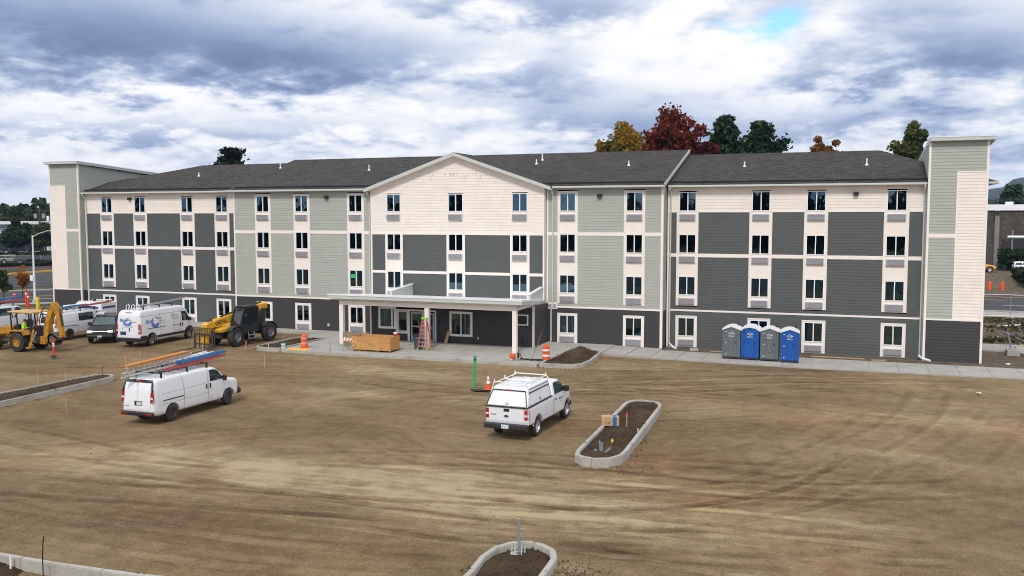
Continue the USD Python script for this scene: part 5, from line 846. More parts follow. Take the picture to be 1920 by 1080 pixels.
ladder('faded blue and grey ladder along the roof of the window van', 0, (-44.0, -12.1, 2.36), (-44.0, -9.6, 2.40), .36, 'fblue', 'alu', .09, .05, 9, plan=(1, 0, .3)); ladder('faded red ladder along the front roof of the window van', 0, (-43.9, -10.2, 2.34), (-43.9, -7.0, 2.46), .36, 'fred', 'alu', .09, .05, 9, plan=(1, 0, .3))
panel_van('far_van', 'white van with dark side window at the left edge behind the backhoe', (-52.8, -12.6, 0), 90, side_glass=True)
ladder('blue ladder on top of the leftmost van roof', 0, (-52.4, -13.6, 2.50), (-52.4, -7.9, 2.56), .36, 'fblue', 'fblue', .11, .05, 13, plan=(1, 0, .3)); ladder('red ladder under the blue ladder on the leftmost van', 0, (-52.3, -13.6, 2.30), (-52.3, -7.8, 2.36), .36, 'fred', 'fred', .10, .05, 13, plan=(1, 0, .3))
def wagon(name, label, cat, loc, rz, paint, Ln=4.9, W=.98, h=1.85, hood=1.12, group=None, rack=False, boxy=1.0, glassm='carglass', R=.38, simple=False):
    """an estate or sport utility car"""
    t_ = thing(name, label, cat, loc, rz, group); s_ = Ln / 4.9
    P = lambda x, z: (x * s_, z)
    belt = hood + .04; out = [P(.10, .45), P(.04, .65), P(.06, belt), P(.14, h - .2 * boxy), P(.26, h - .06), P(.8, h), P(2.6, h), P(2.95, h - .06), P(3.55, belt + .02), P(4.3, hood), P(4.68, hood - .10), P(4.84, hood - .28), P(4.88, .6), P(4.8, .42), P(3, .36), P(1.6, .36)]
    ax, fx_ = .95 * s_, 3.98 * s_; b = Body(out, [(ax, .38, R + .09), (fx_, .38, R + .09)], W, lambda z: .22 * np.clip((z - belt + .1) / (h - belt + .1), 0, 1) ** 1.2, .11, lambda x: .10 * np.clip((x - 4.3 * s_) / .55, 0, 1) ** 2); part(t_, 'body', b.shell(.13), M[paint], 35)
    z0, z1 = belt + .03, h - .14
    for sg in (-1, 1):
        wheel(t_, ax, sg * (W - .13), R, .25, M['alu'], sg, .62); wheel(t_, fx_, sg * (W - .13), R, .25, M['alu'], sg, .62)
        for a0, a1, a2, a3 in ((.25, 1.15, 1.15, .30), (1.22, 2.2, 2.2, 1.22), (2.28, 3.42, 2.80, 2.28)): part(t_, 'side_window', b.side(MB(), Polygon([P(a0, z0), P(a1, z0), P(a2, z1), P(a3, z1)]), sg, .012), M[glassm], True)
        sm = MB(); b.seam(sm, [P(1.19, .5), P(1.19, z0)], sg); b.seam(sm, [P(2.24, .5), P(2.24, z0)], sg); b.seam(sm, [P(3.42, .5), P(3.42, z0)], sg); part(t_, 'seam', sm, M['black'])
        if not simple: mirror(t_, 3.3 * s_, sg * (W - .06), belt + .1, sg)
        part(t_, 'headlamp', b.face(MB(), hood - .34, hood - .16, sg * .52, sg * .86, 'front', .012, n=4).mb(b.side(MB(), Polygon([P(4.55, hood - .34), P(4.84, hood - .34), P(4.80, hood - .17), P(4.6, hood - .15)]), sg, .01, .2)), M['whitelens']); part(t_, 'tail_lamp', b.face(MB(), .9, belt + .1, sg * .76, sg * .9, 'rear', .012, n=4), M['redlens'])
    part(t_, 'windscreen', b.face(MB(), belt + .05, h - .10, -.76, .76, 'front', .012, (-.62, .62), 10), M['carglass' if glassm != 'lightglass' else glassm], True); part(t_, 'rear_window', b.face(MB(), belt + .05, h - .2, -.72, .72, 'rear', .012, (-.62, .62)), M[glassm])
    part(t_, 'grille', b.face(MB(), hood - .36, hood - .14, -.5, .5, 'front', .01), M['black']); part(t_, 'grille_bar', b.face(MB(), hood - .27, hood - .225, -.52, .52, 'front', .022, n=2), M['chrome']); part(t_, 'bumper', MB().box(4.76 * s_, 4.94 * s_, -W + .06, W - .06, .44, .66, .06), M['dkmetal'], 30); part(t_, 'licence_plate', MB().box(4.945 * s_, 4.95 * s_, -.16, .16, .48, .60), M['plate'])
    if rack: part(t_, 'roof_rack', MB().bar((.6 * s_, -.6, h + .05), (2.6 * s_, -.6, h + .05), .04).bar((.6 * s_, .6, h + .05), (2.6 * s_, .6, h + .05), .04), M['black'])
    return t_
M['lightglass'] = mat('pale_glass', (0.06, 0.10, 0.095), .06, vary=.25, scale=2.5, spec=1.0)
a_ = math.radians(-58); wagon('dark_truck', 'dark sport utility truck with chrome bumper facing the yard beside the tall van', 'suv', (-39.9 - 4.9 * math.cos(a_), -12.35 - 4.9 * math.sin(a_), 0), -58, 'suv', 5.0, .95, 1.82, 1.12, glassm='lightglass')
wagon('white_wagon', 'white car with a dark rear window seen through the backhoe cab', 'car', (-48.4, -9.2, 0), 90, 'white', 4.8, .95, 1.75, 1.08)
def capped(label, loc, rz):
    t_ = thing('capped_truck', label, 'pickup truck', loc, rz); b = Body([(0, .55), (0, 2.05), (.1, 2.12), (2.3, 2.12), (2.4, 2.0), (2.45, 1.3), (2.6, 1.3), (2.7, 1.8), (3.6, 1.82), (4.3, 1.25), (5.3, 1.12), (5.5, .9), (5.5, .5)], [(1.1, .4, .48), (4.6, .4, .48)], .95, lambda z: .06 * np.clip((z - 1.3) / .8, 0, 1), .06); part(t_, 'body', b.shell(), M['white'], 35)
    for sg in (-1, 1):
        wheel(t_, 1.1, sg * .82, .38, .25, M['steel'], sg); wheel(t_, 4.6, sg * .82, .38, .25, M['steel'], sg); part(t_, 'side_window', b.side(MB(), sbox(.25, 1.62, 2.2, 1.78), sg, .012), M['navy'])
    part(t_, 'rear_window', b.face(MB(), 1.62, 1.78, -.75, .75, 'rear', .012, n=3), M['navy']); part(t_, 'roof_vent', MB().lathe([(.001, 2.3), (.12, 2.28), (.14, 2.12)], 10, c=(1.6, -.3, 0)), M['black']); part(t_, 'rack_bar', MB().bar((.3, -.8, 2.2), (2.2, -.8, 2.2), .05).bar((.3, .8, 2.2), (2.2, .8, 2.2), .05), M['metalwhite']); return t_
capped('white truck with a tall boxy cap parked between the window van and the hotel', (-46.5, -4.7, 0), 186)
ladder('white ladder lying across the roof of the dark truck', 0, (-42.6, -9.4, 1.92), (-41.0, -11.2, 1.95), .45, 'metalwhite', 'metalwhite', .06, .05, 5, plan=(.7, .7, 0))
# telehandler: local x forward; world heading -y
def telehandler():
    t_ = thing('telehandler', 'yellow and black telehandler with its boom lowered and forks on the ground', 'telehandler', (-31.02, -10.0, 0), -95.5); R = .66
    for xx, stt in ((0, 6), (-3.4, 0)):
        for sg in (-1, 1): wheel(t_, xx, sg * .98, R, .44, M['steel'], sg, .52, stt, 18, 6)
    part(t_, 'chassis', MB().ext([(-4.1, .62), (-4.15, 1.25), (-3.0, 1.35), (-2.3, .95), (-.9, .95), (-.4, 1.15), (.75, 1.1), (.85, .62)], -.42, .42, 'y').box(-.25, .25, -.85, .85, .5, .72, .05).box(-3.65, -3.15, -.85, .85, .5, .72, .05), M['dkmetal'], 30)
    part(t_, 'engine_cover', MB().ext([(-2.55, .72), (-2.6, 1.42), (-1.4, 1.50), (-.95, 1.3), (-.85, .72)], -1.12, -.45, 'y'), M['yellow'], 30); part(t_, 'front_cover', MB().ext([(-.35, 1.12), (-.4, 1.36), (.3, 1.34), (1.05, 1.2), (1.0, 1.05)], -.15, .62, 'y'), M['yellow'], 30)
    for xx in (0, -3.4):
        for sg in (-1, 1): part(t_, 'mudguard', MB().ext(Point(xx, R).buffer(R + .13).difference(Point(xx, R).buffer(R + .08)).intersection(sbox(xx - .75, R + .2, xx + .6, 3)), min(sg * .78, sg * 1.18), max(sg * .78, sg * 1.18), 'y'), M['dkmetal'])
    cabp = [(-2.15, .85), (-2.25, 2.55), (-2.0, 2.68), (-.95, 2.66), (-.72, 2.5), (-.35, 1.45), (-.45, .85)]; fr = MB(); cb = Polygon(cabp)
    for y_ in (.22, 1.08): fr.ext(cb.difference(cb.buffer(-.11)), y_ - .04, y_ + .04, 'y')
    for q_ in (cabp[1], cabp[2], cabp[3], cabp[4], cabp[5], cabp[0], cabp[6]): fr.bar((q_[0] + .05 * (q_[0] < -1.5) - .05 * (q_[0] > -1.5), .22, q_[1] - .05), (q_[0] + .05 * (q_[0] < -1.5) - .05 * (q_[0] > -1.5), 1.08, q_[1] - .05), .10)
    cbp = part(t_, 'cab', fr, M['black']); part(cbp, 'cab_roof', MB().box(-2.15, -.8, .2, 1.1, 2.64, 2.72, .03), M['dkmetal']); part(cbp, 'lower_panel', MB().ext([(-2.15, .85), (-2.18, 1.42), (-.42, 1.42), (-.45, .85)], 1.06, 1.13, 'y').box(-.48, -.40, .25, 1.05, .85, 1.4), M['black']); part(cbp, 'cab_glass', MB().ext(Polygon([(-2.15, 1.45), (-2.2, 2.55), (-.8, 2.55), (-.42, 1.45)]), 1.07, 1.09, 'y').quad((-.42, .3, 1.5), (-.42, 1.0, 1.5), (-.78, 1.0, 2.48), (-.78, .3, 2.48)), M['carglass']); part(cbp, 'yellow_plate', MB().box(-.44, -.36, .5, .85, 1.28, 1.40, .02), M['bolyel']); part(cbp, 'seat', MB().box(-1.9, -1.4, .4, .9, 1.2, 1.35, .05).box(-1.95, -1.82, .42, .88, 1.3, 2.0, .05), M['black'])
    part(t_, 'step', MB().box(-1.7, -1.1, 1.08, 1.26, .42, .46).box(-1.7, -1.1, 1.1, 1.3, .66, .70).bar((-1.68, 1.2, .4), (-1.68, 1.12, .9), .04).bar((-1.12, 1.2, .4), (-1.12, 1.12, .9), .04), M['galv'])
    a, bq = np.array((-3.95, -.18, 2.42)), np.array((1.30, -.18, 1.52)); bm = part(t_, 'boom', MB().bar(a, a + (bq - a) * .90, .40, .56, c=.03), M['yellow']); part(bm, 'inner_boom', MB().bar(a + (bq - a) * .88, bq, .31, .42, c=.02), M['yellow']); dd = (bq - a) / np.linalg.norm(bq - a); up = np.array([-dd[2], 0, dd[0]]) * -1 if dd[0] < 0 else np.array([-dd[2], 0, dd[0]])
    part(bm, 'hose', MB().tube([a + up * .32, a + (bq - a) * .4 + up * .33, a + (bq - a) * .78 + up * .33], .06, 6), M['black']); lt = MB()
    for sg in (1, -1): text(lt, 'GEHL', .27, frame(a + (bq - a) * .815 + np.array([0, sg * .205, 0]) - up * .12, (dd * -1 if sg > 0 else dd), up), .006, True, 1.15)
    part(bm, 'boom_lettering', lt, M['black']); part(t_, 'boom_rear', MB().box(-4.35, -3.55, -.45, .12, 2.22, 2.66, .06), M['yellow']); part(t_, 'boom_mount', MB().ext([(-4.0, 1.2), (-4.05, 2.3), (-3.6, 2.3), (-3.2, 1.3)], -.50, .15, 'y'), M['dkmetal']); part(t_, 'lift_ram', MB().cyl((-2.9, -.18, 1.15), (-1.0, -.18, 1.75), .08).cyl((-1.0, -.18, 1.75), (-.3, -.18, 1.72), .05), M['galv'])
    hd = part(t_, 'boom_head', MB().ext([(1.15, 1.62), (1.5, 1.78), (1.78, 1.62), (1.85, .35), (1.55, .30), (1.45, 1.25), (1.2, 1.35)], -.42, .10, 'y'), M['yellow'], 30); part(hd, 'tilt_ram', MB().cyl((1.1, -.16, 1.2), (1.62, -.16, .6), .07), M['galv']); part(hd, 'hose', MB().tube([(1.0, -.1, 1.75), (1.3, -.1, 1.98), (1.55, -.1, 1.7), (1.6, -.1, 1.2)], .03, 6), M['black'])
    cg = MB()
    for z_ in (.28, .95): cg.box(1.90, 1.97, -.95, .95, z_, z_ + .12)
    for y_ in (-.92, -.45, 0, .45, .92): cg.box(1.91, 1.96, y_ - .03, y_ + .03, .10, 1.0)
    for i in range(13): cg.box(1.91, 1.94, -.92 + i * .1533 - .015, -.92 + i * .1533 + .015, 1.0, 1.42)
    cg.box(1.90, 1.95, -.95, .95, 1.40, 1.45); part(t_, 'fork_carriage', cg, M['rust'])
    for y_ in (-.80, .78): part(t_, 'fork', MB().box(1.97, 2.03, y_ - .06, y_ + .06, .06, .98).ext([(1.97, .05), (4.0, .03), (4.05, .045), (1.97, .11)], y_ - .06, y_ + .06, 'y'), M['rust'])
    mirror(t_, -.75, 1.12, 2.1, 1); return t_
telehandler()
def person_mesh(pairs, extra=(), res=.035):
    import manifold3d as m3
    acc = None
    for (p, rp, q_, rq) in pairs:
        h = m3.Manifold.batch_hull([m3.Manifold.sphere(rp, 16).translate(tuple(map(float, p))), m3.Manifold.sphere(rq, 16).translate(tuple(map(float, q_)))]); acc = h if acc is None else acc + h
    m = acc.refine_to_length(res).to_mesh(); t_ = trimesh.Trimesh(m.vert_properties[:, :3], m.tri_verts); trimesh.smoothing.filter_taubin(t_, iterations=8); return MB().tm(t_)
def backhoe():
    t_ = thing('backhoe_loader', 'old yellow backhoe loader with raised rear arm and flat canopy', 'backhoe', (-42.15, -16.25, 0), 180); R = .64
    for sg in (-1, 1): wheel(t_, 0, sg * .86, R, .46, M['ochre'], sg, .52, 0, 20, 6); wheel(t_, 2.15, sg * .8, .45, .30, M['ochre'], sg, .52, 0, 0, 6)
    part(t_, 'chassis', MB().box(-1.2, 2.6, -.36, .36, .5, .95, .04).box(-.2, .2, -.7, .7, .5, .75, .05), M['mud']); part(t_, 'bonnet', MB().ext([(.95, .9), (.95, 1.62), (2.5, 1.48), (2.7, 1.3), (2.7, .85)], -.42, .42, 'y'), M['ochre'], 30)
    for sg in (-1, 1): part(t_, 'mudguard', MB().ext([(-.72, 1.15), (-.5, 1.42), (.55, 1.42), (.8, 1.15), (.74, 1.12), (.5, 1.36), (-.45, 1.36), (-.66, 1.1)], min(sg * .5, sg * 1.08), max(sg * .5, sg * 1.08), 'y'), M['ochre'])
    cn = part(t_, 'canopy', MB().box(-1.15, 1.05, -.82, .82, 2.56, 2.66, .04), mat('canopy_ochre', (.58, .36, .10), .6, vary=.15, dirt=(.3, .2, .1), dirtamt=.4))
    for (xx, yy) in ((-.95, -.72), (-.95, .72), (.75, -.72), (.75, .72), (.2, .72), (.2, -.72)): part(cn, 'post', MB().bar((xx, yy, 1.1), (xx + (-.05 if xx < 0 else .1), yy, 2.58), .07), M['black'])
    part(t_, 'seat', MB().box(-.35, .15, -.28, .28, 1.1, 1.25, .06).box(.08, .22, -.28, .28, 1.2, 1.75, .06), M['black']); part(t_, 'control_tower', MB().box(-.95, -.55, -.45, .45, .9, 1.65, .05).bar((-.75, -.2, 1.6), (-.72, -.2, 1.9), .03).bar((-.75, .2, 1.6), (-.72, .2, 1.9), .03), M['dkmetal']); part(t_, 'dashboard', MB().box(.75, .95, -.4, .4, .95, 1.7, .05).bar((.75, 0, 1.5), (.55, 0, 1.75), .04), M['dkmetal'])
    for sg in (-1, 1):
        part(t_, 'loader_arm', MB().ext([(.75, 1.25), (.9, 1.55), (2.2, 1.30), (3.3, .55), (3.2, .35), (2.1, 1.02)], sg * .58 - .06, sg * .58 + .06, 'y'), M['ochre']); part(t_, 'stabiliser', MB().bar((-1.2, sg * .75, 1.5), (-1.05, sg * .95, .35), .16, .12).box(-1.2, -.9, sg * 1.0 - .16, sg * 1.0 + .16, .28, .36), M['ochre']); part(t_, 'stabiliser_ram', MB().cyl((-1.28, sg * .6, 1.35), (-1.15, sg * .85, .7), .05), M['galv'])
    part(t_, 'loader_bucket', MB().ext([(3.25, .12), (4.1, .06), (4.15, .1), (3.5, .25), (3.35, .7), (3.75, .95), (3.7, 1.0), (3.2, .75)], -1.05, 1.05, 'y'), M['mud']); part(t_, 'swing_frame', MB().box(-1.65, -1.15, -.28, .28, .45, 1.0, .05), M['ochre'])
    bm = part(t_, 'boom', MB().ext([(-1.45, .62), (-1.75, .62), (-1.95, 1.9), (-2.45, 3.05), (-2.2, 3.22), (-1.75, 2.45), (-1.45, 1.6)], -.17, .17, 'y'), M['ochre'], 30); part(bm, 'boom_ram', MB().cyl((-1.35, 0, .95), (-1.62, 0, 2.2), .07).cyl((-1.62, 0, 2.2), (-1.95, 0, 2.75), .045), M['galv']); part(bm, 'hose', MB().tube([(-1.5, .1, 2.0), (-1.25, .12, 2.6), (-1.5, .12, 2.95), (-2.0, .1, 2.85)], .035, 6), M['black'])
    dp = part(t_, 'dipper', MB().ext([(-2.15, 2.98), (-2.12, 3.28), (-2.42, 3.32), (-2.75, 2.9), (-3.05, 1.0), (-2.82, .92), (-2.5, 2.5)], -.15, .15, 'y'), M['ochre'], 30); part(dp, 'dipper_ram', MB().cyl((-2.72, 0, 2.85), (-2.98, 0, 1.75), .07), M['dkmetal'])
    part(t_, 'digger_bucket', MB().ext([(-2.95, .95), (-2.3, 1.3), (-1.95, 1.05), (-1.98, .62), (-2.3, .42), (-2.38, .50), (-2.12, .68), (-2.12, .98), (-2.35, 1.15), (-2.85, .82)], -.36, .36, 'y').ext([(-2.9, .95), (-2.3, 1.28), (-1.97, 1.05), (-1.98, .62), (-2.3, .45)], -.36, -.33, 'y').ext([(-2.9, .95), (-2.3, 1.28), (-1.97, 1.05), (-1.98, .62), (-2.3, .45)], .33, .36, 'y'), M['mud']); part(t_, 'bucket_link', MB().bar((-2.98, 0, 1.0), (-2.7, 0, .55), .12).bar((-2.8, 0, 1.5), (-2.55, 0, 1.2), .1), M['rust']); return t_
backhoe()
# seated driver, seen from behind, turned to the rear controls
bx, by = -42.15 - .22, -16.45
pr = part('/World', 'person', person_mesh([((0, 0, 1.27), .15, (0, 0, 1.55), .15), ((0, -.12, 1.72), .09, (0, .12, 1.72), .09), ((0, 0, 1.55), .15, (0, -.1, 1.70), .10), ((0, 0, 1.55), .15, (0, .1, 1.70), .10), ((0, 0, 1.72), .065, (.03, 0, 1.86), .06), ((.05, 0, 1.93), .10, (.07, 0, 1.99), .095), ((.13, 0, 1.89), .05, (.1, 0, 1.9), .06), ((0, -.21, 1.70), .065, (.08, -.29, 1.46), .05), ((.08, -.29, 1.46), .05, (.33, -.24, 1.50), .038), ((.33, -.24, 1.50), .036, (.42, -.23, 1.53), .03), ((0, .21, 1.70), .065, (.08, .29, 1.46), .05), ((.08, .29, 1.46), .05, (.33, .24, 1.50), .038), ((.33, .24, 1.50), .036, (.42, .23, 1.53), .03), ((.0, -.10, 1.28), .11, (.42, -.14, 1.30), .075), ((.42, -.14, 1.30), .075, (.50, -.14, .92), .055), ((.0, .10, 1.28), .11, (.42, .14, 1.30), .075), ((.42, .14, 1.30), .075, (.50, .14, .92), .055), ((.5, -.14, .90), .05, (.62, -.14, .88), .04), ((.5, .14, .90), .05, (.62, .14, .88), .04)]).rot(25).mv(bx, by, .02), M['skin'], True)
mark(stage.GetPrimAtPath(pr), 'driver in a lime high-visibility shirt seated under the backhoe canopy', 'person')
part(pr, 'shirt', person_mesh([((0, 0, 1.24), .175, (0, 0, 1.55), .175), ((0, -.13, 1.71), .11, (0, .13, 1.71), .11), ((0, 0, 1.55), .175, (0, -.1, 1.70), .12), ((0, 0, 1.55), .175, (0, .1, 1.70), .12), ((0, -.21, 1.70), .085, (.06, -.27, 1.52), .075), ((0, .21, 1.70), .085, (.06, .27, 1.52), .075)]).rot(25).mv(bx, by, .02), M['hiviz'], True)
part(pr, 'trousers', person_mesh([((0, 0, 1.25), .16, (.0, -.10, 1.28), .13), ((0, 0, 1.25), .16, (.0, .10, 1.28), .13), ((.0, -.10, 1.28), .13, (.42, -.14, 1.30), .092), ((.42, -.14, 1.30), .092, (.50, -.14, .95), .075), ((.0, .10, 1.28), .13, (.42, .14, 1.30), .092), ((.42, .14, 1.30), .092, (.50, .14, .95), .075)]).rot(25).mv(bx, by, .02), M['denim'], True)
part(pr, 'cap', MB().ball((.055, 0, 1.985), .112, 2, (1.05, .98, .8)).box(.12, .24, -.08, .08, 1.97, 1.985, .005).rot(25).mv(bx, by, .02), mat('cap_red', (.25, .03, .03), .8), True)
# ------------------------------------------------------------------ site furniture and small things
def toilet(label, x, y, col, arch, rz=0.0):
    t_ = thing('portable_toilet', label, 'portable toilet', (x, y, .05), rz, 'portable toilets in a row by the hotel wall'); w, d, h = 1.10, 1.12, 1.98; body = M[col]
    part(t_, 'skid', MB().box(-w / 2 + .02, w / 2 - .02, -d / 2, d / 2, .06, .14).box(-w / 2 + .02, -w / 2 + .14, -d / 2 - .02, d / 2, 0, .08).box(w / 2 - .14, w / 2 - .02, -d / 2 - .02, d / 2, 0, .08), M['tbase'])
    part(t_, 'side_wall', MB().box(-w / 2, -w / 2 + .04, -d / 2, d / 2, .13, h - .1, .01), body); part(t_, 'side_wall', MB().box(w / 2 - .04, w / 2, -d / 2, d / 2, .13, h - .1, .01), body); part(t_, 'back_wall', MB().box(-w / 2 + .04, w / 2 - .04, d / 2 - .04, d / 2, .13, h, .01), body)
    top = [(-w / 2 + .02, h - .10), (0, h + (.06 if arch else .08)), (w / 2 - .02, h - .10)] if not arch else [(-w / 2 + .02, h - .14)] + [(-.5 * w * math.cos(q_) * .96, h - .14 + .22 * math.sin(q_)) for q_ in np.linspace(.15, PI - .15, 10)] + [(w / 2 - .02, h - .14)]
    part(t_, 'front_frame', MB().ext(Polygon([(-w / 2 + .02, .13)] + top + [(w / 2 - .02, .13)]), -d / 2 + .0, -d / 2 + .03, 'y'), body)
    dw = .40; dr = part(t_, 'door', MB().box(-dw, dw, -d / 2 - .025, -d / 2 + .005, .17, h - .14, .008), body); pn = MB()
    if not arch:
        for sg in (-1, 1): pn.tube([(sg * .26, -d / 2 - .028, 1.45), (sg * .13, -d / 2 - .028, 1.18), (sg * .13, -d / 2 - .028, .78), (sg * .28, -d / 2 - .028, .48)], .012, 5); pn.box(sg * .33 - .006, sg * .33 + .006, -d / 2 - .034, -d / 2 - .025, .18, h - .18)
        pn.box(-.12, .12, -d / 2 - .032, -d / 2 - .025, .52, .54)
    else:
        pn.box(-.34, -.33, -d / 2 - .034, -d / 2 - .025, .18, h - .18).box(.27, .28, -d / 2 - .034, -d / 2 - .025, .18, h - .18)
    part(dr, 'door_ribs', pn, mat(col + '_rib', tuple(.55 * c for c in {'tgrey': (0.125, 0.15, 0.16), 'blue': (0.012, 0.11, 0.50)}[col]), .5))
    for z in (.28, 1.0, 1.70): part(dr, 'hinge', MB().box(-.37, -.30, -d / 2 - .045, -d / 2 - .02, z, z + .05) if not arch else MB().lathe([(.001, -.03), (.05, -.028), (.055, 0)], 10, 'y', (-.37, -d / 2 - .02, z)), M['twhite'] if not arch else M['black'])
    part(dr, 'latch', MB().box(.22, .32, -d / 2 - .05, -d / 2 - .02, 1.08, 1.12).box(.25, .30, -d / 2 - .05, -d / 2 - .02, .96, 1.03), M['black'])
    lg = MB(); y = -d / 2 - .03; lg.ext(Polygon([(-.19, 1.61), (-.17, 1.65), (-.08, 1.68), (-.03, 1.73), (0, 1.75), (.04, 1.71), (.10, 1.68), (.19, 1.65), (.19, 1.61), (.10, 1.59), (0, 1.55), (-.08, 1.59)]).difference(Point(0, 1.65).buffer(.07)), y - .004, y, 'y'); part(dr, 'emblem', lg, M['refl']); part(dr, 'emblem_disc', MB().lathe([(.001, -.003), (.065, -.003), (.065, .002)], 14, 'y', (0, y, 1.65)), M['blueprint'])
    l2 = MB(); l2.mb(scrawl(.34, .05, 9, 2, .3, .1), frame((0, y, 1.44), (1, 0, 0), (0, 0, 1))); part(dr, 'emblem_lettering', l2, M['refl'])
    l3 = MB(); l3.mb(scrawl(.36, .06, 6, 5, .3, .1), frame((0, y - .006, 1.60), (1, 0, 0), (0, 0, 1))); part(dr, 'emblem_lettering', l3, M['greyprint'])
    rf = MB(); n = 9; prof = [(-w / 2 - .03 + (w + .06) * i / (n - 1), (h + .12 - .22 * abs(2 * i / (n - 1) - 1) ** (2.2 if not arch else 2.6)) + (.06 if arch else 0)) for i in range(n)]
    lower = [(w / 2 + .03, h - .16), (w / 2 - .02, h - .13)] + ([(0, h + .06)] if not arch else [(.35, h + .0), (0, h + .06), (-.35, h + .0)]) + [(-w / 2 + .02, h - .13), (-w / 2 - .03, h - .16)]
    part(t_, 'roof', rf.ext(Polygon(prof + lower).buffer(.005), -d / 2 - .05, d / 2 + .03, 'y'), M['twhite'], 40); part(t_, 'vent_pipe', MB().cyl((.34, d / 2 - .2, h), (.34, d / 2 - .2, h + .28), .05, n=8), M['tbase']); return t_
toilet('grey portable toilet at the left end of the row', 2.92, -3.62, 'tgrey', False, 1); toilet('blue portable toilet with a rounded roof, second from the left', 4.08, -3.66, 'blue', True, -1); toilet('grey portable toilet between the two blue ones', 5.24, -3.72, 'tgrey', False, 1); toilet('blue portable toilet with a peaked roof at the right end of the row', 6.43, -3.90, 'blue', False, 4)
# open crate of strand board
def crate():
    t_ = thing('strand_board_crate', 'large open box of orange strand board standing on a pallet', 'crate', (-19.40, -9.46, PZ)); w, d, h = 2.86, 1.36, .98; m = M['osb']
    for nm, b_ in (('front_board', (-w / 2, w / 2, -d / 2, -d / 2 + .02)), ('back_board', (-w / 2, w / 2, d / 2 - .02, d / 2)), ('end_board', (-w / 2, -w / 2 + .02, -d / 2 + .022, d / 2 - .022)), ('end_board', (w / 2 - .02, w / 2, -d / 2 + .022, d / 2 - .022))): part(t_, nm, MB().box(*b_, .12, h), m)
    part(t_, 'floor_board', MB().box(-w / 2 + .02, w / 2 - .02, -d / 2 + .02, d / 2 - .02, .12, .14), m)
    for y_ in (-d / 2 + .02, -.05, d / 2 - .12): part(t_, 'bottom_plank', MB().box(-w / 2, w / 2, y_, y_ + .10, .0, .025), M['pallet']); part(t_, 'top_plank', MB().box(-w / 2, w / 2, y_, y_ + .10, .10, .12), M['pallet'])
    for x_ in (-1.40, -.93, -.46, .46, 1.32):
        for y_ in (-d / 2 + .02, d / 2 - .12): part(t_, 'pallet_block', MB().box(x_, x_ + .09, y_, y_ + .10, .025, .10), M['pallet'])
    for x_ in (-.72, .78): part(t_, 'bolt', MB().lathe([(.001, -.03), (.03, -.02), (.03, .01)], 8, 'y', (x_, -d / 2, .26)), M['black'])
    for x_ in (-w / 2 + .03, w / 2 - .08): part(t_, 'corner_post', MB().box(x_, x_ + .05, -d / 2 + .022, -d / 2 + .07, .14, h - .02), M['wood'])
crate()
ps = thing('plywood_sheet', 'weathered brown plywood sheet leaning behind the crate', 'plywood sheet', (-21.7, -8.75, PZ)); part(ps, 'board', MB().add([(-.62, 0, 0.0), (.8, 0, 0), (.8, .35, .98), (-.82, .35, 1.0), (-.62, .02, 0.0), (.8, .02, 0), (.8, .37, .98), (-.82, .37, 1.0)], [[0, 1, 2, 3], [4, 7, 6, 5], [0, 4, 5, 1], [2, 6, 7, 3], [0, 3, 7, 4], [1, 5, 6, 2]]), M['plyw'])
bc = thing('folding_barricade', 'folding barricade with orange and white striped board beside the crate', 'barricade', (-21.05, -10.0, PZ))
for x_ in (-.36, .42):
    part(bc, 'leg', MB().bar((x_, -.34, 0), (x_, -.02, .92), .04), M['galv']); part(bc, 'leg', MB().bar((x_, .34, 0), (x_, .02, .92), .04), M['galv'])
part(bc, 'cross_bar', MB().bar((-.36, -.24, .30), (.42, -.24, .30), .03), M['galv']); rb = part(bc, 'rail_board', MB().bar((-.38, -.11, .74), (.62, -.11, .74), .02, .22, up=(0, .3, 1)), M['refl']); st = MB()
for i in range(4): u = -.30 + i * .23; st.add([(u, -.165, .63), (u + .11, -.165, .63), (u + .19, -.10, .85), (u + .08, -.10, .85)], [[0, 1, 2, 3]])
part(rb, 'stripes', st, M['orange'])
br = thing('red_bucket', 'small red can with a white lid on the crate rim', 'can', (-18.25, -8.86, PZ + .98)); part(br, 'can_body', MB().lathe([(.001, 0), (.11, 0), (.12, .13), (.001, .13)], 14), M['red']); part(br, 'lid', MB().lathe([(.13, .13), (.13, .20), (.09, .22), (.001, .22)], 14), M['refl'])
# bin, step ladder and board by the door
bn = thing('dustbin', 'dark blue grey plastic bin beside the step ladder', 'bin', (-17.05, -7.95, PZ)); part(bn, 'tub', MB().lathe([(.001, .02), (.22, .02), (.24, .0), (.30, .72), (.31, .72)], 20), M['bin'], 40); part(bn, 'rim', MB().lathe([(.30, .70), (.335, .70), (.335, .76), (.29, .76), (.28, .70)], 20), M['bin'], 40); part(bn, 'rubbish', MB().ball((0, .02, .70), .22, 2, (1, 1, .5)), mat('grey_green_bag', (.10, .14, .14), .5))
for sg in (-1, 1): part(bn, 'handle', MB().box(sg * .33 - .03, sg * .33 + .03, -.07, .07, .60, .68, .01), M['bin'])
sl_ = thing('step_ladder', 'orange red fibreglass step ladder with lime top and feet by the door', 'step ladder', (-16.5, -8.05, PZ)); HL = 2.05
for sg in (-1, 1):
    part(sl_, 'front_rail', MB().bar((sg * .33, -.38, .08), (sg * .16, -.02, HL), .075, .035, up=(0, 1, 0)), M['fibre']); part(sl_, 'rear_rail', MB().bar((sg * .30, .42, .08), (sg * .15, .04, HL - .05), .055, .03, up=(0, 1, 0)), M['fibre']); part(sl_, 'foot', MB().box(sg * .34 - .05, sg * .34 + .05, -.44, -.32, 0, .12, .015), M['lime']); part(sl_, 'foot', MB().box(sg * .31 - .04, sg * .31 + .04, .36, .46, 0, .10, .015), M['lime'])
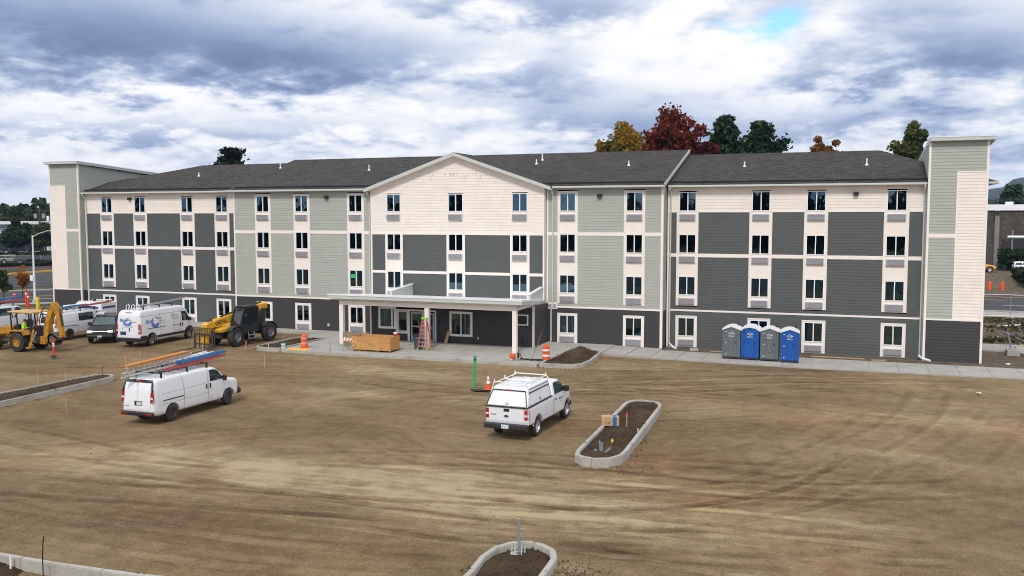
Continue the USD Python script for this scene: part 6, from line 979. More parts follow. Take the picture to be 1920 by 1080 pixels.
for i in range(7): f = (i + 1) / 7.6; w_ = .33 - .17 * f; part(sl_, 'tread', MB().box(-w_ + .02, w_ - .02, -.40 + .36 * f, -.28 + .36 * f, HL * f * .98, HL * f * .98 + .035), M['alu'])
for f in (.3, .65): w_ = .30 - .15 * f; part(sl_, 'brace', MB().bar((-w_, .42 - .38 * f, HL * f), (w_, .42 - .38 * f, HL * f), .025), M['alu'])
part(sl_, 'top_cap', MB().box(-.21, .21, -.12, .14, HL - .02, HL + .10, .03), M['lime'])
lb = thing('leaning_board', 'short wooden board leaning on the charcoal wall under the window', 'board', (-16.42, -4.62, PZ)); part(lb, 'plank', MB().bar((-.10, -.12, .02), (.04, .17, .86), .20, .04, up=(0, 1, .3)), M['wood'])
sp = thing('wood_shavings', 'patch of brown wood shavings on the paving behind the ladder', 'shavings', (-15.95, -7.75, PZ + .004)); stage.GetPrimAtPath(sp).SetCustomDataByKey('kind', 'stuff'); sc = MB()
for i in range(260): r, t_ = .55 * math.sqrt(R_.random()), R_.random() * 2 * PI; x_, y_ = r * 1.2 * math.cos(t_), r * math.sin(t_); a = R_.random() * PI; sc.add([(x_ + .035 * math.cos(a), y_ + .035 * math.sin(a), .006), (x_ - .035 * math.cos(a), y_ - .035 * math.sin(a), .012), (x_ - .02 * math.sin(a), y_ + .03 * math.cos(a), .01)], [[0, 1, 2]])
part(sp, 'chips', sc, mat('shaving_brown', (.34, .19, .07), .9), kind='stuff')
# traffic drums, cones, tubes
def drum(label, x, y, z, stripes=True, base=True, dent=0.0, h=.95, top=True):
    t_ = thing('traffic_drum', label, 'traffic drum', (x, y, z), R_.uniform(0, 90)); prof = [(.24, .0), (.235, .10), (.225, .20), (.215, .40), (.21, .60), (.205, .78), (.20, .88), (.15, .93), (.001, .94)]
    mb = MB().lathe([(r, zz * h / .95) for r, zz in prof], 20)
    if dent: mb.v = [v * (1 + dent * (meshkit.noise(v * 5, 3)[:, None] - .5)) for v in mb.v]
    part(t_, 'drum_body', mb, M['orange'], 40)
    if stripes:
        for z0 in (.26, .60): part(t_, 'reflective_band', MB().lathe([(.226, z0), (.226, z0 + .13)], 20), M['refl'] if stripes == 1 else mat('dirty_band', (.55, .38, .28), .6))
        for z0 in (.22, .41, .56, .75): part(t_, 'groove', MB().lathe([(.222, z0), (.236, z0 + .012), (.222, z0 + .024)], 20), M['orange'])
    part(t_, 'handle', MB().box(-.10, .10, -.025, .025, h - .03, h + .06, .02), M['orange'])
    if base: part(t_, 'rubber_base', MB().lathe([(.22, .0), (.36, .0), (.37, .03), (.34, .06), (.24, .07)], 20), M['rubber'])
    return t_
drum('orange and white striped drum on a black ring near the soil heap', -7.52, -9.55, PZ, 1); drum('dented dirty orange drum beside the yellow tactile panel', -24.55, -10.0, PZ, 2, False, .12, .92)
drum('orange drum by the verge across the road, left of the pair', 24.95, 59.4, 0.28, 0, False, .1); drum('orange drum by the verge across the road, right of the pair', 26.35, 59.7, 0.28, 0, False, .1)
def cone(label, x, y, z):
    t_ = thing('traffic_cone', label, 'traffic cone', (x, y, z)); part(t_, 'cone_body', MB().lathe([(.16, .03), (.145, .04), (.085, .40), (.03, .72), (.001, .73)], 18), M['orange'], 40); part(t_, 'reflective_band', MB().lathe([(.106, .32), (.078, .47)], 18), M['refl']); part(t_, 'reflective_band', MB().lathe([(.066, .54), (.036, .70)], 18), M['refl']); part(t_, 'cone_base', MB().box(-.19, .19, -.19, .19, 0, .035, .01), M['orange'])
cone('orange cone with white bands beside the green pipe', -7.50, -19.05, .06)
mt = thing('rubber_mat', 'crumpled black rubber mat under the orange cone', 'rubber mat', (-7.62, -19.2, 0)); p, f = tri_region(Polygon([(-.78, -.12), (-.6, .28), (-.2, .2), (.15, .32), (.6, .18), (.72, -.1), (.3, -.26), (-.1, -.2), (-.45, -.3)]), .09); zz = .03 + .16 * np.maximum(0, meshkit.fbm(np.column_stack([p * 3.2, 0 * p[:, 0]]), 3, 4) - .45) * 2; part(mt, 'rubber_sheet', MB().add(np.column_stack([p, zz]), f).add(np.column_stack([p, 0 * zz + .0]), f), M['rubber'])
gpz = thing('upright_pipe', 'bright green plastic pipe standing upright in the dirt', 'pipe', (-8.66, -18.25, 0)); part(gpz, 'pipe_body', MB().tube([(0, 0, -.1), (.05, 0, .8), (.09, 0, 1.55)], .075, 14), M['green'], 40); part(gpz, 'pipe_cap', MB().tube([(.088, 0, 1.53), (.095, 0, 1.66)], .085, 14), M['green'], 40); part(gpz, 'label_band', MB().tube([(.08, 0, 1.40), (.086, 0, 1.50)], .079, 14), M['navy'])
dl = thing('delineator_post', 'red tube with white bands on a black base in front of the backhoe', 'delineator', (-37.42, -18.69, 0)); part(dl, 'tube', MB().lathe([(.07, .15), (.065, 1.05), (.05, 1.13), (.001, 1.13)], 14), M['red'], 40)
for z0 in (.78, .91): part(dl, 'reflective_band', MB().lathe([(.071, z0), (.070, z0 + .09)], 14), M['refl'])
part(dl, 'base', MB().lathe([(.24, .13), (.25, .16), (.10, .19), (.07, .22)], 16), M['rubber']); part(dl, 'green_block', MB().lathe([(.11, 0), (.10, .13), (.001, .13)], 12), M['green']); part(dl, 'handle', MB().box(-.05, .05, -.02, .02, 1.1, 1.2, .015), M['red'])
# survey stakes
sk0 = None
def stake(label, x, y, h=.95, tilt=0.0, z=0.0, rot=0):
    global sk0
    t_ = thing('survey_stake', label, 'stake', (x, y, z), rot, 'survey stakes in the dirt', rx=tilt); part(t_, 'lath', MB().box(-.022, .022, -.008, .008, -.15, h, .003), M['wood']); part(t_, 'painted_tip', MB().box(-.025, .025, -.011, .011, h - .13, h + .004, .003), M['orange'])
    rb_ = MB()
    for a in (0, 160): rb_.add([(0, 0, h - .02), (.03 * math.cos(math.radians(a)), .03 * math.sin(math.radians(a)), h - .05), (.04 * math.cos(math.radians(a)), .04 * math.sin(math.radians(a)), h - .14), (.02 * math.cos(math.radians(a)), .02 * math.sin(math.radians(a)), h - .15)], [[0, 1, 2], [0, 2, 3]])
    part(t_, 'ribbon', rb_, M['orange'])
for (lb_, x, y, h, tl) in [('tall wooden survey stake left of the long soil strip', -30.93, -25.79, .78, 2), ('pale survey stake beyond the long soil strip, right of the tall one', -31.04, -23.86, .45, 0), ('leaning survey stake in the dirt behind the ladder van', -23.75, -30.71, .85, 5), ('survey stake above the rear of the orange plank, left of two', -31.93, -18.41, .62, 0), ('survey stake above the orange plank, right of two', -32.25, -16.82, .62, 0), ('survey stake in front of the telehandler forks', -30.03, -13.55, .80, 0), ('short leaning survey stake at the telehandler front wheel', -28.73, -10.77, .55, -9), ('tall survey stake in the open dirt below the entrance planter', -22.80, -16.88, .90, 2), ('survey stake standing in the soil of the mid-yard island', 1.37, -25.5, .62, 0)]: stake(lb_, x, y, h, tl, .22 if x > 0 else 0.0, R_.uniform(-30, 30))
fl = thing('marker_flag', 'small yellow marker flag in the mid-yard island soil', 'marker flag', (1.63, -29.0, .22)); part(fl, 'wire', MB().cyl((0, 0, -.1), (0, 0, .34), .006, n=5), M['galv']); part(fl, 'flag', MB().add([(0, 0, .34), (.07, .02, .25), (.02, -.01, .14), (-.04, 0, .22)], [[0, 1, 2], [0, 2, 3]]), M['bolyel'])
# spots of marking paint
for (lb_, px, py, r) in [('pink paint blot at the foot of the leaning stake', 121, 770, .16), ('pink paint blot beside the tall central stake', 490, 687, .14), ('pink paint blot by the telehandler front wheel', 465, 657, .14), ('orange paint blot on the dirt right of the mid-yard island', 1189, 842, .12), ('red paint mark below the left end of the entrance kerb', 514, 662, .13), ('red paint blot at the kerb right of the striped drum', 1090, 690, .10)]:
    x, y = gp(px, py); pm = MB()
    for i in range(22): a, q_ = R_.random() * 6.28, r * math.sqrt(R_.random()) * 1.2; s_ = R_.uniform(.02, .05); pm.add([(x + q_ * math.cos(a) - s_, y + q_ * math.sin(a), .012 + .02), (x + q_ * math.cos(a) + s_, y + q_ * math.sin(a) - s_ * .6, .032), (x + q_ * math.cos(a) + .3 * s_, y + q_ * math.sin(a) + s_, .032)], [[0, 1, 2]])
    solo('paint_mark', pm, M['orange'] if 'orange' in lb_ else M['pink'], lb_, 'paint mark', kind='stuff')
# cardboard box on the island
cb = thing('cardboard_box', 'brown cardboard box with blue corner resting on the island kerb', 'box', (.72, -25.75, .30), 18); part(cb, 'box_body', MB().box(-.36, .36, -.24, .24, 0, .36, .01), M['card']); part(cb, 'blue_print', MB().box(.10, .26, -.246, .246, .0, .366), M['fblue']); part(cb, 'orange_corner', MB().box(.262, .366, -.10, .246, .02, .34), mat('box_orange', (.75, .22, .04), .7)); part(cb, 'flap', MB().quad((-.36, -.24, .362), (0, -.24, .375), (0, .24, .375), (-.36, .24, .362)), M['card']); part(cb, 'print', MB().box(-.22, -.18, -.243, -.24, .08, .2).box(-.12, -.02, -.243, -.24, .08, .16), M['greyprint'])
wp = thing('white_marker', 'tiny white plastic stub in the soil by the right island kerb', 'marker', (2.02, -26.3, .22)); part(wp, 'stub', MB().cyl((0, 0, -.05), (.01, 0, .16), .02, n=8), M['refl'])
cd_ = thing('conduit_stubs', 'cluster of grey conduit ends sticking out of the island soil', 'conduits', (1.62, -30.2, .18))
for (dx, dy, tx, ty, h) in [(-.12, .05, -.16, .05, .52), (-.06, .07, -.08, .08, .46), (-.2, -.05, -.33, .0, .20), (-.25, -.1, -.4, -.05, .12), (.1, -.02, .25, .06, .30), (.06, -.08, .2, .0, .24)]: part(cd_, 'conduit', MB().tube([(dx, dy, -.1), (dx, dy, .1), (tx, ty, h)], .034, 8), M['pipe'], 40)
part(cd_, 'ground_rod', MB().bar((-.25, -.14, .04), (.15, -.16, .05), .06), M['conc'])
pl2 = thing('upright_conduit', 'single tall grey conduit pipe with cap in the bottom island', 'conduit', (2.05, -40.36, .02)); part(pl2, 'pipe_body', MB().tube([(0, 0, -.1), (-.03, 0, .95)], .035, 10), M['pipe'], 40); part(pl2, 'pipe_cap', MB().tube([(-.03, 0, .93), (-.032, 0, 1.0)], .045, 10), M['galv'], 40)
ab = thing('anchor_bolts', 'ring of pale anchor bolts on a round footing around the upright conduit', 'anchor bolts', (2.04, -40.42, .05)); part(ab, 'footing', MB().lathe([(.22, -.1), (.22, .05), (.05, .06)], 18), M['conc'])
for a in range(6): part(ab, 'bolt', MB().cyl((.17 * math.cos(a * 1.05 + .3), .17 * math.sin(a * 1.05 + .3), .0), (.17 * math.cos(a * 1.05 + .3), .17 * math.sin(a * 1.05 + .3), .26), .016, n=7), mat('bolt_pale', (.55, .58, .52), .5))
rd = thing('black_rod', 'thin black flexible rod standing in the lower left soil bed', 'rod', (-8.52, -45.95, .05)); part(rd, 'shaft', MB().tube([(0, 0, -.1), (0, 0, .5), (.03, .0, .85), (.07, 0, 1.05)], .014, 8), M['black'])
ws = thing('white_peg', 'short white peg against the kerb in the lower left soil bed', 'peg', (-9.72, -45.85, .15)); part(ws, 'peg_shaft', MB().cyl((0, 0, -.1), (0, 0, .26), .025, n=8), M['refl'])
cv = thing('bent_wire', 'bent dark wire sticking up from the long soil strip', 'wire', (-28.6, -23.6, .22)); part(cv, 'shaft', MB().tube([(0, 0, -.05), (-.05, 0, .35), (.02, 0, .52), (.14, 0, .56)], .016, 6), M['rust'])
# bucket, tactile panel, white peg at the left planter
bk = thing('white_bucket', 'white bucket with a green lid on the small left planter', 'bucket', (-25.66, -10.82, .18)); part(bk, 'pail', MB().lathe([(.001, 0), (.13, 0), (.155, .33), (.001, .33)], 16), M['refl'], 40); part(bk, 'lid', MB().lathe([(.16, .31), (.165, .35), (.001, .37)], 16), mat('lid_green', (.12, .45, .22), .5)); part(bk, 'label', MB().lathe([(.142, .10), (.152, .24)], 16), mat('label_blue', (.25, .50, .66), .5))
tp = solo('tactile_panel', MB().box(-25.28, -23.72, -11.10, -10.42, PZ - .02, PZ + .012, .004), M['warnyel'], 'yellow tactile warning panel set in the entrance paving', 'tactile panel')
dm_ = MB()
for i in range(14):
    for j in range(6): dm_.lathe([(.035, PZ + .012), (.02, PZ + .02), (.001, PZ + .02)], 6, c=(-25.2 + i * .108, -11.03 + j * .11, 0))
part(tp, 'domes', dm_, M['warnyel'], kind='stuff')
pg = thing('white_peg', 'short white peg in the small planter left of the bucket', 'peg', (-26.75, -10.95, .2)); part(pg, 'peg_shaft', MB().cyl((0, 0, -.1), (0, 0, .22), .025, n=8), M['refl'])
rp = thing('marker_rod', 'thin reddish rod standing at the kerb left of the crate', 'rod', (-21.85, -11.12, PZ)); part(rp, 'shaft', MB().cyl((0, 0, 0), (.0, 0, .62), .012, n=6), M['rust']); part(rp, 'foot', MB().lathe([(.06, 0), (.03, .05), (.001, .05)], 8), M['red'])
# concrete saw with hose by the striped drum
cs = thing('cut_off_saw', 'orange and black cut-off saw lying on the paving beside the striped drum', 'saw', (-9.35, -10.1, PZ), 8); part(cs, 'motor', MB().box(-.30, .02, -.15, .15, .06, .38, .06).lathe([(.001, -.2), (.14, -.18), (.15, .1), (.001, .12)], 12, 'y', (-.2, 0, .25)), M['orange'], 30); part(cs, 'blade', MB().lathe([(.001, -.012), (.19, -.012), (.19, .012), (.001, .012)], 24, 'x', (.12, 0, .22)), M['refl']); part(cs, 'guard', MB().ext(Point(.0, .24).buffer(.23).difference(Point(0, .24).buffer(.19)).intersection(sbox(-.4, .2, .4, .6)), .14, .24, 'x'), M['black']); part(cs, 'handle', MB().tube([(.2, 0, .1), (.24, 0, .42), (.30, 0, .46), (.36, 0, .3), (.42, 0, .12)], .03, 7), M['black']); part(cs, 'tank', MB().lathe([(.001, -.05), (.09, -.04), (.09, .06), (.001, .08)], 10, c=(-.2, -.06, .06)), M['twhite']); part(cs, 'bar', MB().bar((.3, 0, .10), (1.5, .05, .06), .07, .09), M['black'])
rk_ = thing('garden_rake', 'long wooden handled tool leaning behind the striped drum', 'rake', (-8.35, -9.9, PZ)); part(rk_, 'handle', MB().tube([(0, 0, .05), (.25, .4, .95), (.42, .8, 1.75)], .018, 7), mat('old_handle', (.20, .12, .07), .8)); part(rk_, 'tool_head', MB().box(-.08, .08, -.12, .12, 0, .07, .02), M['rust'])
hs = thing('air_hose', 'black hose looped round the base of the striped drum', 'hose', (-7.52, -9.7, PZ)); part(hs, 'hose_loop', MB().tube([(.55 * math.cos(a) * (1 + .05 * math.sin(3 * a)), .42 * math.sin(a), .04 + .01 * math.sin(2 * a)) for a in np.linspace(0, 6.2, 36)], .03, 6), M['black'])
# corrugated drain end by the downpipe of the right wing
for (lb_, x, y) in [('white flexible drain sleeve at the downpipe between the sage bay and the right wing', -1.45, -.85), ('white flexible drain sleeve at the downpipe beside the right tower', 14.2, -.85)]:
    t_ = thing('drain_sleeve', lb_, 'drain pipe', (x, y, .08)); part(t_, 'sleeve', MB().tube([(-.25, .55, .22), (-.12, .4, .12), (.1, .0, .06), (.35, -.3, .05)], [.07, .085, .10, .07], 10), M['twhite'], 40)
sr = thing('paving_block', 'grey concrete block lying on the soil strip', 'block', (.15, -1.35, .03), 12); part(sr, 'block_body', MB().box(-.28, .28, -.18, .18, 0, .16, .02), M['conc'])
for (lb_, x, y, L_, a) in [('pale timber offcut on the soil strip under the first windows', 2.0, -1.5, 1.5, 4), ('long pale timber on the soil strip right of the toilets', 9.2, -1.45, 3.2, -2), ('short timber offcut near the last ground floor window', 11.6, -1.7, .9, 12)]:
    t_ = thing('timber_offcut', lb_, 'timber', (x, y, .06), a); part(t_, 'plank', MB().box(-L_ / 2, L_ / 2, -.05, .05, 0, .05, .005), M['wood'])
# stones in the dirt
db = MB()
for i in range(2600):
    x, y = R_.uniform(-30, 22), R_.uniform(-50, -12); s_ = R_.uniform(.008, .028) * (1.5 if R_.random() < .06 else 1); v = np.array([(1, 0, 0), (-.8, .6, 0), (-.5, -.9, 0), (.1, .1, .8), (0, 0, -.5)]) * s_ * np.array([R_.uniform(.6, 1.3), R_.uniform(.6, 1.3), 1]); db.add(v + [x, y, .0], [[0, 1, 3], [1, 2, 3], [2, 0, 3], [0, 2, 4]])
for cx_, cy_, k, sg_ in [(3.8, -41.2, 380, .55), (2.9, -30.9, 60, .5), (-5, -12.3, 90, 1.0), (-13.0, -45, 60, .6)]:
    for i in range(k): x, y = cx_ + R_.gauss(0, sg_), cy_ + R_.gauss(0, sg_ * .8); s_ = R_.uniform(.012, .04); v = np.array([(1, 0, 0), (-.8, .6, 0), (-.5, -.9, 0), (.1, .1, .8), (0, 0, -.5)]) * s_; db.add(v + [x, y, .0], [[0, 1, 3], [1, 2, 3], [2, 0, 3], [0, 2, 4]])
solo('pebbles', db, mat('pebble_brown', (.16, .115, .072), .95, vary=.3, island=.4), 'small stones and clods scattered over the dirt', 'pebbles', kind='stuff')
# ------------------------------------------------------------------ trees
def cards(c, size, rnd, flat=0.0, aspect=1.5):
    """leaf sprays: one bent diamond of two triangles at each centre"""
    n = len(c); d = rnd.normal(size=(n, 3)); d[:, 2] *= (1 - flat); d /= np.linalg.norm(d, axis=1, keepdims=True); e = np.cross(d, rnd.normal(size=(n, 3))); e /= np.linalg.norm(e, axis=1, keepdims=True); s = size * rnd.uniform(.6, 1.3, (n, 1)); k = np.cross(d, e) * s * .25
    v = np.stack([c - d * s * aspect / 2, c + e * s / 2 + k, c + d * s * aspect / 2, c - e * s / 2 + k], 1).reshape(-1, 3); i = np.arange(n)[:, None] * 4; return v, np.vstack([i + [0, 1, 2], i + [0, 2, 3]])
def limbs(mb, base, tips, r0, rnd):
    for t_ in tips:
        b = np.array(base) + (np.array(t_) - base) * np.array([0, 0, .0]); b[2] = base[2] + (t_[2] - base[2]) * rnd.uniform(.15, .5); m_ = (b + t_) / 2 + [0, 0, .12 * np.linalg.norm(np.array(t_) - b)]; mb.tube([b, m_, t_], [r0 * .45, r0 * .28, r0 * .08], 6)
def leafy(name, label, x, y, h, rad, cz, leaf, seed, n=4500, size=.34, blobs=26, z0=0.0, cat='tree', squash=1.0, trunk_r=.22, group=None, gaps=.5):
    rnd = np.random.default_rng(seed); t_ = thing(name, label, cat, (x, y, z0), group=group); mid = (cz + h) / 2; hz = (h - cz) / 2; cs = []
    for i in range(blobs):
        u = rnd.normal(size=3); u /= np.linalg.norm(u); r = rnd.uniform(.15, 1.0) ** .5 * .80; q_ = np.array([u[0] * rad * r, u[1] * rad * r * squash, mid + u[2] * hz * r]); cs.append(q_)
    cs.append(np.array([0, 0, h - .12 * hz])); tk = MB().tube([(0, 0, -.3), (.03, 0, cz * .6), (0, .02, mid), (0, 0, h * .9)], [trunk_r * 1.25, trunk_r, trunk_r * .6, trunk_r * .12], 9); part(t_, 'trunk', tk, M['bark'], 40); lm = MB(); limbs(lm, np.array([0, 0, cz * .7]), cs, trunk_r, rnd); part(t_, 'limbs', lm, M['bark'])
    pts = []
    for q_ in cs:
        br = max(.45, rad * rnd.uniform(.22, .42)); k = int(n / len(cs)); u = rnd.normal(size=(k, 3)); u /= np.linalg.norm(u, axis=1, keepdims=True); r = br * rnd.uniform(.2, 1.0, (k, 1)) ** gaps; pts.append(q_ + u * r * [1, 1, .78])
    pts = np.vstack(pts); pts[:, 2] = np.maximum(pts[:, 2], cz * .85); v, f = cards(pts, size, rnd); part(t_, 'crown', MB().add(v, f), M[leaf]); return t_
def conifer(name, label, x, y, h, rad, leaf, seed, cz=2.0, n=5000, size=.42, layers=22, power=.8, ragged=.35, z0=0.0, group=None, tip=.5, droop=.18, extra=()):
    rnd = np.random.default_rng(seed); t_ = thing(name, label, 'tree', (x, y, z0), group=group); part(t_, 'trunk', MB().tube([(0, 0, -.3), (0, 0, h * .5), (0, 0, h * .98)], [.32, .2, .03], 9), M['bark'], 40); lm = MB(); pts = []; per = max(10, int(n / (layers * 6)))
    for i in range(layers):
        f = (i + rnd.uniform(-.3, .3)) / layers; z = cz + (h - cz) * f; R = rad * (max(0, 1 - f) ** power + .04 * tip)
        for k in range(6):
            if rnd.random() < .10 + .2 * ragged: continue
            a = rnd.uniform(0, 2 * PI); r = R * rnd.uniform(1 - ragged, 1 + .5 * ragged); e = np.array([r * math.cos(a), r * math.sin(a), z - droop * r + rnd.uniform(-.2, .2)]); b = np.array([0, 0, z + .1]); lm.tube([b, (b + e) / 2 + [0, 0, .05 * r], e], [.05, .035, .01], 4)
            s = rnd.uniform(.25, 1.05, (per, 1)); w = .16 * r + .24; pts.append(b + (e - b) * s + rnd.normal(size=(per, 3)) * [w, w, w * .5])
    for (ez, er, ea) in extra:
        e = np.array([er * math.cos(ea), er * math.sin(ea), ez + .5]); b = np.array([0, 0, ez - .6]); lm.tube([b, (b + e) / 2, e], [.1, .07, .02], 5); s = rnd.uniform(.45, 1.05, (260, 1)); pts.append(b + (e - b) * s + rnd.normal(size=(260, 3)) * [.35, .35, .35])
    part(t_, 'limbs', lm, M['bark']); v, f = cards(np.vstack(pts), size, rnd, .5, 1.6); part(t_, 'crown', MB().add(v, f), M[leaf]); return t_
conifer('fir_tree', 'dark layered fir rising alone behind the left wing roof', -72.3, 45, 19.0, 5.2, 'lf_fir', 11, 2.0, 5600, .5, 20, .62, .4)
leafy('yellow_maple', 'yellow green maple behind the roof, left of the red maple', -15.0, 40, 19.4, 3.9, 10.5, 'lf_yel', 12, 9500, .34, 70, trunk_r=.25, gaps=.6)
leafy('small_yellow_tree', 'low yellow tree top at the roof ridge, leftmost of the autumn trees', -18.0, 42, 17.2, 1.3, 12.5, 'lf_yel', 19, 1500, .28, 16, trunk_r=.15)
leafy('red_maple', 'tall dark red maple behind the roof, between the yellow maple and the pines', -9.7, 40, 21.0, 3.9, 10.0, 'lf_red', 13, 9500, .34, 80, trunk_r=.3, gaps=.6)
leafy('small_red_maple', 'shorter dark red tree behind the roof, right of the tall red maple', -6.6, 42, 19.0, 2.5, 11.0, 'lf_red', 23, 5000, .32, 40, trunk_r=.2)
conifer('pine_tree', 'dense dark green pine beside the red maples', -4.4, 45, 20.5, 4.2, 'lf_pine', 14, 9.0, 11000, .42, 26, .85, .2, extra=((16.6, 2.6, .3),))
conifer('pine_tree', 'open dark green pine with a bough reaching right', -.4, 45, 20.1, 2.3, 'lf_pine', 15, 9.0, 5600, .40, 15, .5, .4, extra=((16.6, 2.6, .1), (16.2, 1.9, 3.0)))
leafy('orange_tree', 'rounded orange tree top over the right wing roof, left of two', 5.55, 50, 18.2, 1.7, 12.5, 'lf_org', 16, 2400, .3, 34); leafy('orange_tree', 'small orange tree top over the right wing roof, right of two', 7.55, 50, 17.7, 1.5, 12.5, 'lf_org', 17, 2000, .3, 30)
leafy('turning_tree', 'green tree turning red behind the right end tower roof', 14.9, 35, 18.2, 2.3, 10.0, 'lf_mix', 18, 6500, .32, 50, gaps=.6)
# ------------------------------------------------------------------ left background
def sheet(name, pts, z, m, label=None, kind='structure', cat=None):
    return solo(name, MB().ext(Polygon(pts), z - .02, z, 'z'), m, label, cat, kind=kind)
G_ = lambda px, py, h=0.0: gp(px, py, h)
vd = np.array([-.735, .678]); rd_ = np.array([.678, .735])
def LW(a, b): p_ = np.array([-69.0, 9.0]) + a * vd + b * rd_; return (float(p_[0]), float(p_[1]))   # a: metres away from the camera, b: metres to the right
sheet('verge', [LW(-3, -50), LW(-3, 30), LW(40, 40), LW(40, -60)], .02, M['grass'], 'rough brown green verge between the yard and the road')
sheet('pavement', [LW(-.6, -40), LW(-.6, 26), LW(1.0, 26), LW(1.0, -40)], .05, M['conc'], 'pale roadside pavement beyond the lamp post')
sheet('road', [LW(1.4, -60), LW(1.4, 40), LW(18.5, 45), LW(18.5, -70)], .05, M['asphalt'], 'grey asphalt street beyond the left tower')
sheet('road_line', [LW(9.6, -60), LW(9.6, 40), LW(9.85, 40), LW(9.85, -60)], .056, M['paintyel'], 'yellow line along the street'); sheet('road_line', [LW(5.6, -60), LW(5.6, 40), LW(5.75, 40), LW(5.75, -60)], .056, M['refl'], 'white lane line along the street')
solo('kerb', MB().ext(Polygon([LW(18.5, -70), LW(18.5, 45), LW(19.0, 45), LW(19.0, -70)]), 0, .17, 'z'), M['kerb'], 'far kerb of the left street', kind='structure')
sheet('car_park', [LW(25, -40), LW(25, 60), LW(150, 80), LW(150, -80)], .06, M['asphalt'], 'asphalt car park in front of the white warehouse')
def hedge(label, pts, w, h, leaf, seed, n, z=0.0, size=.4, name='hedge'):
    rnd = np.random.default_rng(seed); c = LineString(pts); pl = c.buffer(w / 2, cap_style=2); t_ = thing(name, label, 'hedge', (0, 0, 0)); x0, y0, x1, y1 = pl.bounds; q_ = rnd.uniform((x0, y0), (x1, y1), (int(n * 4 * (x1 - x0) * (y1 - y0) / max(1e-6, 4 * pl.area)) + n, 2)); q_ = q_[shapely.contains_xy(pl, q_[:, 0], q_[:, 1])][:n]
    hh = h * (.75 + .5 * meshkit.fbm(np.column_stack([q_ * .45, 0 * q_[:, 0]]), 3, seed)); zz = z + hh * rnd.uniform(.05, 1, len(q_)) ** .5; v, f = cards(np.column_stack([q_, zz]), size, rnd); part(t_, 'foliage', MB().add(v, f), M[leaf]); part(t_, 'stems', MB().ext(pl.buffer(-.25 * w), z - .3, z + h * .5, 'z'), M['lf_hedge']); return t_
hedge('clipped hedge strip with red kerb in front of the parked cars', [LW(80, -30), LW(80, 40)], 2.4, .55, 'lf_hedge', 31, 4500, size=.6)
solo('red_kerb', MB().ext(Polygon([LW(77.5, -30), LW(77.5, 40), LW(78.0, 40), LW(78.0, -30)]), 0, .18, 'z'), mat('red_kerb_paint', (.22, .03, .04), .7), 'red painted kerb under the hedge strip', 'kerb')
hedge('tall rough hedge behind the parked cars', [LW(103, -60), LW(103, 50)], 6.0, 1.7, 'lf_grn', 32, 7000, size=.8)
for (lb_, pts) in [('yellow kerb edging the planting bed left of the driveway', [LW(46, -34), LW(46.5, -12), LW(62, 2.0), LW(63, 2.2)]), ('yellow kerb edging the planting bed by the left tower', [LW(25.5, 2.0), LW(27, 4), LW(40, 24)])]:
    solo('yellow_kerb', MB().ext(LineString(pts).buffer(.32), 0, .30, 'z'), M['paintyel'], lb_, 'kerb')
sheet('planting_bed', [LW(47, -40), LW(47, -12), LW(62, 1.6), LW(68, 0), LW(68, -40)], .09, M['soil'], 'dark planting bed inside the yellow kerb'); sheet('planting_bed', [LW(26, 4), LW(40, 24), LW(34, 34), LW(22, 20)], .09, M['soil'], 'dark planting bed beside the left tower')
WHT = mat('warehouse_white', (.72, .74, .80), .6, vary=.04, scale=.3)
wa = thing('warehouse', 'long low white warehouse with dark glazing behind the parked cars', 'warehouse', (*LW(158, 0), 0), math.degrees(math.atan2(rd_[1], rd_[0]))); part(wa, 'wall', MB().box(-60, 60, 0, 40, 0, 7.2), WHT); part(wa, 'roof', MB().box(-61, 61, -1.0, 41, 7.2, 7.75, .05), mat('warehouse_roof', (.30, .32, .36), .6)); part(wa, 'roof_edge', MB().box(-61.1, 61.1, -1.15, -1.0, 7.1, 7.9), M['twhite'])
for i in range(9): x_ = -36 + i * 4.0; wn = part(wa, 'window', MB().box(x_, x_ + 3.9, -.08, 0, .3, 6.5), mat('dark_cladding', (.03, .035, .05), .3)); part(wn, 'pane', MB().box(x_ + .2, x_ + 3.7, -.10, -.08, 4.6, 6.3), mat('pale_pane', (.5, .55, .65), .2)) if i % 3 != 2 else None
for i in range(7): x_ = 4 + i * 4.5; part(wa, 'wall_panel', MB().box(x_, x_ + 4.4, -.06, 0, 0, 7.0, .03), WHT)
part(wa, 'downpipe', MB().box(13.0, 13.5, -.3, -.06, 0, 7.0), M['metalwhite']); part(wa, 'roof_vent', MB().cyl((1, 2, 7.7), (1, 2, 9.2), .3, n=8), M['twhite'])
for (lb_, a, b, col, ln_) in [('beige parked car at the left end of the car park row', 494, 24, 'beige', 4.9), ('dark grey parked car in the middle of the car park row', 495, 52, 'dkgrey', 5.2), ('dark car partly hidden behind the lamp post', 495.5, 78, 'suv', 4.8), ('dark blue parked car next to the hotel tower edge', 496, 101, 'dkblue', 4.8)]:
    cc = {'beige': (.30, .28, .24), 'dkgrey': (.06, .065, .07), 'suv': None, 'dkblue': (.02, .035, .07)}[col]
    if cc: M[col] = mat('paint_' + col, cc, .3, coat=.6, vary=.03)
    p_ = np.array(gp(b, a)) - rd_ * 2.4; wagon('parked_car', lb_, 'car', (*p_, .06), math.degrees(math.atan2(rd_[1], rd_[0])), col, ln_, .92, 1.62, 1.0, group='cars in the left car park', simple=True)
leafy('roadside_tree', 'dense green tree in front of the warehouse glazing', *gp(33, 475), 8.0, 4.2, 1.2, 'lf_grn', 41, 3500, .7, 26); leafy('roadside_tree', 'yellow green tree in front of the warehouse beside the hotel', *gp(86, 476), 7.0, 3.6, 1.0, 'lf_mix', 42, 3000, .7, 22)
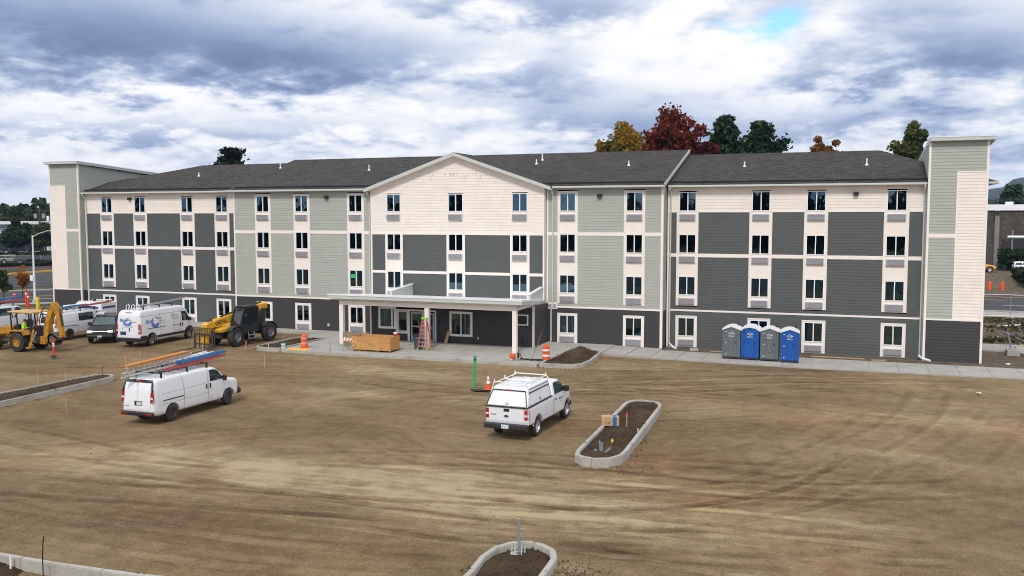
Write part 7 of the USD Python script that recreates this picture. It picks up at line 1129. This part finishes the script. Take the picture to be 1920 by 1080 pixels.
leafy('young_tree', 'young tree with green and orange leaves at the left edge', *LW(7.4, -3.6), 3.1, 1.0, .6, 'lf_mix', 43, 1500, .2, 16, trunk_r=.06); leafy('young_tree', 'slender young orange tree beside the lamp post', *LW(9.6, -1.8), 3.4, .9, .7, 'lf_org', 44, 900, .17, 18, trunk_r=.05)
sl2 = thing('street_lamp', 'tall pale street lamp with one arm at the left street', 'street lamp', (-70.2, 9.45, 0)); part(sl2, 'pole', MB().tube([(0, 0, 0), (0, 0, 3.5), (0, 0, 7.05)], [.13, .10, .07], 12), M['twhite'], 40); part(sl2, 'arm', MB().tube([(0, 0, 6.9), (.9, 0, 7.25), (2.2, 0, 7.55)], [.045, .035, .03], 8), M['twhite']); part(sl2, 'lamp_head', MB().box(2.0, 2.75, -.15, .15, 7.48, 7.62, .05), M['galv']); part(sl2, 'sign', MB().box(-.38, .05, -.2, -.17, 2.3, 2.9, .02), M['twhite']); part(sl2, 'base', MB().lathe([(.28, 0), (.26, .3), (.17, .34)], 14), M['conc'])
up_ = thing('utility_pole', 'wooden utility pole with grey transformers before the warehouse', 'utility pole', (*gp(76.5, 473), 0)); part(up_, 'pole', MB().tube([(0, 0, 0), (0, 0, 11.2)], [.26, .18], 9), M['bark']); part(up_, 'cross_arm', MB().bar((-1.6, -1.7, 10.6), (1.6, 1.7, 10.6), .16), M['bark'])
for s_ in (-1, 1): part(up_, 'transformer', MB().lathe([(.001, 0), (.38, 0), (.38, 1.1), (.001, 1.15)], 12, c=(s_ * .6, s_ * .65, 8.6)), M['galv'])
for k, z_ in enumerate((10.7, 10.6, 9.4)):
    a, b = np.array([*(np.array(gp(76.5, 473)) + rd_ * (k - 1)), z_]), np.array([*(np.array(gp(76.5, 473)) - rd_ * 60 - vd * 10), z_]); w_ = [(a + (b - a) * t_ - [0, 0, 4 * .9 * t_ * (1 - t_)]) for t_ in np.linspace(0, 1, 14)]; part(up_, 'wire', MB().tube(w_, .03, 4), M['black'])
ybl = thing('yellow_bollard', 'bright yellow bollard behind the backhoe canopy', 'bollard', (-64.5, 4.65, 0)); part(ybl, 'post', MB().lathe([(.17, 0), (.17, 1.05), (.14, 1.13), (.001, 1.17)], 14), M['bolyel'], 40)
for (lb_, px, py, h) in [('red and white delineator post at the street, taller of the pair', 50, 574, 1.65), ('red and white delineator post at the street, right of the pair', 53.5, 578, 1.5), ('red delineator post further left along the street', 27.5, 564, .9)]:
    x, y = gp(px, py); t_ = thing('delineator_post', lb_, 'delineator', (x, y, 0)); part(t_, 'tube', MB().lathe([(.11, 0), (.10, h), (.001, h + .03)], 10), M['red']); part(t_, 'reflective_band', MB().lathe([(.112, h * .7), (.11, h * .82)], 10), M['refl'])
def fence_panel(label, p0, p1, h, n):
    p0, p1 = np.array(p0, float), np.array(p1, float); t_ = thing('mesh_fence', label, 'fence', (p0[0], p0[1], 0)); d = p1 - p0
    for i in range(n + 1): q_ = d * i / n; part(t_, 'post', MB().cyl((q_[0], q_[1], 0), (q_[0], q_[1], h), .03, n=7), M['galv']); part(t_, 'foot', MB().box(q_[0] - .3, q_[0] + .3, q_[1] - .12, q_[1] + .12, 0, .06, .01), M['galv'])
    for z_ in (.2, h - .03): part(t_, 'rail', MB().cyl((0, 0, z_), (d[0], d[1], z_), .022, n=6), M['galv'])
    wm = MB(); L_ = np.linalg.norm(d); u = d / L_
    for i in range(int(L_ / .3)): wm.cyl((u[0] * i * .3, u[1] * i * .3, .2), (u[0] * i * .3, u[1] * i * .3, h), .0035, n=3, cap=False)
    for i in range(int(h / .3)): wm.cyl((0, 0, .2 + i * .3), (d[0], d[1], .2 + i * .3), .0035, n=3, cap=False)
    part(t_, 'mesh', wm, M['galv'], kind='stuff')
fence_panel('low wire fence along the left street behind the backhoe', LW(-.8, 2.0), LW(-.8, 14), 1.35, 5); fence_panel('temporary mesh fence by the right roadside pavement', (19.6, 28.5), (33, 28.5), 2.1, 4)
# ------------------------------------------------------------------ right background
RX0, RX1 = 17.6, 120
sheet('verge', [(17.5, -1.9), (17.5, 28), (90, 28), (90, -1.9)], .0, M['gravelsoil'], 'brown weedy ground right of the hotel'); sheet('pavement', [(17.6, 29), (17.6, 33.6), (RX1, 33.6), (RX1, 29)], .06, M['conc'], 'roadside pavement beyond the mesh fence'); sheet('road', [(-80, 34.2), (-80, 55.5), (RX1, 55.5), (RX1, 34.2)], .04, M['asphalt'], 'dark asphalt road behind the hotel')
sheet('road_line', [(-60, 34.7), (-60, 34.95), (RX1, 34.95), (RX1, 34.7)], .046, M['refl'], 'white edge line of the road behind the hotel'); sheet('road_line', [(-60, 51.8), (-60, 52.05), (RX1, 52.05), (RX1, 51.8)], .046, M['paintyel'], 'far yellow line of the road behind the hotel'); sheet('road_line', [(-60, 47.4), (-60, 47.6), (25.2, 47.6), (25.2, 47.4)], .046, M['paintyel'], 'broken yellow line of the road behind the hotel')
for x_ in (24.0, 32, 40): sheet('road_line', [(x_, 41), (x_, 41.15), (x_ + 3, 41.15), (x_ + 3, 41)], .046, M['refl'], 'white lane dash of the road behind the hotel')
solo('kerb', MB().box(17.6, RX1, 33.7, 34.1, 0, .16), M['kerb'], 'near kerb of the road behind the hotel', kind='structure')
xs_ = np.linspace(14, 110, 40); ys_ = np.array([55.6, 57, 59, 62, 65, 68, 71, 74, 80, 90]); zs_ = np.array([.02, .08, .25, .6, 1.0, 1.35, 1.5, 1.55, 1.55, 1.55]); XX, YY = np.meshgrid(xs_, ys_, indexing='ij'); ZZ = np.broadcast_to(zs_, XX.shape) + .25 * (meshkit.fbm(np.stack([XX * .5, YY * .5, 0 * XX], -1), 3, 3) - .5) * (YY > 57) * (YY < 75); I2, J2 = np.meshgrid(np.arange(39), np.arange(9), indexing='ij'); A2 = (I2 * 10 + J2).ravel()
solo('embankment', MB().add(np.stack([XX, YY, ZZ], -1).reshape(-1, 3), np.stack([A2, A2 + 10, A2 + 11, A2 + 1], -1)), M['gravelsoil'], 'brown bank rising from the road to the concrete warehouse', kind='structure', smooth=True)
hedge('spreading dark green juniper mass on the bank beside the road', [(28.6, 64.5), (42, 64.5)], 9.5, 1.7, 'lf_hedge', 51, 9000, .7, .45, 'juniper_bank'); hedge('dark bushes along the concrete warehouse wall', [(28.6, 80.5), (42, 80.5)], 4.0, 2.6, 'lf_hedge', 52, 3500, 1.4, .5)
CW = rich('pebbled_concrete', [(.2, (.045, .038, .032)), (.5, (.085, .072, .06)), (.8, (.15, .125, .105))], [((1, 1, 1), .4, 6, .7), ((1, 1, 1), 5, 5, 1.3)], .95)
cw = thing('concrete_warehouse', 'brown pebbled concrete warehouse with a white roof edge at the right', 'warehouse', (20, 85, 1.5)); part(cw, 'wall', MB().box(0, 70, 0, 40, 0, 8.3), CW); part(cw, 'roof_band', MB().box(-.2, 70.2, -.25, 40, 8.3, 9.15, .04), mat('bright_roof_band', (.86, .87, .9), .5))
for i in range(9): part(cw, 'pilaster', MB().box(8.35 + (i - 1) * 7.6, 8.95 + (i - 1) * 7.6, -.35, 0, 0, 8.3), mat('pilaster_grey', (.22, .21, .20), .8)); part(cw, 'light_box', MB().box(8.3 + (i - 1) * 7.6, 9.0 + (i - 1) * 7.6, -.7, -.35, 7.9, 8.25), M['dkmetal'])
for x_, w_ in ((5.4, .5), (9.8, .9), (12.6, .4)): part(cw, 'roof_unit', MB().box(x_, x_ + w_, .5, 1.4, 9.1, 9.55), M['twhite'])
part(cw, 'pipe_bridge', MB().cyl((9.6, -3.5, 4.6), (30, -3.5, 4.6), .28, n=10).cyl((9.6, -3.0, 4.2), (30, -3.0, 4.2), .2, n=10), M['galv']); part(cw, 'dark_opening', MB().box(9.4, 30, -.1, 0, .5, 4.2), M['dkmetal']); part(cw, 'bridge_post', MB().cyl((10.2, -3.5, 0), (10.2, -3.5, 5.6), .09, n=8), M['galv'])
wr = thing('overhead_wires', 'thin overhead wires crossing in front of the concrete warehouse', 'wires', (17, 83, 0))
for z_, y_ in ((12.3, 40), (12.0, 40), (11.7, 40), (5.9, -2), (4.2, -2)): part(wr, 'wire', MB().tube([(-10 + 10 * i, y_, z_ - .02 * i * (6 - i) * .3) for i in range(8)], .035 if y_ > 0 else .02, 4), M['black'])
M['taxi'] = mat('yellow_car_paint', (.75, .36, .02), .3, coat=.6, vary=.03); wagon('yellow_car', 'yellow orange estate car parked by the concrete warehouse', 'car', (23.0, 74.3, 1.55), 4, 'taxi', 4.4, .9, 1.6, .98, rack=True, simple=True); wagon('white_car', 'white car mostly hidden behind the juniper bank', 'car', (29.6, 76.2, 1.5), 0, 'white', 4.6, .9, 1.5, .98, simple=True)
fb = thing('footing_block', 'concrete footing block with a leaning steel bracket right of the hotel', 'footing', (19.75, 3.9, 0)); part(fb, 'block', MB().box(-.38, .38, -.38, .38, 0, .42, .03), M['conc']); part(fb, 'bracket', MB().bar((-.08, 0, .4), (-.28, .1, 1.35), .06, .10).box(-.25, .25, -.15, .15, .42, .47).cyl((.15, .1, .42), (.15, .1, .62), .06, n=8), M['galv'])
p2 = part('/World', 'footpath', MB().ext(Polygon([(17.5, 5.2), (20.0, 5.0), (21.4, 1.6), (26, 1.0), (26, 8.4), (17.5, 8.4)]).buffer(-.03), -.1, .10, 'z'), M['conc']); mark(stage.GetPrimAtPath(p2), 'new concrete path poured right of the hotel', kind='structure'); slabs(p2, Polygon([(17.5, 5.2), (20.0, 5.0), (21.4, 1.6), (26, 1.0), (26, 8.4), (17.5, 8.4)]), lambda x: .16, 2.4, 2.4, 17.5, 1.0, .05)
for (lb_, px0, py0, px1, py1, r, m_) in [('long white pipe lying on the weedy ground', 1872, 612, 1935, 608, .06, 'twhite'), ('dark pole lying on the weedy ground', 1879, 621, 1930, 645, .05, 'galv')]:
    a, b = gp(px0, py0, .08), gp(px1, py1, .08); t_ = thing('lying_pipe', lb_, 'pipe', (a[0], a[1], .08)); part(t_, 'tube', MB().cyl((0, 0, 0), (b[0] - a[0], b[1] - a[1], 0), r, n=8), M[m_])
    if m_ == 'galv': part(t_, 'black_sleeve', MB().cyl(((b[0] - a[0]) * .36, (b[1] - a[1]) * .36, 0), ((b[0] - a[0]) * .50, (b[1] - a[1]) * .50, 0), .14, n=9), M['black'])
for (lb_, px, py) in [('white litter scrap on the weedy ground, upper', 1869, 632), ('white litter scrap on the weedy ground, lower', 1860, 649), ('white litter scrap near the right footpath', 1890, 683), ('yellow litter scrap at the right edge', 1917.5, 647), ('white paper scrap lying on the dirt at the right', 1836, 737.5)]:
    x, y = gp(px, py, .05); t_ = thing('litter', lb_, 'litter', (x, y, .03)); p_, f_ = tri_region(Point(0, 0).buffer(.13, quad_segs=3), .08); part(t_, 'scrap', MB().add(np.column_stack([p_, .08 * rng.random(len(p_))]), f_), M['bolyel'] if 'yellow' in lb_ else M['refl'])
weeds = np.random.default_rng(61); q_ = weeds.uniform((17.6, 9), (42, 27.5), (5200, 2)); keep = meshkit.fbm(np.column_stack([q_ * .35, 0 * q_[:, 0]]), 3, 4) > .48; q_ = q_[keep]; v, f = cards(np.column_stack([q_, weeds.uniform(.02, .12, len(q_))]), .22, weeds); solo('weeds', MB().add(v, f), leaf_mat('weed_leaves', (.03, .035, .01), (.09, .08, .03), (.22, .15, .05)), 'patchy yellow green weeds right of the hotel', 'weeds', kind='stuff')
# ------------------------------------------------------------------ distance
def ridge(name, label, dist, hfun, a0, a1, m, n=160, depth=400):
    az = np.linspace(math.radians(a0), math.radians(a1), n); v, f = [], []
    for i, a in enumerate(az):
        h = hfun(math.degrees(a), i); c = np.array([math.sin(a), math.cos(a)])
        for (dd, hh) in ((0, -.3), (depth * .35, h * .55), (depth, h), (depth * 2.2, h * .4)): v.append([*(CAM[:2] + c * (dist + dd)), hh])
    for i in range(n - 1):
        for k in range(3): a = i * 4 + k; f.append([a, a + 4, a + 5, a + 1])
    return solo(name, MB().add(v, f), m, label, kind='structure', smooth=True)
FM = rich('forested_hill', [(.2, (.012, .022, .012)), (.5, (.03, .045, .02)), (.8, (.06, .07, .03))], [((1, 1, 1), .02, 8, 1.2), ((1, 1, 1), .12, 5, .8)], 1.0)
hs1 = np.random.default_rng(71).normal(size=400)
ridge('hills', 'blue wooded hills on the skyline', 1900, lambda a, i: max(4, (26 + 62 * np.exp(-((a - 11) / 9.0) ** 2) + 8 * hs1[i] * .35 + 9 * math.sin(a * 1.7) + 5 * math.sin(a * 4.1))), -70, 60, FM, 260)
def treeline(label, dist, a0, a1, h0, h1, n, leaf, seed, size, spike=.5, name='woods'):
    rnd = np.random.default_rng(seed); az = np.radians(rnd.uniform(a0, a1, n)); d = dist * rnd.uniform(1, 1.35, n); hh = rnd.uniform(h0, h1, n); pts = []
    for a, dd, h in zip(az, d, hh):
        x, y = CAM[0] + math.sin(a) * dd, CAM[1] + math.cos(a) * dd; k = int(60 * h / size / 5); z = rnd.uniform(.05, 1, k); con = rnd.random() < spike; r = (h * .22 * (1 - z) + .3) if con else h * .33 * np.sqrt(np.maximum(.05, 1 - (2 * z - 1.1) ** 2)); t_ = rnd.uniform(0, 2 * PI, k); rr = r * np.sqrt(rnd.random(k)); pts.append(np.column_stack([x + rr * np.cos(t_), y + rr * np.sin(t_), z * h]))
    v, f = cards(np.vstack(pts), size, rnd); return solo(name, MB().add(v, f), M[leaf], label, 'woods', kind='stuff')
treeline('mixed dark wood behind the white warehouse', 285, -52, -40, 9, 13.5, 90, 'lf_grn', 81, 1.6, .3); treeline('autumn coloured wood behind the white warehouse', 275, -52, -41, 6.5, 10, 50, 'lf_mix', 82, 1.3, 0)
treeline('dark conifer wood behind the concrete warehouse', 300, 1, 14, 10, 15.5, 70, 'lf_pine', 83, 1.6, .6)
conifer('fir_tree', 'tall dark conifer over the concrete warehouse at the right edge', 39.0, 145, 15.6, 4.2, 'lf_pine', 84, 2, 3000, .8, 16, .6, .3); leafy('bare_tree', 'thin bare tree above the wood at the left', *LW(215, -17), 15.0, 3.0, 8, 'lf_org', 85, 160, .4, 10); leafy('roadside_tree', 'brownish rounded tree above the warehouse roof beside the hotel', *LW(190, 10), 15.2, 5.5, 6, 'lf_mix', 86, 1800, .8, 24); conifer('fir_tree', 'dark conifer above the warehouse roof at the hotel edge', *LW(205, 22), 15.5, 4.5, 'lf_fir', 87, 3, 2200, .9, 14, .5, .4)
treeline('tall dark wood behind the viewer, mirrored in the right wing windows', 120, 140, 204, 9, 18, 190, 'lf_pine', 91, 1.5, .8); treeline('low scrub behind the viewer between two woods, seen only as reflection', 120, 204, 221, 2.5, 6, 60, 'lf_grn', 92, 1.2, .2); treeline('mixed dark wood behind the viewer, mirrored in the left windows', 120, 221, 262, 6, 14, 150, 'lf_pine', 93, 1.5, .7)
sheet('road', [(-160, -125), (-160, -53), (160, -53), (160, -125)], .03, M['asphalt'], 'asphalt road on the near side of the yard')

# thin autumn air between the camera and the hills
hz = usdkit.material(stage, '/World/Looks/air', {'v': ('principled_volume', {'color': (.42, .58, .95), 'density': .0001, 'anisotropy': .2})}, [], volume='v.volume')
solo('haze', MB().box(-4200, 4200, -4200, 8300, -1.5, 140), hz, 'thin blue haze over the whole scene', 'haze', kind='stuff')
